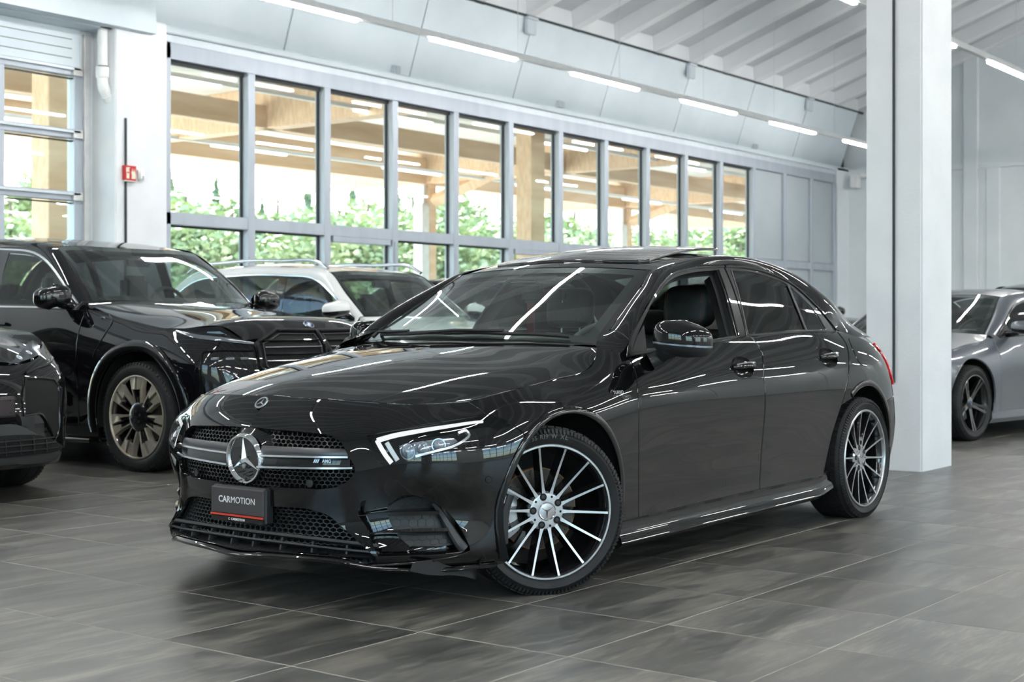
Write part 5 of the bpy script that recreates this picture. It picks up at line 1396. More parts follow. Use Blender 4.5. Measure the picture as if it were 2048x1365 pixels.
def spoke_mesh(n_sp, r0, r1, y_in, y_out, w0, w1, dep):
    """one spoke along +X: machined face + black flanks"""
    m = MB(); face = []
    N_ = 10; rows = []
    for k in range(N_):
        t = k/(N_-1); r = r0+(r1-r0)*t
        y = y_in+(y_out-y_in)*(t**1.5); ww = w0+(w1-w0)*t
        if t > .85: ww *= 1+(t-.85)*2.2
        if t < .14: ww *= 1+(.14-t)*4
        rows.append((r, y, ww))
    v, fF, fB = [], [], []
    for r, y, ww in rows: v += [(r, y, -ww/2), (r, y, ww/2), (r, y+dep, ww*1.25+.002), (r, y+dep, -ww*1.25-.002)]
    for k in range(N_-1):
        a, b = 4*k, 4*k+4
        fF.append((a, a+1, b+1, b)); fB += [(a+1, a+2, b+2, b+1), (a+2, a+3, b+3, b+2), (a+3, a, b, b+3)]
    me = bpy.data.meshes.new('spoke'); me.from_pydata(v, [], fF+fB); me.materials.append(M_alloy); me.materials.append(M_rimblk)
    for i, p in enumerate(me.polygons): p.material_index = 0 if i < len(fF) else 1
    bm = bmesh.new(); bm.from_mesh(me); bmesh.ops.recalc_face_normals(bm, faces=bm.faces[:]); bm.to_mesh(me); bm.free(); return me
def make_main_wheel(wl):
    w, rim, R = .235, .2575, .3235; yo = car_wheel('wheel', wl)
    sm = spoke_mesh(14, .066, rim-.004, yo+.034, yo+.006, .0105, .0072, .045)
    for k in range(14):
        o = link('spoke', sm, wl); o.rotation_euler = (0, 2*PI*k/14+.06, 0)
    MB().lathe([(.034, yo+.034), (.060, yo+.0335), (.068, yo+.0345), (.075, yo+.044), (.075, yo+.085), (.03, yo+.09)], 64, 'Y').build('hub', M_alloy, wl, smooth=35)
    for k in range(5):
        a = PI/2+2*PI*k/5+.25; c = P3(.056, a, 0)
        MB().lathe([(.0145, .0345), (.0145, .0326), (.0002, .0327)], 20, 'Y', (c[0], yo, c[2])).build('bolt_hole', M_void, wl, smooth=30)
        MB().lathe([(.0085, .0335), (.0085, .0322), (.006, .0316), (.0002, .0316)], 6, 'Y', (c[0], yo, c[2])).build('wheel_bolt', M_satin, wl)
        b_ = a+PI/5; c = P3(.058, b_, 0)
        MB().lathe([(.0048, .0328), (.0002, .0328)], 12, 'Y', (c[0], yo, c[2])).build('locating_hole', M_void, wl)
    MB().lathe([(.0002, yo+.027), (.028, yo+.0275), (.0355, yo+.029), (.0365, yo+.036)], 40, 'Y').build('centre_cap', M_satinchr, wl, smooth=35)
    MB().lathe([(.031, yo+.0265), (.033, yo+.0258), (.036, yo+.028)], 40, 'Y').build('cap_ring', M_chrome, wl, smooth=35)
    star_mb(.030, .0045, .004, lambda u, v, h: (-u, yo+.0272-h, -v)).build('cap_star', M_chrome, wl)
    MB().lathe([(.155, yo+.118), (.160, yo+.119), (.160, yo+.140), (.09, yo+.140)], 64, 'Y').build('disc_edge', M_rust, wl)
    MB().lathe([(.155, yo+.1175), (.085, yo+.1175), (.082, yo+.095), (.0005, yo+.095)], 64, 'Y').build('brake_disc', M_disc, wl, smooth=30)
    hm = MB()
    for k in range(48):
        r = .098+.05*((k*5) % 12)/12; a = 2*PI*k/48; c = P3(r, a, 0); hm.lathe([(.0028, .117), (.0002, .1169)], 6, 'Y', (c[0], yo, c[2]))
    tag(hm.build('disc_holes', M_void, wl), kind='stuff')
    return yo
def caliper(wl, yo, text=True, a_c=PI):
    P = []
    m = MB()
    prof = [(.108, .072), (.125, .066), (.165, .066), (.186, .074), (.195, .09), (.195, .135), (.108, .135)]
    rows = []
    for k in range(13):
        t = k/12; a = a_c-.52+1.04*t; e = 1-.12*(abs(t-.5)*2)**4
        rows.append([P3((r-.15)*e+.15, a, yo+y+(1-e)*.08) for r, y in prof])
    m.grid(rows, closed_v=True); m.f.append(tuple(range(7))); m.f.append(tuple(12*7+i for i in range(7)))
    m.build('caliper', M_calip, wl, smooth=40)
    MB().grid([[P3(r, a, yo+.0655) for a in np.linspace(a_c-.42, a_c+.42, 12)] for r in (.146, .148)]).build('caliper_groove', M_gap, wl)
    if text:
        me = text_mesh('AMG', .030, M_dark, .0005, True)
        o = link('caliper_lettering', me, wl); a = a_c
        r = Vector((math.sin(a), 0, -math.cos(a)))*1; u = Vector((math.cos(a), 0, math.sin(a))); n = Vector((0, -1, 0)); r = u.cross(n)
        o.matrix_local = Matrix(((r.x, u.x, n.x, .157*math.cos(a)), (r.y, u.y, n.y, yo+.0645), (r.z, u.z, n.z, .157*math.sin(a)), (0, 0, 0, 1)))
def ring_text(wl, body, r, yo, a_mid, size, mat, bold=True, step=None):
    ws = []
    for ch in body:
        if ch == ' ': ws.append((None, size*.35)); continue
        me = text_mesh(ch, size, mat, .0006, bold); xs = [v.co.x for v in me.vertices]; ws.append((me, (max(xs)-min(xs))+size*.14))
    tot = sum(w for _, w in ws); a = a_mid+tot/2/r
    for me, w in ws:
        a -= w/2/r
        if me:
            o = link('sidewall_lettering', me, wl); u = Vector((math.cos(a), 0, math.sin(a))); n = Vector((0, -1, 0)); rt_ = u.cross(n)
            o.matrix_local = Matrix(((rt_.x, u.x, n.x, r*math.cos(a)), (rt_.y, u.y, n.y, yo), (rt_.z, u.z, n.z, r*math.sin(a)), (0, 0, 0, 1)))
        a -= w/2/r
STEER = math.radians(-30)
M_tyrel = pbr('tyre_lettering', (.075, .075, .08), .5)
fwx, fwy = 0.0, .7835
kp = np.array([0, .70]); dvec = np.array([0, fwy-.70])
# steering to the right: the outer face of the left wheel swings forward
ca, sa = math.cos(STEER), math.sin(STEER)
wheels = []
for nm, cx, cyv, st, fl in (('fl', kp[0]-.0835*math.sin(-STEER), kp[1]+.0835*math.cos(STEER), -STEER, False), ('rl', 2.729, .7735, 0, False),
                            ('fr', -(-.0835*math.sin(-STEER)), -(kp[1]+.0835*math.cos(STEER)), -STEER, True), ('rr', 2.729, -.7735, 0, True)):
    wl = main_wheel(cx, cyv, -st, fl); wheels.append((nm, wl)); yo = make_main_wheel(wl)
    if nm in ('fl', 'fr'): caliper(wl, yo, nm == 'fl', PI+.12 if nm == 'fl' else .0)
    if nm == 'fl': ring_text(wl, '235/35 R19 W XL', .289, yo-.0042, PI/2+.10, .024, M_tyrel)
# wheel wells and underbody
def well(cx, cz, R, x0, x1):
    m = MB(); rows = []
    for a in np.linspace(-25, 205, 26):
        x = cx+R*math.cos(math.radians(a)); z = max(.14, cz+R*math.sin(math.radians(a))); rows.append([(x, .862, z), (x, .56, z)])
    m.grid(rows); k = len(m.v); m.v += [r[1] for r in rows]; m.f.append(tuple(range(k, k+len(rows)))); return m
for cx, cz in ((FC[0], FC[1]), (RC_[0], RC_[1])):
    for mir in (False, True): cy(well(cx, cz, .385, 0, 0), mir).build('wheel_arch_liner', M_matte, car, smooth=60)
# arch lips
for c_, R_2, a0, a1 in ((FC, FRd, 205, -14), (RC_, RR_, 122, -24)):
    pts = BX(arc(*c_, R_2+.012, a0 if c_ is FC else a0, a1, 40))
    ribbon(B.offset(-.002), pts, .030, .008, 'arch_lip', M_black, car)
MB().box(-.55, 3.35, -.70, .70, .15, .19).build('underbody', M_void, car)
MB().box(.42, 2.25, -.80, .80, .15, .30).build('floor_pan', M_void, car)
MB().box(-.6, .42, -.50, .50, .19, .58).build('engine_bay', M_void, car)

# ---------------------------------------------------------------- interior
def rbox(x0, x1, y0, y1, z0, z1, b=.03, seg=3):
    bm = bmesh.new(); bmesh.ops.create_cube(bm, size=1)
    for v in bm.verts: v.co = ((x0+x1)/2+v.co.x*(x1-x0), (y0+y1)/2+v.co.y*(y1-y0), (z0+z1)/2+v.co.z*(z1-z0))
    bmesh.ops.bevel(bm, geom=bm.edges[:], offset=b, segments=seg, affect='EDGES'); return MB().bm(bm)
def superbox(cx, cy_, cz, rx, ry, rz, e=.45, nu=18, nv=28, f=None):
    sg = lambda v, p: math.copysign(abs(v)**p, v); rows = []
    for i in range(nu+1):
        a = -PI/2+PI*i/nu; row = []
        for j in range(nv):
            b = 2*PI*j/nv; p = (cx+rx*sg(math.cos(a), e)*sg(math.cos(b), e), cy_+ry*sg(math.cos(a), e)*sg(math.sin(b), e), cz+rz*sg(math.sin(a), e))
            row.append(f(*p) if f else p)
        rows.append(row)
    return MB().grid(rows, closed_v=True)
def tiltbox(mb, px, pz, ang):
    ca, sa = math.cos(ang), math.sin(ang); mb.v = [(px+(x-px)*ca+(z-pz)*sa, y, pz-(x-px)*sa+(z-pz)*ca) for x, y, z in mb.v]; return mb
dash = []
for x, z, hw in ((.40, .90, .56), (.47, .945, .58), (.62, .950, .66), (.80, .940, .72), (.86, .90, .74), (.84, .78, .74), (.90, .60, .74)): dash.append([(x-.10*(1-abs(y)/hw)*(x < .5), y, z) for y in np.linspace(-hw, hw, 9)])
m = MB().grid(dash); m.build('dashboard', M_inter, car, smooth=40)
rbox(.66, .84, -.62, -.30, .955, .965, .004, 1)
hx_, _, hz_ = FR.at_y(1378, 614, .37)
for i, yc in enumerate((.37, -.37)):
    y0_, y1_ = -yc-.25, -yc+.25; bx0 = hx_-.10
    rbox(bx0-.52, bx0+.02, y0_, y1_, .36, .56, .05).build('front_seat_cushion', M_seat, car, smooth=50)
    tiltbox(superbox(bx0+.01, -yc, (.42+hz_-.13)/2, .085, .245, (hz_-.13-.42)/2, .35), bx0, .5, .16).build('front_seat_back', M_seat, car, smooth=50)
    superbox(hx_, -yc, hz_, .062, .135, .108, .5, f=lambda x, y, z: (x+.10*(z-hz_)+.9*(y+yc)**2*.6, y, z)).build('headrest', M_seat, car, smooth=True)
    for sg in (-1, 1):
        MB().tube([(hx_-.0555+.10*q+.0052, -yc+sg*.098, hz_+q) for q in np.linspace(-.075, .070, 8)], .0012, 5).build('headrest_seam', M_redst, car)
        tiltbox(rbox(bx0-.08, bx0+.0, -yc+sg*.215-.035, -yc+sg*.215+.035, .60, hz_-.20, .03), bx0, .5, .16).build('seat_bolster', M_seat, car, smooth=50)
        MB().tube([(hx_+.01, -yc+sg*.06, hz_-.18), (hx_+.01, -yc+sg*.06, hz_-.08)], .007, 8).build('headrest_post', M_satinchr, car)
rbox(2.05, 2.46, -.62, .62, .38, .58, .05).build('rear_bench', M_seat, car, smooth=50)
tiltbox(rbox(2.36, 2.50, -.62, .62, .52, 1.03, .05), 2.4, .5, .28).build('rear_backrest', M_seat, car, smooth=50)
for y in (.38, -.38): tiltbox(superbox(2.43, -y, 1.07, .05, .125, .075, .5), 2.4, .5, .28).build('rear_headrest', M_seat, car, smooth=50)
# steering wheel (left-hand drive)
swc = (.93, .37, .86); sw = MB(); a_t = .42
ringp = [];
for k in range(41):
    a = 2*PI*k/40; y, z = .185*math.cos(a), .185*math.sin(a); ringp.append((swc[0]+z*math.sin(a_t), -(swc[1]+y), swc[2]+z*math.cos(a_t)))
sw.tube(ringp, .016, 10, caps=False).build('steering_wheel', M_intg, car, smooth=True)
MB().lathe([(.0005, -.02), (.055, -.015), (.06, .03)], 24, 'X', (swc[0], -swc[1], swc[2])).build('steering_hub', M_inter, car, smooth=40)
for a in (0, PI, -PI/2):
    y, z = .18*math.cos(a), .18*math.sin(a); MB().tube([(swc[0]-.01, -swc[1], swc[2]), (swc[0]+z*math.sin(a_t), -(swc[1]+y), swc[2]+z*math.cos(a_t))], .015, 6).build('steering_spoke', M_intg, car)
MB().lathe([(.0005, -.023), (.02, -.022)], 20, 'X', (swc[0], -swc[1], swc[2])).build('steering_emblem', M_chrome, car)
# mirror foot and camera box behind the screen
rbox(.93, 1.06, -.16, .16, 1.225, 1.262, .012).build('camera_housing', M_intg, car, smooth=40)
rbox(.86, .93, -.08, .08, 1.215, 1.24, .01).build('sensor_bracket', M_intg, car, smooth=40)
rbox(1.02, 1.05, -.13, .13, 1.135, 1.20, .02).build('rear_view_mirror', M_inter, car, smooth=40)
MB().tube([(1.0, 0, 1.24), (1.03, 0, 1.18)], .012, 8).build('mirror_stalk', M_inter, car)
M_belt = pbr('red_seat_belt', (.22, .035, .03), .7)
for y in (-.60, .60): MB().box(1.72, 1.725, y-.024, y+.024, .45, 1.16).build('seat_belt', M_belt, car)
skin(Rf.offset(-.035), .04, Rf.sk[-1], Rf.tk[2], Rf.tk[-1]-.03, 14, 10, 'headliner', M_intg, car, flip=True)
for y in (-.80, .80): rbox(.62, 2.3, y-.02, y+.02, .42, .93, .015, 1).build('door_card', M_inter, car)
# ================================================================== THE OTHER CARS
def interp_ring(pts, n):
    P = np.asarray(pts, float); d = np.concatenate([[0], np.cumsum(np.linalg.norm(np.diff(P, axis=0), axis=1))]); q = np.linspace(0, d[-1], n)
    M = nat_spline_M(d); return basis(d, M, q)@P
PS = ([0, .1, .25, .45, .62, .72, .82, .9, 1.0, 1.1, 1.25], [-.05, -.03, -.028, -.014, 0, 0, -.014, -.032, -.070, -.12, -.20])
PF = ([0, .1, .25, .5, .68, .8, .9, 1.0, 1.1, 1.3], [-.05, -.02, -.01, 0, 0, -.018, -.055, -.12, -.22, -.45])
PN = ([0, .1, .3, .5, .7, .85, 1.0, 1.15, 1.4], [-.06, 0, 0, -.005, -.025, -.06, -.13, -.28, -.55])
PR = ([0, .15, .3, .5, .7, .9, 1.0, 1.15, 1.4], [-.13, -.05, 0, -.01, -.025, -.06, -.09, -.15, -.28])
def generic_car(root, sp, mp):
    """sp: measurements in the car frame; mp: paint"""
    W, fo, wb, ro, zs, zb = sp['W'], sp['fo'], sp['wb'], sp['ro'], sp['zs'], sp['zb']; R = sp['R']; sig = {}
    he = np.array(sp['hood_edge']); zh = lambda x: float(np.interp(x, he[:, 0], he[:, 2])); zhn = lambda x: zh(x+.11)
    nose = [(-fo, 0), (-fo+.015, .3*W), (-fo+.06, .55*W), (-fo+.14, .74*W), (-fo+.27, .88*W), (-fo+.46, .96*W)]
    mid = [(-.15, .99*W), (.15, W), (.45, W), (.8, W), (1.3, W), (1.9, W), (wb-.3, W), (wb+.05, .995*W)]
    tail = [(wb+ro-.50, .965*W), (wb+ro-.27, .90*W), (wb+ro-.12, .78*W), (wb+ro-.04, .55*W), (wb+ro-.01, .28*W), (wb+ro, 0)]
    zt = max(zb(0), zb(wb))+.10; zr = np.linspace(zs, zt, 13); cols = []
    for i, (x, y) in enumerate(nose+mid+tail):
        if i < 4: o = np.interp((zr-zs)/(zhn(x)-zs), *PN)*sp.get('nk', 1)
        elif x < .55: o = np.interp((zr-zs)/(zh(x+.11*max(0, min(1, (-.2-x)/.3)))-zs), *PF)
        elif x > wb+ro-.4: o = np.interp((zr-zs)/(zb(x)-zs), *PR)
        else:
            o = np.interp((zr-zs)/(zb(x)-zs), *PS)
        cols.append((x, y, list(o)))
    Bg = body_loft(cols, zr)
    if Bg.normal([[Bg.sk[10], (zs+zt)/2]])[0, 1] < 0: Bg.sign = -1
    SIDE = lambda pts: Bg.side(pts, region=lambda g: (g[:, 0] > Bg.sk[3]) & (g[:, 0] < Bg.sk[-4]))
    fs = [root]
    fc, rc, ar = (0, R+.01), (wb, R+.01), R+sp.get('gap', .05)
    zsl = zs+.09
    def lim(cx, a): return math.degrees(math.asin(max(-1, min(1, (a-(R+.01))/ar))))
    a_lo = lim(0, zsl+.005)
    df = sp['doors']                                     # x of door gaps
    top = lambda x: zb(x) if x > .5 else zh(x)
    hx = [p for p in he if p[0] < df[0]-.02]
    xf = hx[1][0]+.05 if len(hx) > 1 else -.5
    arcF = arc(*fc, ar, 180-a_lo, a_lo, 26); arcR = arc(*rc, ar, 180-a_lo, a_lo, 26)
    # fender
    up = [(x, top(x)-.002) for x in np.linspace(df[0]-.012, xf, 9)]
    fpoly = loop([tuple(q) for q in SIDE(up)], [tuple(q) for q in SIDE([up[-1], (xf+.03, zh(xf)-.16), arcF[7]])], [tuple(q) for q in SIDE(arcF[7:])],
                 [tuple(q) for q in SIDE([arcF[-1], (df[0]-.012, zsl)])], [tuple(q) for q in SIDE([(df[0]-.012, zsl), (df[0]-.012, top(df[0]))])], step=.04)
    panel(Bg, fpoly, h=.07, name='front_fender', mat=mp, parent=root)
    # bumper
    lowz = zs+.005
    bt = SIDE([(xf-.006, zh(xf)-.004), (xf+.022, zh(xf)-.16), arcF[7]]); ba = SIDE(arcF[:8][::-1])
    nt_ = sp['hood_center'][0][2]-.012
    hf_ = [p for p in sp['hood_edge'] if p[0] < xf-.05]
    ND = [tuple(q) for q in Bg._solve(lambda g: Bg.ev(g)[:, 1:], [(p[1], p[2]-.006) for p in hf_], front=lambda g: g[:, 0] < Bg.sk[7])]
    bl = loop([(0.0, nt_)]+ND+[tuple(bt[0])], [tuple(q) for q in bt], [tuple(q) for q in ba], [tuple(ba[-1]), (Bg.sk[5], lowz+.03), (Bg.sk[3], lowz), (0.0, lowz)], [(0.0, lowz), (0.0, nt_)], step=.04)
    panel(Bg, bl, h=.07, depth=.02, name='front_bumper', mat=mp, parent=root)
    # doors
    for k in range(len(df)-1):
        a, b_ = df[k], df[k+1]; last = k == len(df)-2
        tp = [(x, zb(x)-.004) for x in np.linspace(b_-.004, a+.004, 6)]
        if last and b_ > wb-ar-.05:
            rr_ = [(b_-.004, zb(b_)-.004), (b_+.03, zb(b_)*.6+.4*(R+ar)), (wb-ar*.72, R+.01+ar*.72)]
            q = [tuple(p) for p in arcR if p[0] < wb-ar*.72][::-1]
            poly = loop([tuple(t) for t in SIDE(tp)], [tuple(t) for t in SIDE([(a+.004, zb(a)), (a+.004, zsl)])], [tuple(t) for t in SIDE([(a+.004, zsl), (q[-1][0], zsl)])], [tuple(t) for t in SIDE(q[::-1])], [tuple(t) for t in SIDE(rr_[::-1])], step=.04)
        else:
            poly = loop([tuple(t) for t in SIDE(tp)], [tuple(t) for t in SIDE([(a+.004, zb(a)), (a+.004, zsl)])], [tuple(t) for t in SIDE([(a+.004, zsl), (b_-.004, zsl)])], [tuple(t) for t in SIDE([(b_-.004, zsl), (b_-.004, zb(b_)-.004)])], step=.04)
        panel(Bg, poly, h=.07, name='front_door' if k == 0 else 'rear_door', mat=mp, parent=root)
    # rear quarter + bumper in one sweep, then tailgate
    b_ = df[-1]; er = Bg.sk[-1]
    if b_ > wb-ar-.05: s0 = [(b_+.006, zb(b_)-.004), (b_+.036, zb(b_)*.6+.4*(R+ar)), (wb-ar*.70, R+.01+ar*.70)]; q = [p for p in arcR if p[0] > wb-ar*.69]
    else: s0 = [(b_+.006, zb(b_)-.004), (b_+.006, zsl)]; q = arcR
    xe = wb+ro-.30
    zq = [(x, zb(x)+.0) for x in np.linspace(xe, b_+.006, 8)]
    poly = loop([tuple(t) for t in SIDE(s0)], [tuple(t) for t in SIDE([s0[-1]]+q)], [tuple(SIDE([q[-1]])[0]), (Bg.sk[-4], zs+.05), (er, zs+.05)], [(er, zs+.05), (er, zb(wb+ro)-.05)], [(er, zb(wb+ro)-.05), (Bg.sk[-4], zb(wb+ro)-.05), tuple(SIDE([zq[0]])[0])], [tuple(t) for t in SIDE(zq)], step=.05)
    panel(Bg, poly, h=.09, name='rear_quarter', mat=mp, parent=root)
    # sill + arch cladding
    for m_ in (False, True):
        rows = [[(x, W-.05, zsl+.01), (x, W-.025, zsl-.0), (x, W-.02, zs+.03), (x, W-.05, zs-.01), (x, W-.3, zs-.02)] for x in np.linspace(ar-.03, wb-ar+.03, 12)]
        mm = MB().grid(rows); mm.f.append(tuple(range(5))); mm.f.append(tuple(11*5+i for i in range(5))); cy(mm, m_).build('side_sill', sp.get('sill_mat', M_gloss), root, smooth=40)
    for c_ in (fc, rc):
        pts = SIDE(arc(*c_, ar+sp.get('clad', .012)/2, 182-a_lo, a_lo-2, 40)); ribbon(Bg, pts, sp.get('clad', .014), sp.get('clad_h', .006), 'arch_trim', sp.get('clad_mat', mp), root)
        for m_ in (False, True):
            rows = [[(c_[0]+(ar+.015)*math.cos(t), W-.04, max(zs, c_[1]+(ar+.015)*math.sin(t))), (c_[0]+(ar+.015)*math.cos(t), W-.40, max(zs, c_[1]+(ar+.015)*math.sin(t)))] for t in np.linspace(-.5, PI+.5, 24)]
            mm = MB().grid(rows); k = len(mm.v); mm.v += [r[1] for r in rows]; mm.f.append(tuple(range(k, k+24))); cy(mm, m_).build('wheel_arch_liner', M_matte, root, smooth=60)
    MB().box(-fo+.25, wb+ro-.25, -W+.22, W-.22, zs, zs+.05).build('underbody', M_void, root)
    MB().box(ar, wb-ar, -W+.10, W-.10, zs-.01, zs+.12).build('floor_pan', M_void, root)
    MB().box(-fo+.25, ar, -W*.55, W*.55, zs+.03, zh(0)-.18).build('engine_bay', M_void, root)
    # hood
    n = 8; he2 = []
    for i, p in enumerate(sp['hood_edge']):
        if p[0] < xf-.05: he2.append(tuple(Bg.ev([ND[i]])[0]+[0, 0, .004]))
        elif i < len(sp['hood_edge'])-1: he2.append(tuple(Bg.ev(SIDE([(p[0], p[2]-.004)]))[0]+[0, 0, .004]))
        else: he2.append(tuple(p))
    E = interp_ring(he2, n); C = interp_ring([tuple(Bg.ev([[0.0, nt_]])[0]+[0, 0, .004])]+list(sp['hood_center'][1:]), n); rings = [C]
    for t, lift in ((.35, .010), (.68, .012)):
        rings.append(C+(E-C)*[1, t, 1]*np.array([t**1.6, 1, t**2.2])/np.array([1, 1, 1])+[0, 0, lift*sp.get('dome', 1)*t])
    rings.append(E); H_ = Loft([rings[2]*[1, -1, 1], rings[1]*[1, -1, 1]]+rings)
    if H_.normal([[H_.sk[4], H_.tk[3]]])[0, 2] < 0: H_.sign = -1
    skin(H_, 0, H_.sk[-1], H_.tk[2], H_.tk[-1]-.004, 30, 18, 'hood', mp, root)
    fl_ = np.stack([E+[0, 0, -.001], E+[0, .010, -.02], E+[.02, .004, -.10]], 0)
    for m_ in (False, True): cy(MB().grid(fl_), m_).build('hood_flange', mp, root, smooth=60)
    # greenhouse lofts
    U, L = np.array(sp['U']), np.array(sp['L']); ia, ir = sp['ia'], sp['ir']     # header index, rear header index
    def cen(pts, a, b): return interp_ring(pts, b-a+1)
    def span(pts, a, b, lift=.008):
        Cn = cen(pts, a, b); Ed = U[a:b+1]
        r1 = Cn+(Ed-Cn)*[.15, .4, .18]+[0, 0, lift*.5]; r2 = Cn+(Ed-Cn)*[.52, .75, .52]+[0, 0, lift]
        q = Loft([r2*[1, -1, 1], r1*[1, -1, 1], Cn, r1, r2, Ed])
        if q.normal([[q.sk[-1]/2, q.tk[2]]])[0, 2] < 0: q.sign = -1
        return q
    wsf, rff, rwf = span(sp['ws_c'], 0, ia), span(sp['roof_c'], ia, ir), span(sp['rear_c'], ir, len(U)-1)
    skin(wsf, .01, wsf.sk[-1], wsf.tk[2], wsf.tk[-1]-.02, 24, 16, 'windscreen', M_wsg, root)
    skin(wsf.offset(-.004), .0, .07, wsf.tk[2], wsf.tk[-1], 4, 12, 'windscreen_border', M_gloss, root)
    skin(wsf.offset(-.004), wsf.sk[-1]-.06, wsf.sk[-1], wsf.tk[2], wsf.tk[-1], 4, 12, 'windscreen_border', M_gloss, root)
    skin(wsf.offset(-.004), .0, wsf.sk[-1], wsf.tk[-1]-.06, wsf.tk[-1], 20, 4, 'windscreen_border', M_gloss, root)
    skin(rff, .0, rff.sk[-1], rff.tk[2], rff.tk[-1], 24, 16, 'roof', sp.get('roof_mat', mp), root)
    skin(rwf, .02, rwf.sk[-1]*.72, rwf.tk[2], rwf.tk[-1]-.02, 14, 12, 'rear_window', M_tint, root)
    skin(rwf, rwf.sk[-1]*.72, rwf.sk[-1], rwf.tk[2], rwf.tk[-1], 8, 12, 'tailgate', mp, root)
    d_ = U-L; tt = np.gradient((L+U)/2, axis=0); nn = np.cross(tt, d_); nn /= np.maximum(np.linalg.norm(nn, axis=1, keepdims=True), 1e-9); nn *= np.where(nn[:, 1:2]+nn[:, 2:3] > 0, 1, -1)
    ln = np.linalg.norm(d_, axis=1, keepdims=True)
    Sg = Loft([L, L+.2*d_+nn*ln*.09, L+.5*d_+nn*ln*.15, L+.82*d_+nn*ln*.09, U])
    if (Sg.normal([[Sg.sk[len(U)//2], Sg.tk[2]]])[0]*[0, 1, 1]).sum() < 0: Sg.sign = -1
    skin(Sg, 0, Sg.sk[-1], 0, Sg.tk[-1], 70, 8, 'roof_rail', sp.get('pillar_mat', mp), root)
    # fender foot under the A-pillar
    bl_ = []
    xs = np.linspace(sp['hood_edge'][-1][0], L[0][0], 8)
    for k, x in enumerate(xs):
        b0 = Bg.ev(SIDE([(x, top(x)-.02)]))[0]; u_ = Sg.ev([[.02, Sg.tk[-1]*(1-k/7)]])[0]; bl_.append([tuple(b0), tuple(.5*b0+.5*u_+[0, .004, .006]), tuple(u_)])
    for m_ in (False, True): cy(MB().grid(bl_), m_).build('cowl_side', mp, root, smooth=60)
    # side glass
    k_ = sp['igl']; Lg = L[:k_+1]; xb = Lg[:, 0]; bel = np.array([[x, np.interp(x, [p[0] for p in sp['belt']], [p[1] for p in sp['belt']]), zb(x)+.004] for x in xb])
    Gg = Loft([bel, .5*(bel+Lg)+[0, .012, 0], Lg], tk=[0, .5, 1])
    if Gg.normal([[Gg.sk[k_//2], .5]])[0, 1] < 0: Gg.sign = -1
    xs_ = lambda x: float(np.interp(x, xb, Gg.sk))
    skin(Gg.offset(-.006), Gg.sk[0], Gg.sk[-1], 0, 1, 60, 8, 'window_surround', M_gloss, root) if False else None
    wins = sp['windows']; holes = []
    for (a, b_, gm) in wins:
        A = xs_(a); Bq = xs_(b_)
        lo, hi = .05, .93
        pol = loop([(A, lo), (Bq, lo)], [(Bq, lo), (min(Bq+.02, Gg.sk[-1]), hi if b_ < xb[-1]-.15 else .55)], [(min(Bq+.02, Gg.sk[-1]), hi if b_ < xb[-1]-.15 else .55), (A+(.03 if a > xb[0]+.2 else .10), hi)], [(A+(.03 if a > xb[0]+.2 else .10), hi), (A, lo)], step=.05)
        holes.append(pol)
        panel(Gg.offset(-.004), pol, h=.09, depth=0, name='side_glass', mat=gm, parent=root)
    eps = .004
    outp = loop([(Gg.sk[0]+eps, 0.0), (Gg.sk[-1]-eps, 0.0)], [(Gg.sk[-1]-eps, 0), (Gg.sk[-1]-eps, 1)], [(Gg.sk[-1]-eps, 1), (Gg.sk[0]+eps, 1)], [(Gg.sk[0]+eps, 1), (Gg.sk[0]+eps, 0)], step=.05)
    panel(Gg, outp, holes, h=.09, depth=.012, name='window_frames', mat=sp.get('frame_mat', M_gloss), parent=root)
    ribbon(Gg, [(s, .985) for s in np.linspace(.02, Gg.sk[-1]-.02, 40)], .016, .006, 'window_trim', sp.get('trim_mat', M_gloss), root)
    ribbon(Gg, [(s, .0) for s in np.linspace(.02, Gg.sk[-1]-.02, 30)], .02, .008, 'belt_trim', sp.get('trim_mat', M_gloss), root)
    # mirrors
    mc_ = np.array(sp['mirror']); a_ = sp.get('mirror_size', (.075, .12, .075))
    for m_ in (False, True):
        rows = []
        for v in np.linspace(-1, 1, 11):
            k = (1-abs(v)**3.2)**.5 if abs(v) < 1 else .02
            rows.append([(mc_[0]-(a_[0] if math.cos(t) > 0 else a_[0]*.5)*k*math.copysign(abs(math.cos(t))**.8, math.cos(t))+.02*math.sin(t), mc_[1]+a_[1]*k*math.copysign(abs(math.sin(t))**.75, math.sin(t)), mc_[2]+a_[2]*v-.012*math.sin(t)) for t in np.linspace(0, 2*PI, 24, endpoint=False)])
        cy(MB().grid(rows[4:], closed_v=True), m_).build('mirror_housing', sp.get('mirror_mat', mp), root, smooth=60)
        cy(MB().grid(rows[:5], closed_v=True), m_).build('mirror_lower', M_gloss, root, smooth=60)
        cy(MB().tube([(mc_[0]+.02, mc_[1]-a_[1]*1.9, mc_[2]-a_[2]*.9), (mc_[0], mc_[1]-a_[1]*.5, mc_[2]-a_[2]*.6)], .03, 10), m_).build('mirror_arm', M_gloss, root, smooth=50)
        cy(MB().add([(mc_[0]+a_[0]*.51, mc_[1]+.9*a_[1]*math.cos(t), mc_[2]+.8*a_[2]*math.sin(t)) for t in np.linspace(0, 2*PI, 20, endpoint=False)], [tuple(range(20))]), m_).build('mirror_glass', M_chrome, root)
    # handles
    for x in sp.get('handles', []):
        z = sp.get('handle_z', zb(x)-.13); st = SIDE([(x, z)])[0]; ribbon(Bg, spl([st-[.09, 0], st+[.09, .004]], n=8), .026, .028, 'door_handle', mp, root)
    # cabin
    cz = sp.get('seat_z', .55); cx_ = sp['ws_c'][0][0]
    MB().bm(_cube(cx_+.10, cx_+.55, -W+.14, W-.14, zs+.15, sp['ws_c'][0][2]-.02, .04)).build('dashboard', M_inter, root, smooth=50)
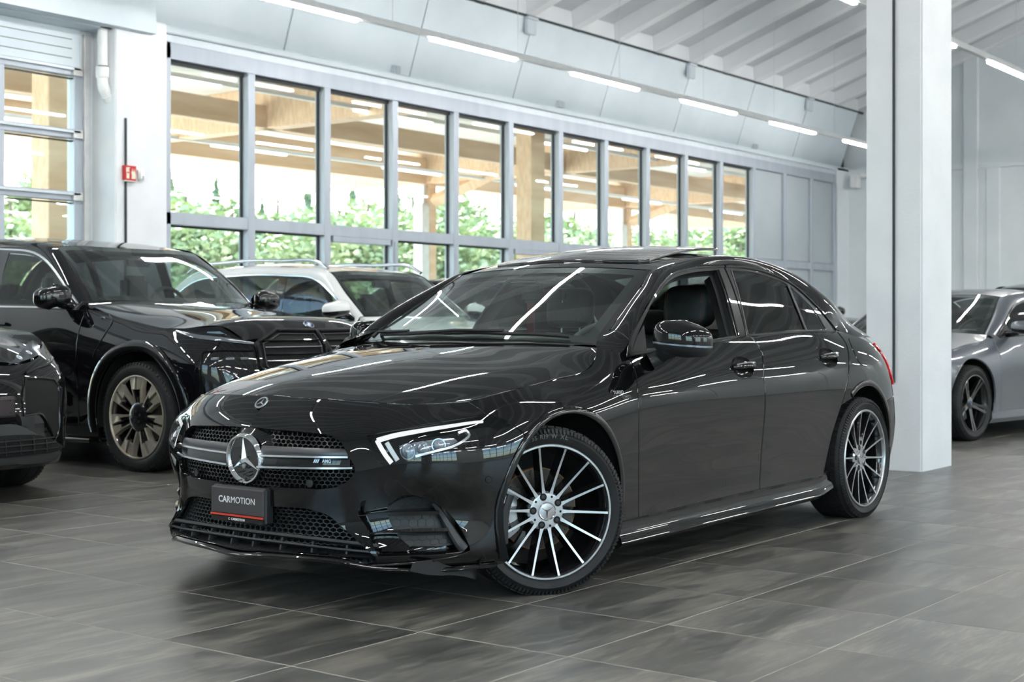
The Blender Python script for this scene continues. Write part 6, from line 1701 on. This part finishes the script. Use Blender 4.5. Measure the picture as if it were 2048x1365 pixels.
    for y in (-.38, .38):
        MB().bm(_cube(cx_+1.0, cx_+1.2, y-.25, y+.25, zs+.2, sp['roof_c'][0][2]-.42, .05)).build('front_seat_back', M_seat, root, smooth=50)
        MB().bm(_cube(cx_+1.08, cx_+1.2, y-.13, y+.13, sp['roof_c'][0][2]-.41, sp['roof_c'][0][2]-.20, .04)).build('headrest', M_seat, root, smooth=50)
    MB().bm(_cube(cx_+1.95, cx_+2.15, -.6, .6, zs+.2, sp['roof_c'][0][2]-.40, .05)).build('rear_backrest', M_seat, root, smooth=50)
    sw_ = (cx_+.66, -.37, sp['ws_c'][0][2]-.04); MB().tube([(sw_[0]+.17*math.sin(t)*.35, sw_[1]+.185*math.cos(t), sw_[2]+.175*math.sin(t)) for t in np.linspace(0, 2*PI, 30)], .016, 8, caps=False).build('steering_wheel', M_inter, root, smooth=True)
    MB().bm(_cube(cx_+.60, cx_+.64, -.12, .12, sp['roof_c'][0][2]-.15, sp['roof_c'][0][2]-.08, .015)).build('rear_view_mirror', M_inter, root, smooth=50)
    # wheels
    for nm, x, y, fl in (('a', 0, sp['tr'], False), ('b', wb, sp['tr'], False), ('c', 0, -sp['tr'], True), ('d', wb, -sp['tr'], True)):
        wl = empty('wheel', (x, -y, R-.004), PI if fl else 0); wl.parent = root; wl.rotation_euler = (0, 0, (PI if fl else 0)+(sp.get('steer', 0) if x == 0 else 0))
        sp['wheel'](wl, R, sp.get('rimr', R-.085), sp.get('tw', .25))
    return Bg, H_, SIDE, Gg, Sg
def _cube(x0, x1, y0, y1, z0, z1, b):
    bm = bmesh.new(); bmesh.ops.create_cube(bm, size=1)
    for v in bm.verts: v.co = ((x0+x1)/2+v.co.x*(x1-x0), (y0+y1)/2+v.co.y*(y1-y0), (z0+z1)/2+v.co.z*(z1-z0))
    bmesh.ops.bevel(bm, geom=bm.edges[:], offset=b, segments=2, affect='EDGES'); return bm
def wheel_base(wl, R, rim, w):
    yo = -w/2
    tyre_parts(R, rim, w, n=56).build('tyre', M_tyre, wl, smooth=35)
    gr_ = MB()
    for c in (-.28, 0, .28): gr_.lathe([(R+.0008, c*w-.005), (R+.0008, c*w+.005)], 56, 'Y')
    gr_.build('tread_groove', M_void, wl)
    tag(shoulder_ribs(R, w, 70).build('shoulder_ribs', M_tyre, wl), kind='stuff')
    MB().lathe([(rim-.001, yo+.012), (rim-.014, yo+.03), (rim-.03, yo+.12), (rim-.03, w/2-.02)], 56, 'Y').build('rim_barrel', M_rimblk, wl, smooth=50)
    MB().lathe([(rim*.62, yo+.12), (.06, yo+.12), (.0005, yo+.11)], 40, 'Y').build('brake_disc', M_disc, wl, smooth=40)
    return yo
M_bronze = pbr('bronze_grey_alloy', (.66, .60, .50), .34, .75, build=noise_var((.62, .565, .47), (.70, .64, .54), (20, 20, 20)))
def wheel_blades(wl, R, rim, w):
    yo = wheel_base(wl, R, rim, w)
    MB().lathe([(rim+.001, yo+.012), (rim+.002, yo+.004), (rim-.006, yo+.002), (rim-.01, yo+.014)], 72, 'Y').build('rim_lip', M_bronze, wl, smooth=40)
    m = MB(); r0, r1 = rim*.66, rim-.006
    for sgn in (-1, 1):
        v = [(r1, yo+.012, sgn*.010), (r1*.985, yo+.016, sgn*.078), (r0*1.04, yo+.010, sgn*.052), (r0, yo+.004, sgn*.012), (r1*.97, yo+.04, sgn*.084), (r0, yo+.05, sgn*.058), (r0*.98, yo+.05, sgn*.01), (r1, yo+.05, sgn*.008)]
        m.add(v, [(0, 1, 2, 3), (1, 4, 5, 2), (2, 5, 6, 3), (0, 3, 6, 7)])
    me = m.mesh('blade', M_bronze)
    a = MB()
    for sgn in (-1, 1):
        a.add([(r0*1.06, yo+.010, sgn*.054), (r0*1.06, yo+.010, sgn*.040), (.098, yo+.022, sgn*.024), (.098, yo+.022, sgn*.034), (r0*1.06, yo+.05, sgn*.060), (.098, yo+.06, sgn*.040)], [(0, 1, 2, 3), (0, 3, 5, 4)])
    am = a.mesh('arm', M_bronze)
    k_ = MB()
    for sgn in (-1, 1):
        k_.add([(r0*1.0, yo+.02, sgn*.036), (r0*1.0, yo+.02, sgn*.012), (.09, yo+.03, sgn*.010), (.09, yo+.03, sgn*.026)], [(0, 1, 2, 3)])
    km = k_.mesh('inner_arm', M_rimblk)
    for k in range(7):
        for mm, nm in ((me, 'blade'), (am, 'arm'), (km, 'inner_arm')):
            o = link(nm, mm, wl); o.rotation_euler = (0, 2*PI*k/7+.20, 0)
    MB().lathe([(.0005, yo+.008), (.07, yo+.010), (.088, yo+.016), (.10, yo+.022), (.104, yo+.06)], 48, 'Y').build('hub_cover', M_rimblk, wl, smooth=30)
    star = MB()
    for k in range(5):
        c = P3(.04, 2*PI*k/5+.4, 0); star.lathe([(.0085, yo+.010), (.0085, yo+.006), (.0005, yo+.005)], 8, 'Y', (c[0], 0, c[2]))
    tag(star.build('hub_studs', M_satin, wl), kind='stuff')
M_capb = pbr('blue_cap', (.04, .10, .22), .4)
def wheel_black(wl, R, rim, w):
    yo = wheel_base(wl, R, rim, w)
    MB().lathe([(rim+.001, yo+.012), (rim+.002, yo+.004), (rim-.006, yo+.002), (rim-.01, yo+.014)], 64, 'Y').build('rim_lip', M_rimblk, wl, smooth=40)
    for k in range(10):
        sm = MB(); a0 = (.12 if k % 2 else -.12)
        v = []
        for r, y, ww in ((.045, yo+.05, .017), (.13, yo+.035, .010), (rim-.006, yo+.008, .012)):
            sh = a0*(r-.045)*.9
            v += [(r, y, sh-ww), (r, y, sh+ww), (r, y+.035, sh+ww*1.2), (r, y+.035, sh-ww*1.2)]
        f = []
        for q in (0, 4): f += [(q+i, q+(i+1) % 4, q+4+(i+1) % 4, q+4+i) for i in range(4)]
        o = sm.add(v, f).build('spoke', M_rimblk, wl); o.rotation_euler = (0, 2*PI*(k//2)/5+(.18 if k % 2 else -.18)+.3, 0)
    MB().lathe([(.0005, yo+.038), (.035, yo+.04), (.055, yo+.05), (.06, yo+.09)], 32, 'Y').build('hub', M_rimblk, wl, smooth=35)
    MB().lathe([(.0005, yo+.0365), (.012, yo+.0372), (.018, yo+.039)], 24, 'Y').build('centre_cap', M_capb, wl, smooth=35)
def wheel_plain(wl, R, rim, w):
    yo = wheel_base(wl, R, rim, w)
    sm = spoke_mesh(10, .06, rim-.004, yo+.03, yo+.006, .03, .02, .04)
    for k in range(10): o = link('spoke', sm, wl); o.rotation_euler = (0, 2*PI*k/10, 0)
    MB().lathe([(.0005, yo+.024), (.03, yo+.026), (.075, yo+.034), (.08, yo+.08)], 40, 'Y').build('hub', M_alloy, wl, smooth=35)
def on_nose(Bg, pts): return [tuple(q) for q in Bg._solve(lambda g: Bg.ev(g)[:, 1:], pts, front=lambda g: g[:, 0] < Bg.sk[6])]

# ---------------------------------------------------------------- big black SUV
def world_frame(theta_deg, wx, wy):
    P = np.array([wx, wy]); return CarFrame(math.radians(theta_deg), (P@RD, P@VD))
PARK = -53.12                                    # parked square to the glazing, noses into the hall
def mframe(fr):
    import copy; c = copy.copy(fr); c.ey = -fr.ey; return c
M_xm = paint('deep_black_paint', (.004, .004, .0055))
FX = world_frame(PARK, 7.43, 8.12)
xm = FX.root('suv_car', 'large black SUV with bronze bladed wheels and octagonal grille behind the saloon', 'car')
zbx = lambda x: float(np.interp(x, [-1, .4, .8, 2.0, 3.2, 4.3], [1.13, 1.14, 1.145, 1.17, 1.215, 1.24]))
FXm = mframe(FX)
spx = dict(W=1.0, fo=.95, wb=3.105, ro=1.0, zs=.20, zb=zbx, R=.389, gap=.06, tr=.85, tw=.275, rimr=.292, wheel=wheel_blades,
    hood_edge=[FXm.at_y(512, 681, .66), FXm.at_y(443.6, 669.5, .82), FXm.at_y(344, 659, .885), FXm.at_y(295, 651, .90), FXm.at_y(250, 640, .89), (.74, .83, 1.185)],
    hood_center=[(-.93, 0, .945), (-.72, 0, 1.025), (-.4, 0, 1.10), (0, 0, 1.145), (.35, 0, 1.180), (.60, 0, 1.205)],
    ws_c=[(.60, 0, 1.20), (.98, 0, 1.45), (1.30, 0, 1.645)], roof_c=[(1.30, 0, 1.645), (1.9, 0, 1.735), (2.6, 0, 1.745), (3.4, 0, 1.69)], rear_c=[(3.4, 0, 1.69), (3.75, 0, 1.50), (4.0, 0, 1.24)],
    U=[(.76, .80, 1.20), (.93, .765, 1.35), (1.10, .73, 1.485), (1.33, .695, 1.632), (1.7, .685, 1.69), (2.2, .68, 1.712), (2.8, .67, 1.70), (3.35, .65, 1.65), (3.65, .66, 1.50), (3.92, .70, 1.26)],
    L=[(.80, .862, 1.17), (1.0, .845, 1.33), (1.18, .81, 1.455), (1.42, .775, 1.575), (1.75, .76, 1.625), (2.2, .755, 1.645), (2.8, .745, 1.635), (3.3, .745, 1.57), (3.55, .765, 1.42), (3.80, .82, 1.25)],
    ia=3, ir=7, igl=8, belt=[(.7, .885), (2, .90), (3.2, .885), (3.9, .83)], doors=[.655, 1.78, 2.86], windows=[(.98, 1.80, M_sideg), (1.92, 2.78, M_tint), (2.86, 3.35, M_tint)],
    mirror=(.86, 1.06, 1.235), mirror_size=(.10, .135, .085), handles=[1.62, 2.7], trim_mat=M_satinchr, clad=.075, clad_h=.022, clad_mat=M_gloss, dome=1.5)
Bx, Hx, SX, Gx, Sx = generic_car(xm, spx, M_xm)
# octagonal grilles, lamps, roundel
def nose_frame(Bg, poly, w, h, nm, mat, root, off=0.0):
    L_ = np.vstack([poly, poly[:1]]); return ribbon(Bg.offset(off), L_, w, h, nm, mat, root)
k4 = Bx.pix(FXm, [(513, 687), (549, 664.5), (628, 665), (646, 688)])
kd = np.array([k4[0], k4[1], k4[2], k4[3], (max(k4[3][0], .05), .72), (.20, .65), (k4[0][0]-.08, .66), (k4[0][0], .74)])
kl = loop(*[[tuple(kd[i]), tuple(kd[(i+1) % 8])] for i in range(8)], step=.03)
panel(Bx.offset(.006), kl, h=.06, depth=.004, name='grille_opening', mat=M_void, parent=xm)
nose_frame(Bx, kl, .030, .030, 'grille_frame', M_gloss, xm)
ki = kd.mean(0)+(kl-kd.mean(0))*.86
nose_frame(Bx, ki, .014, .018, 'grille_light_ring', M_satin, xm)
for z in (.91, .865, .82, .775, .73):
    ribbon(Bx.offset(.008), spl([(k4[3][0]+.05, z), (k4[0][0]-.05, z)], n=8), .010, .02, 'grille_slat', M_satinchr if z in (.865, .775) else M_gloss, xm)
M_lensd = pbr('dark_lamp_lens', (.10, .11, .13), .1, .5); M_slim = pbr('slim_lamp_glass', (.12, .14, .16), .12, .3, coat=1.0)
XP = lambda *p: Bx.pix(FXm, p)
lampl = XP((407, 708), (507, 706), (507, 731), (407, 733))
lamp_poly = loop(*[[tuple(lampl[i]), tuple(lampl[(i+1) % 4])] for i in range(4)], step=.03)
panel(Bx.offset(.004), lamp_poly, h=.06, depth=.006, name='headlamp', mat=M_gloss, parent=xm)
for q in (430, 460, 488): ribbon(Bx.offset(.006), spl(XP((q-8, 719), (q+8, 718.5)), n=4), .020, .006, 'lamp_element', M_lensd, xm)
bz_ = XP((506, 702), (420, 702.5), (407, 705), (402, 716), (401.5, 760), (402, 800)); ribbon(Bx, spl(bz_, step=.03), .016, .016, 'lamp_bezel', M_gloss, xm)
ribbon(Bx.offset(.001), spl(XP((352, 663), (389, 673), (454, 680.5), (507, 687.5)), step=.03), [.014+.022*math.sin(PI*k/len(spl(XP((352, 663), (389, 673), (454, 680.5), (507, 687.5)), step=.03))) for k in range(len(spl(XP((352, 663), (389, 673), (454, 680.5), (507, 687.5)), step=.03)))], .006, 'slim_lamp', M_slim, xm)
bl_p = loop([tuple(q) for q in XP((406, 738), (500, 738.5))], [tuple(q) for q in XP((500, 738.5), (470, 752), (408, 775))], [tuple(q) for q in XP((408, 775), (406, 738))], step=.03)
panel(Bx.offset(.010), bl_p, h=.06, depth=.012, name='intake_blade', mat=M_gloss, parent=xm)
# roundel with quartered disc
rp = Hx.ev([[.14, Hx.tk[2]]])[0]; rn = Hx.normal([[.14, Hx.tk[2]]])[0]; rt_ = np.array([0, 1., 0]); ru = np.cross(rt_, rn); ru *= np.sign(ru[2])
def rpos(u, v, h): q = rp+rn*h+rt_*u+ru*v; return (q[0], -q[1], q[2])
for nm, r0, r1, mt, h in (('roundel_rim', .036, .042, M_chrome, .008), ('roundel_ring', .024, .036, M_gloss, .006)):
    MB().grid([[rpos(r*math.cos(2*PI*k/32), r*math.sin(2*PI*k/32), hh) for k in range(32)] for r, hh in ((r0, h), (r1, h), (r1+.001, 0))], closed_v=True).build(nm, mt, xm)
for q in range(4):
    a0 = q*PI/2; MB().add([rpos(0, 0, .007)]+[rpos(.024*math.cos(a0+PI/2*k/8), .024*math.sin(a0+PI/2*k/8), .007) for k in range(9)], [(0, k+1, k+2) for k in range(8)]).build('roundel_quarter', M_white if q % 2 == 0 else M_signb, xm)
# fender badge, running-board tip, bonnet line
st = SX([(.46, 1.075)])[0]; pb = Bx.offset(.003).ev([st])[0]
o = place_text('fender_badge', text_mesh('XM', .035, M_satinchr, .001, True), xm, pb*[1, -1, 1], (-1, 0, 0), (0, 0, 1))
for m_ in (False, True):
    cy(MB().cbox(.45, .80, .93, 1.04, .185, .215, .008), m_).build('running_board', M_gloss, xm)
ribbon(Bx, spl([tuple(q) for q in SX([(.42, 1.10), (.36, 1.06), (.37, .96), (.46, .80)])], n=6), .010, .006, 'fender_accent', M_gloss, xm)

# ---------------------------------------------------------------- black crossover cut by the left edge
M_cross = paint('black_crossover_paint', (.006, .006, .0065))
FL = world_frame(PARK, 4.62, 8.12)
lc = FL.root('crossover_car', 'black crossover cut off by the left edge with grey lower bumper', 'car')
zbl = lambda x: float(np.interp(x, [-1, .5, 2.0, 3.6], [1.0, 1.01, 1.04, 1.09]))
spl_ = dict(W=.93, fo=.88, wb=2.68, ro=.86, zs=.19, zb=zbl, R=.345, tr=.79, tw=.235, wheel=wheel_plain,
    hood_edge=[(-.78, .40, .80), FL.at_y(40, 703, .63), FL.at_y(65, 678, .76), FL.at_y(40, 662, .80), (.1, .81, 1.02), (.58, .76, 1.06)],
    hood_center=[(-.84, 0, .82), (-.62, 0, .92), (-.3, 0, .99), (0, 0, 1.025), (.25, 0, 1.05), (.42, 0, 1.075)],
    ws_c=[(.42, 0, 1.07), (.80, 0, 1.30), (1.12, 0, 1.475)], roof_c=[(1.12, 0, 1.475), (1.7, 0, 1.56), (2.3, 0, 1.565), (2.9, 0, 1.52)], rear_c=[(2.9, 0, 1.52), (3.2, 0, 1.34), (3.45, 0, 1.10)],
    U=[(.58, .74, 1.065), (.75, .71, 1.19), (.92, .68, 1.31), (1.14, .64, 1.455), (1.5, .63, 1.515), (1.9, .625, 1.535), (2.4, .615, 1.525), (2.85, .60, 1.48), (3.12, .61, 1.34), (3.35, .65, 1.12)],
    L=[(.62, .80, 1.03), (.82, .785, 1.17), (1.0, .755, 1.28), (1.22, .72, 1.395), (1.55, .705, 1.445), (1.95, .70, 1.46), (2.4, .69, 1.445), (2.8, .69, 1.38), (3.02, .71, 1.26), (3.22, .76, 1.11)],
    ia=3, ir=7, igl=8, belt=[(.5, .82), (2, .83), (3.0, .81), (3.4, .76)], doors=[.52, 1.55, 2.45], windows=[(.80, 1.52, M_sideg), (1.62, 2.40, M_tint), (2.48, 2.9, M_tint)],
    mirror=(.64, .98, 1.09), handles=[1.4, 2.3], clad=.05, clad_h=.014, clad_mat=M_satin, sill_mat=M_satin)
Bl, Hl, SLc, _, _ = generic_car(lc, spl_, M_cross)
LP = lambda *p: [tuple(q) for q in Bl.pix(FL, p)]
lp_ = loop(LP((15, 731), (40, 706), (65, 681)), LP((65, 681), (76, 690), (82, 706)), LP((82, 706), (55, 720), (15, 731)), step=.03)
panel(Bl.offset(.004), lp_, h=.05, depth=.006, name='headlamp_cover', mat=M_lampg, parent=lc)
panel(Bl.offset(.0015), lp_, h=.05, depth=0, name='headlamp_body', mat=M_lensd, parent=lc)
for q in ((38, 716), (58, 706)):
    st = np.array(LP(q)[0]); P_ = Bl.offset(.003).ev([st])[0]; n_ = Bl.normal([st])[0]; t_ = np.cross(n_, [0, 0, 1]); t_ /= np.linalg.norm(t_); b_ = np.cross(n_, t_)
    for m_ in (False, True): cy(MB().grid([[tuple(P_+n_*h+(t_*math.cos(2*PI*k/20)+b_*math.sin(2*PI*k/20))*r) for k in range(20)] for r, h in ((.020, 0), (.017, .002), (.0005, .001))], closed_v=True), m_).build('projector_lens', M_chrome, lc, smooth=40)
ribbon(Bl.offset(.002), spl(LP((50, 748), (75, 738), (97, 728), (103, 718)), step=.03), .016, .014, 'lamp_brow', M_gloss, lc)
vent = loop(LP((50, 757), (80, 757), (106, 760)), LP((106, 760), (115, 775), (117, 820), (116, 862), (108, 878)), LP((108, 878), (95, 850), (82, 829), (60, 830), (47, 832)), LP((47, 832), (46, 790), (50, 757)), step=.03)
panel(Bl.offset(.003), vent, h=.06, depth=.004, name='side_vent', mat=M_void, parent=lc)
nose_frame(Bl, vent, .016, .012, 'vent_frame', M_gloss, lc)
lz = LP((5, 850))[0][1]
low = loop([(0.0, lz+.005)]+LP((5, 850), (30, 850), (70, 868), (112, 893)), LP((112, 893), (117, 900), (114, 912)), LP((114, 912), (95, 921), (60, 926), (5, 928))+[(0.0, .205)], [(0.0, .205), (0.0, lz+.005)], step=.03)
panel(Bl.offset(.012), low, h=.06, depth=.016, name='lower_bumper', mat=pbr('grey_textured_plastic', (.055, .057, .06), .55), parent=lc)
gl2 = loop([(0.0, .395)]+[tuple(q) for q in on_nose(Bl, [(.3, .395), (.48, .375), (.66, .30)])], [tuple(q) for q in on_nose(Bl, [(.66, .30), (.64, .285), (.35, .275)])]+[(0.0, .275)], [(0.0, .275), (0.0, .395)], step=.03)
panel(Bl.offset(.016), gl2, h=.06, depth=.002, name='lower_grille', mat=M_void, parent=lc)
for z in (.30, .33, .36): 
    a, b = on_nose(Bl, [(.02, z), (.60-.6*(z-.30), z)]); ribbon(Bl.offset(.017), spl([a, b], n=6), .007, .008, 'grille_slat', M_satin, lc)
for y in (.1, .2, .3, .4, .5):
    a, b = on_nose(Bl, [(y, .285), (y, .375 if y < .45 else .35)]); ribbon(Bl.offset(.017), spl([a, b], n=3), .007, .007, 'grille_upright', M_satin, lc)
MB().cbox(-.905, -.875, -.26, .26, .50, .62, .006).build('plate_holder', M_satin, lc)
MB().cbox(-.91, -.90, -.25, .25, .51, .61, .004).build('number_plate', M_plate, lc)
for y in (-.22, .22):
    for z in (.525, .595): MB().lathe([(.005, -.912), (.0005, -.9125)], 8, 'X', (0, y, z)).build('plate_screw', M_chrome, lc)

# ---------------------------------------------------------------- white SUV
M_whitep = paint('white_car_paint', (.78, .78, .77), .001)
MATS['white_car_paint'].node_tree.nodes['Principled BSDF'].inputs['Coat IOR'].default_value = 1.5
FW = world_frame(PARK, 10.25, 8.30)
ws_ = FW.root('suv_car', 'white SUV with silver roof rails parked between the black SUV and the glazing', 'car')
zbw = lambda x: float(np.interp(x, [-1, .5, 2.0, 3.6], [1.05, 1.06, 1.09, 1.13]))
spw = dict(W=.92, fo=.88, wb=2.68, ro=.92, zs=.2, zb=zbw, R=.35, tr=.79, tw=.235, wheel=wheel_plain,
    hood_edge=[(-.78, .60, .88), (-.60, .72, .925), (-.35, .79, .965), (0, .81, 1.01), (.35, .80, 1.05), (.50, .78, 1.10)],
    hood_center=[(-.86, 0, .90), (-.62, 0, .97), (-.3, 0, 1.025), (0, 0, 1.06), (.2, 0, 1.085), (.34, 0, 1.105)],
    ws_c=[(.34, 0, 1.10), (.68, 0, 1.34), (.98, 0, 1.535)], roof_c=[(.98, 0, 1.535), (1.6, 0, 1.615), (2.3, 0, 1.62), (3.0, 0, 1.575)], rear_c=[(3.0, 0, 1.575), (3.3, 0, 1.38), (3.52, 0, 1.15)],
    U=[(.48, .76, 1.105), (.64, .73, 1.23), (.80, .70, 1.36), (1.0, .655, 1.515), (1.4, .645, 1.57), (1.9, .64, 1.59), (2.5, .63, 1.58), (2.95, .615, 1.535), (3.22, .63, 1.38), (3.44, .67, 1.17)],
    L=[(.52, .815, 1.08), (.70, .80, 1.21), (.87, .775, 1.325), (1.08, .735, 1.445), (1.42, .72, 1.495), (1.9, .715, 1.515), (2.45, .705, 1.505), (2.88, .705, 1.44), (3.10, .725, 1.31), (3.30, .77, 1.15)],
    ia=3, ir=7, igl=8, belt=[(.4, .83), (2, .84), (3.0, .82), (3.5, .77)], doors=[.42, 1.46, 2.38], windows=[(.68, 1.46, M_sideg), (1.56, 2.34, M_sideg), (2.42, 2.98, M_tint)],
    mirror=(.60, 1.0, 1.17), mirror_size=(.10, .13, .075), handles=[1.3, 2.25], trim_mat=M_chrome, frame_mat=M_gloss, clad=.05, clad_mat=M_satin)
Bw, Hw, SWc, _, Sw = generic_car(ws_, spw, M_whitep)
for m_ in (False, True):
    rr_ = interp_ring([(1.02, .66, 1.545), (1.12, .655, 1.60), (1.5, .65, 1.635), (2.0, .645, 1.65), (2.6, .635, 1.635), (2.95, .625, 1.58), (3.0, .625, 1.55)], 30)
    cy(MB().tube([tuple(p) for p in rr_], .018, 8), m_).build('roof_bar', M_satinchr, ws_, smooth=50)
lw_ = loop([tuple(q) for q in on_nose(Bw, [(.46, .86), (.62, .88), (.76, .90)])]+[tuple(SWc([(-.45, .915)])[0])], [tuple(SWc([(-.45, .915)])[0]), tuple(SWc([(-.45, .85)])[0])], [tuple(SWc([(-.45, .85)])[0])]+[tuple(q) for q in on_nose(Bw, [(.70, .80), (.46, .80)])], [tuple(q) for q in on_nose(Bw, [(.46, .80), (.46, .86)])], step=.03)
panel(Bw.offset(.004), lw_, h=.05, depth=.006, name='headlamp', mat=M_lens, parent=ws_)

# ---------------------------------------------------------------- further dark cars
def dark_suv(wx, wy, theta, label, pt, hs=1.0, nm='suv_car'):
    fr = world_frame(theta, wx, wy); r = fr.root(nm, label, 'car')
    k = hs
    sp = dict(spw); sp.update(W=.93, zb=lambda x: zbw(x)*k, trim_mat=M_gloss, clad_mat=M_gloss, windows=[(.68, 1.46, M_sideg), (1.56, 2.34, M_tint), (2.42, 2.98, M_tint)])
    for key in ('hood_edge', 'hood_center', 'ws_c', 'roof_c', 'rear_c', 'U', 'L'): sp[key] = [(a, b, c*k) for a, b, c in spw[key]]
    sp['mirror'] = (.60, 1.0, 1.17*k)
    generic_car(r, sp, pt); return r
dark_suv(13.15, 8.35, PARK, 'black estate car showing only its roof between the white SUV and the saloon', paint('black_estate_paint', (.006, .006, .007)), .965, 'estate_car')
dark_suv(21.85, 9.6, PARK, 'dark brown SUV parked near the grey panels beyond the saloon boot', paint('dark_brown_paint', (.018, .012, .010)), 1.08)
dark_suv(21.2, 6.9, 46.0, 'black car with a green-tinted screen at the right edge behind the grey coupe', paint('black_hatch_paint', (.006, .007, .007)), 1.04, 'hatchback_car')

# ---------------------------------------------------------------- grey coupe
M_grey = paint('grey_metallic_paint', (.105, .118, .138), .35)
FM = world_frame(44.5, 12.76, 5.28)
mc2 = FM.root('coupe_car', 'grey two-door coupe with black wheels partly hidden by the white pillar', 'car')
zbm = lambda x: float(np.interp(x, [-1, .4, 1.2, 2.4, 3.5], [.90, .905, .935, .975, .98]))
spm = dict(W=.944, fo=.80, wb=2.747, ro=.95, zs=.15, zb=zbm, R=.338, gap=.045, tr=.81, tw=.255, rimr=.252, wheel=wheel_black,
    hood_edge=[(-.72, .60, .70), (-.55, .72, .745), (-.3, .80, .80), (0, .82, .845), (.35, .81, .885), (.56, .77, .935)],
    hood_center=[(-.80, 0, .72), (-.55, 0, .795), (-.25, 0, .86), (.05, 0, .905), (.3, 0, .935), (.46, 0, .955)],
    ws_c=[(.46, 0, .95), (.86, 0, 1.16), (1.20, 0, 1.325)], roof_c=[(1.20, 0, 1.325), (1.6, 0, 1.385), (2.0, 0, 1.39), (2.5, 0, 1.33)], rear_c=[(2.5, 0, 1.33), (2.95, 0, 1.14), (3.25, 0, 1.0)],
    U=[(.58, .74, .94), (.78, .70, 1.06), (.98, .65, 1.18), (1.22, .585, 1.30), (1.5, .575, 1.345), (1.8, .57, 1.355), (2.1, .56, 1.335), (2.45, .55, 1.275), (2.85, .57, 1.12), (3.2, .62, .99)],
    L=[(.64, .815, .915), (.86, .79, 1.04), (1.04, .75, 1.135), (1.30, .695, 1.235), (1.55, .675, 1.27), (1.85, .67, 1.28), (2.15, .68, 1.25), (2.45, .71, 1.16), (2.70, .77, 1.04), (2.9, .80, .985)],
    ia=3, ir=7, igl=7, belt=[(.5, .83), (1.5, .845), (2.3, .83), (3.0, .79)], doors=[.50, 1.95], windows=[(.86, 1.86, M_sideg), (1.96, 2.3, M_tint)],
    mirror=(.80, 1.03, 1.0), mirror_size=(.09, .125, .062), handles=[1.75], sill_mat=M_grey, frame_mat=M_gloss)
Bm, Hm, SMc, _, _ = generic_car(mc2, spm, M_grey)
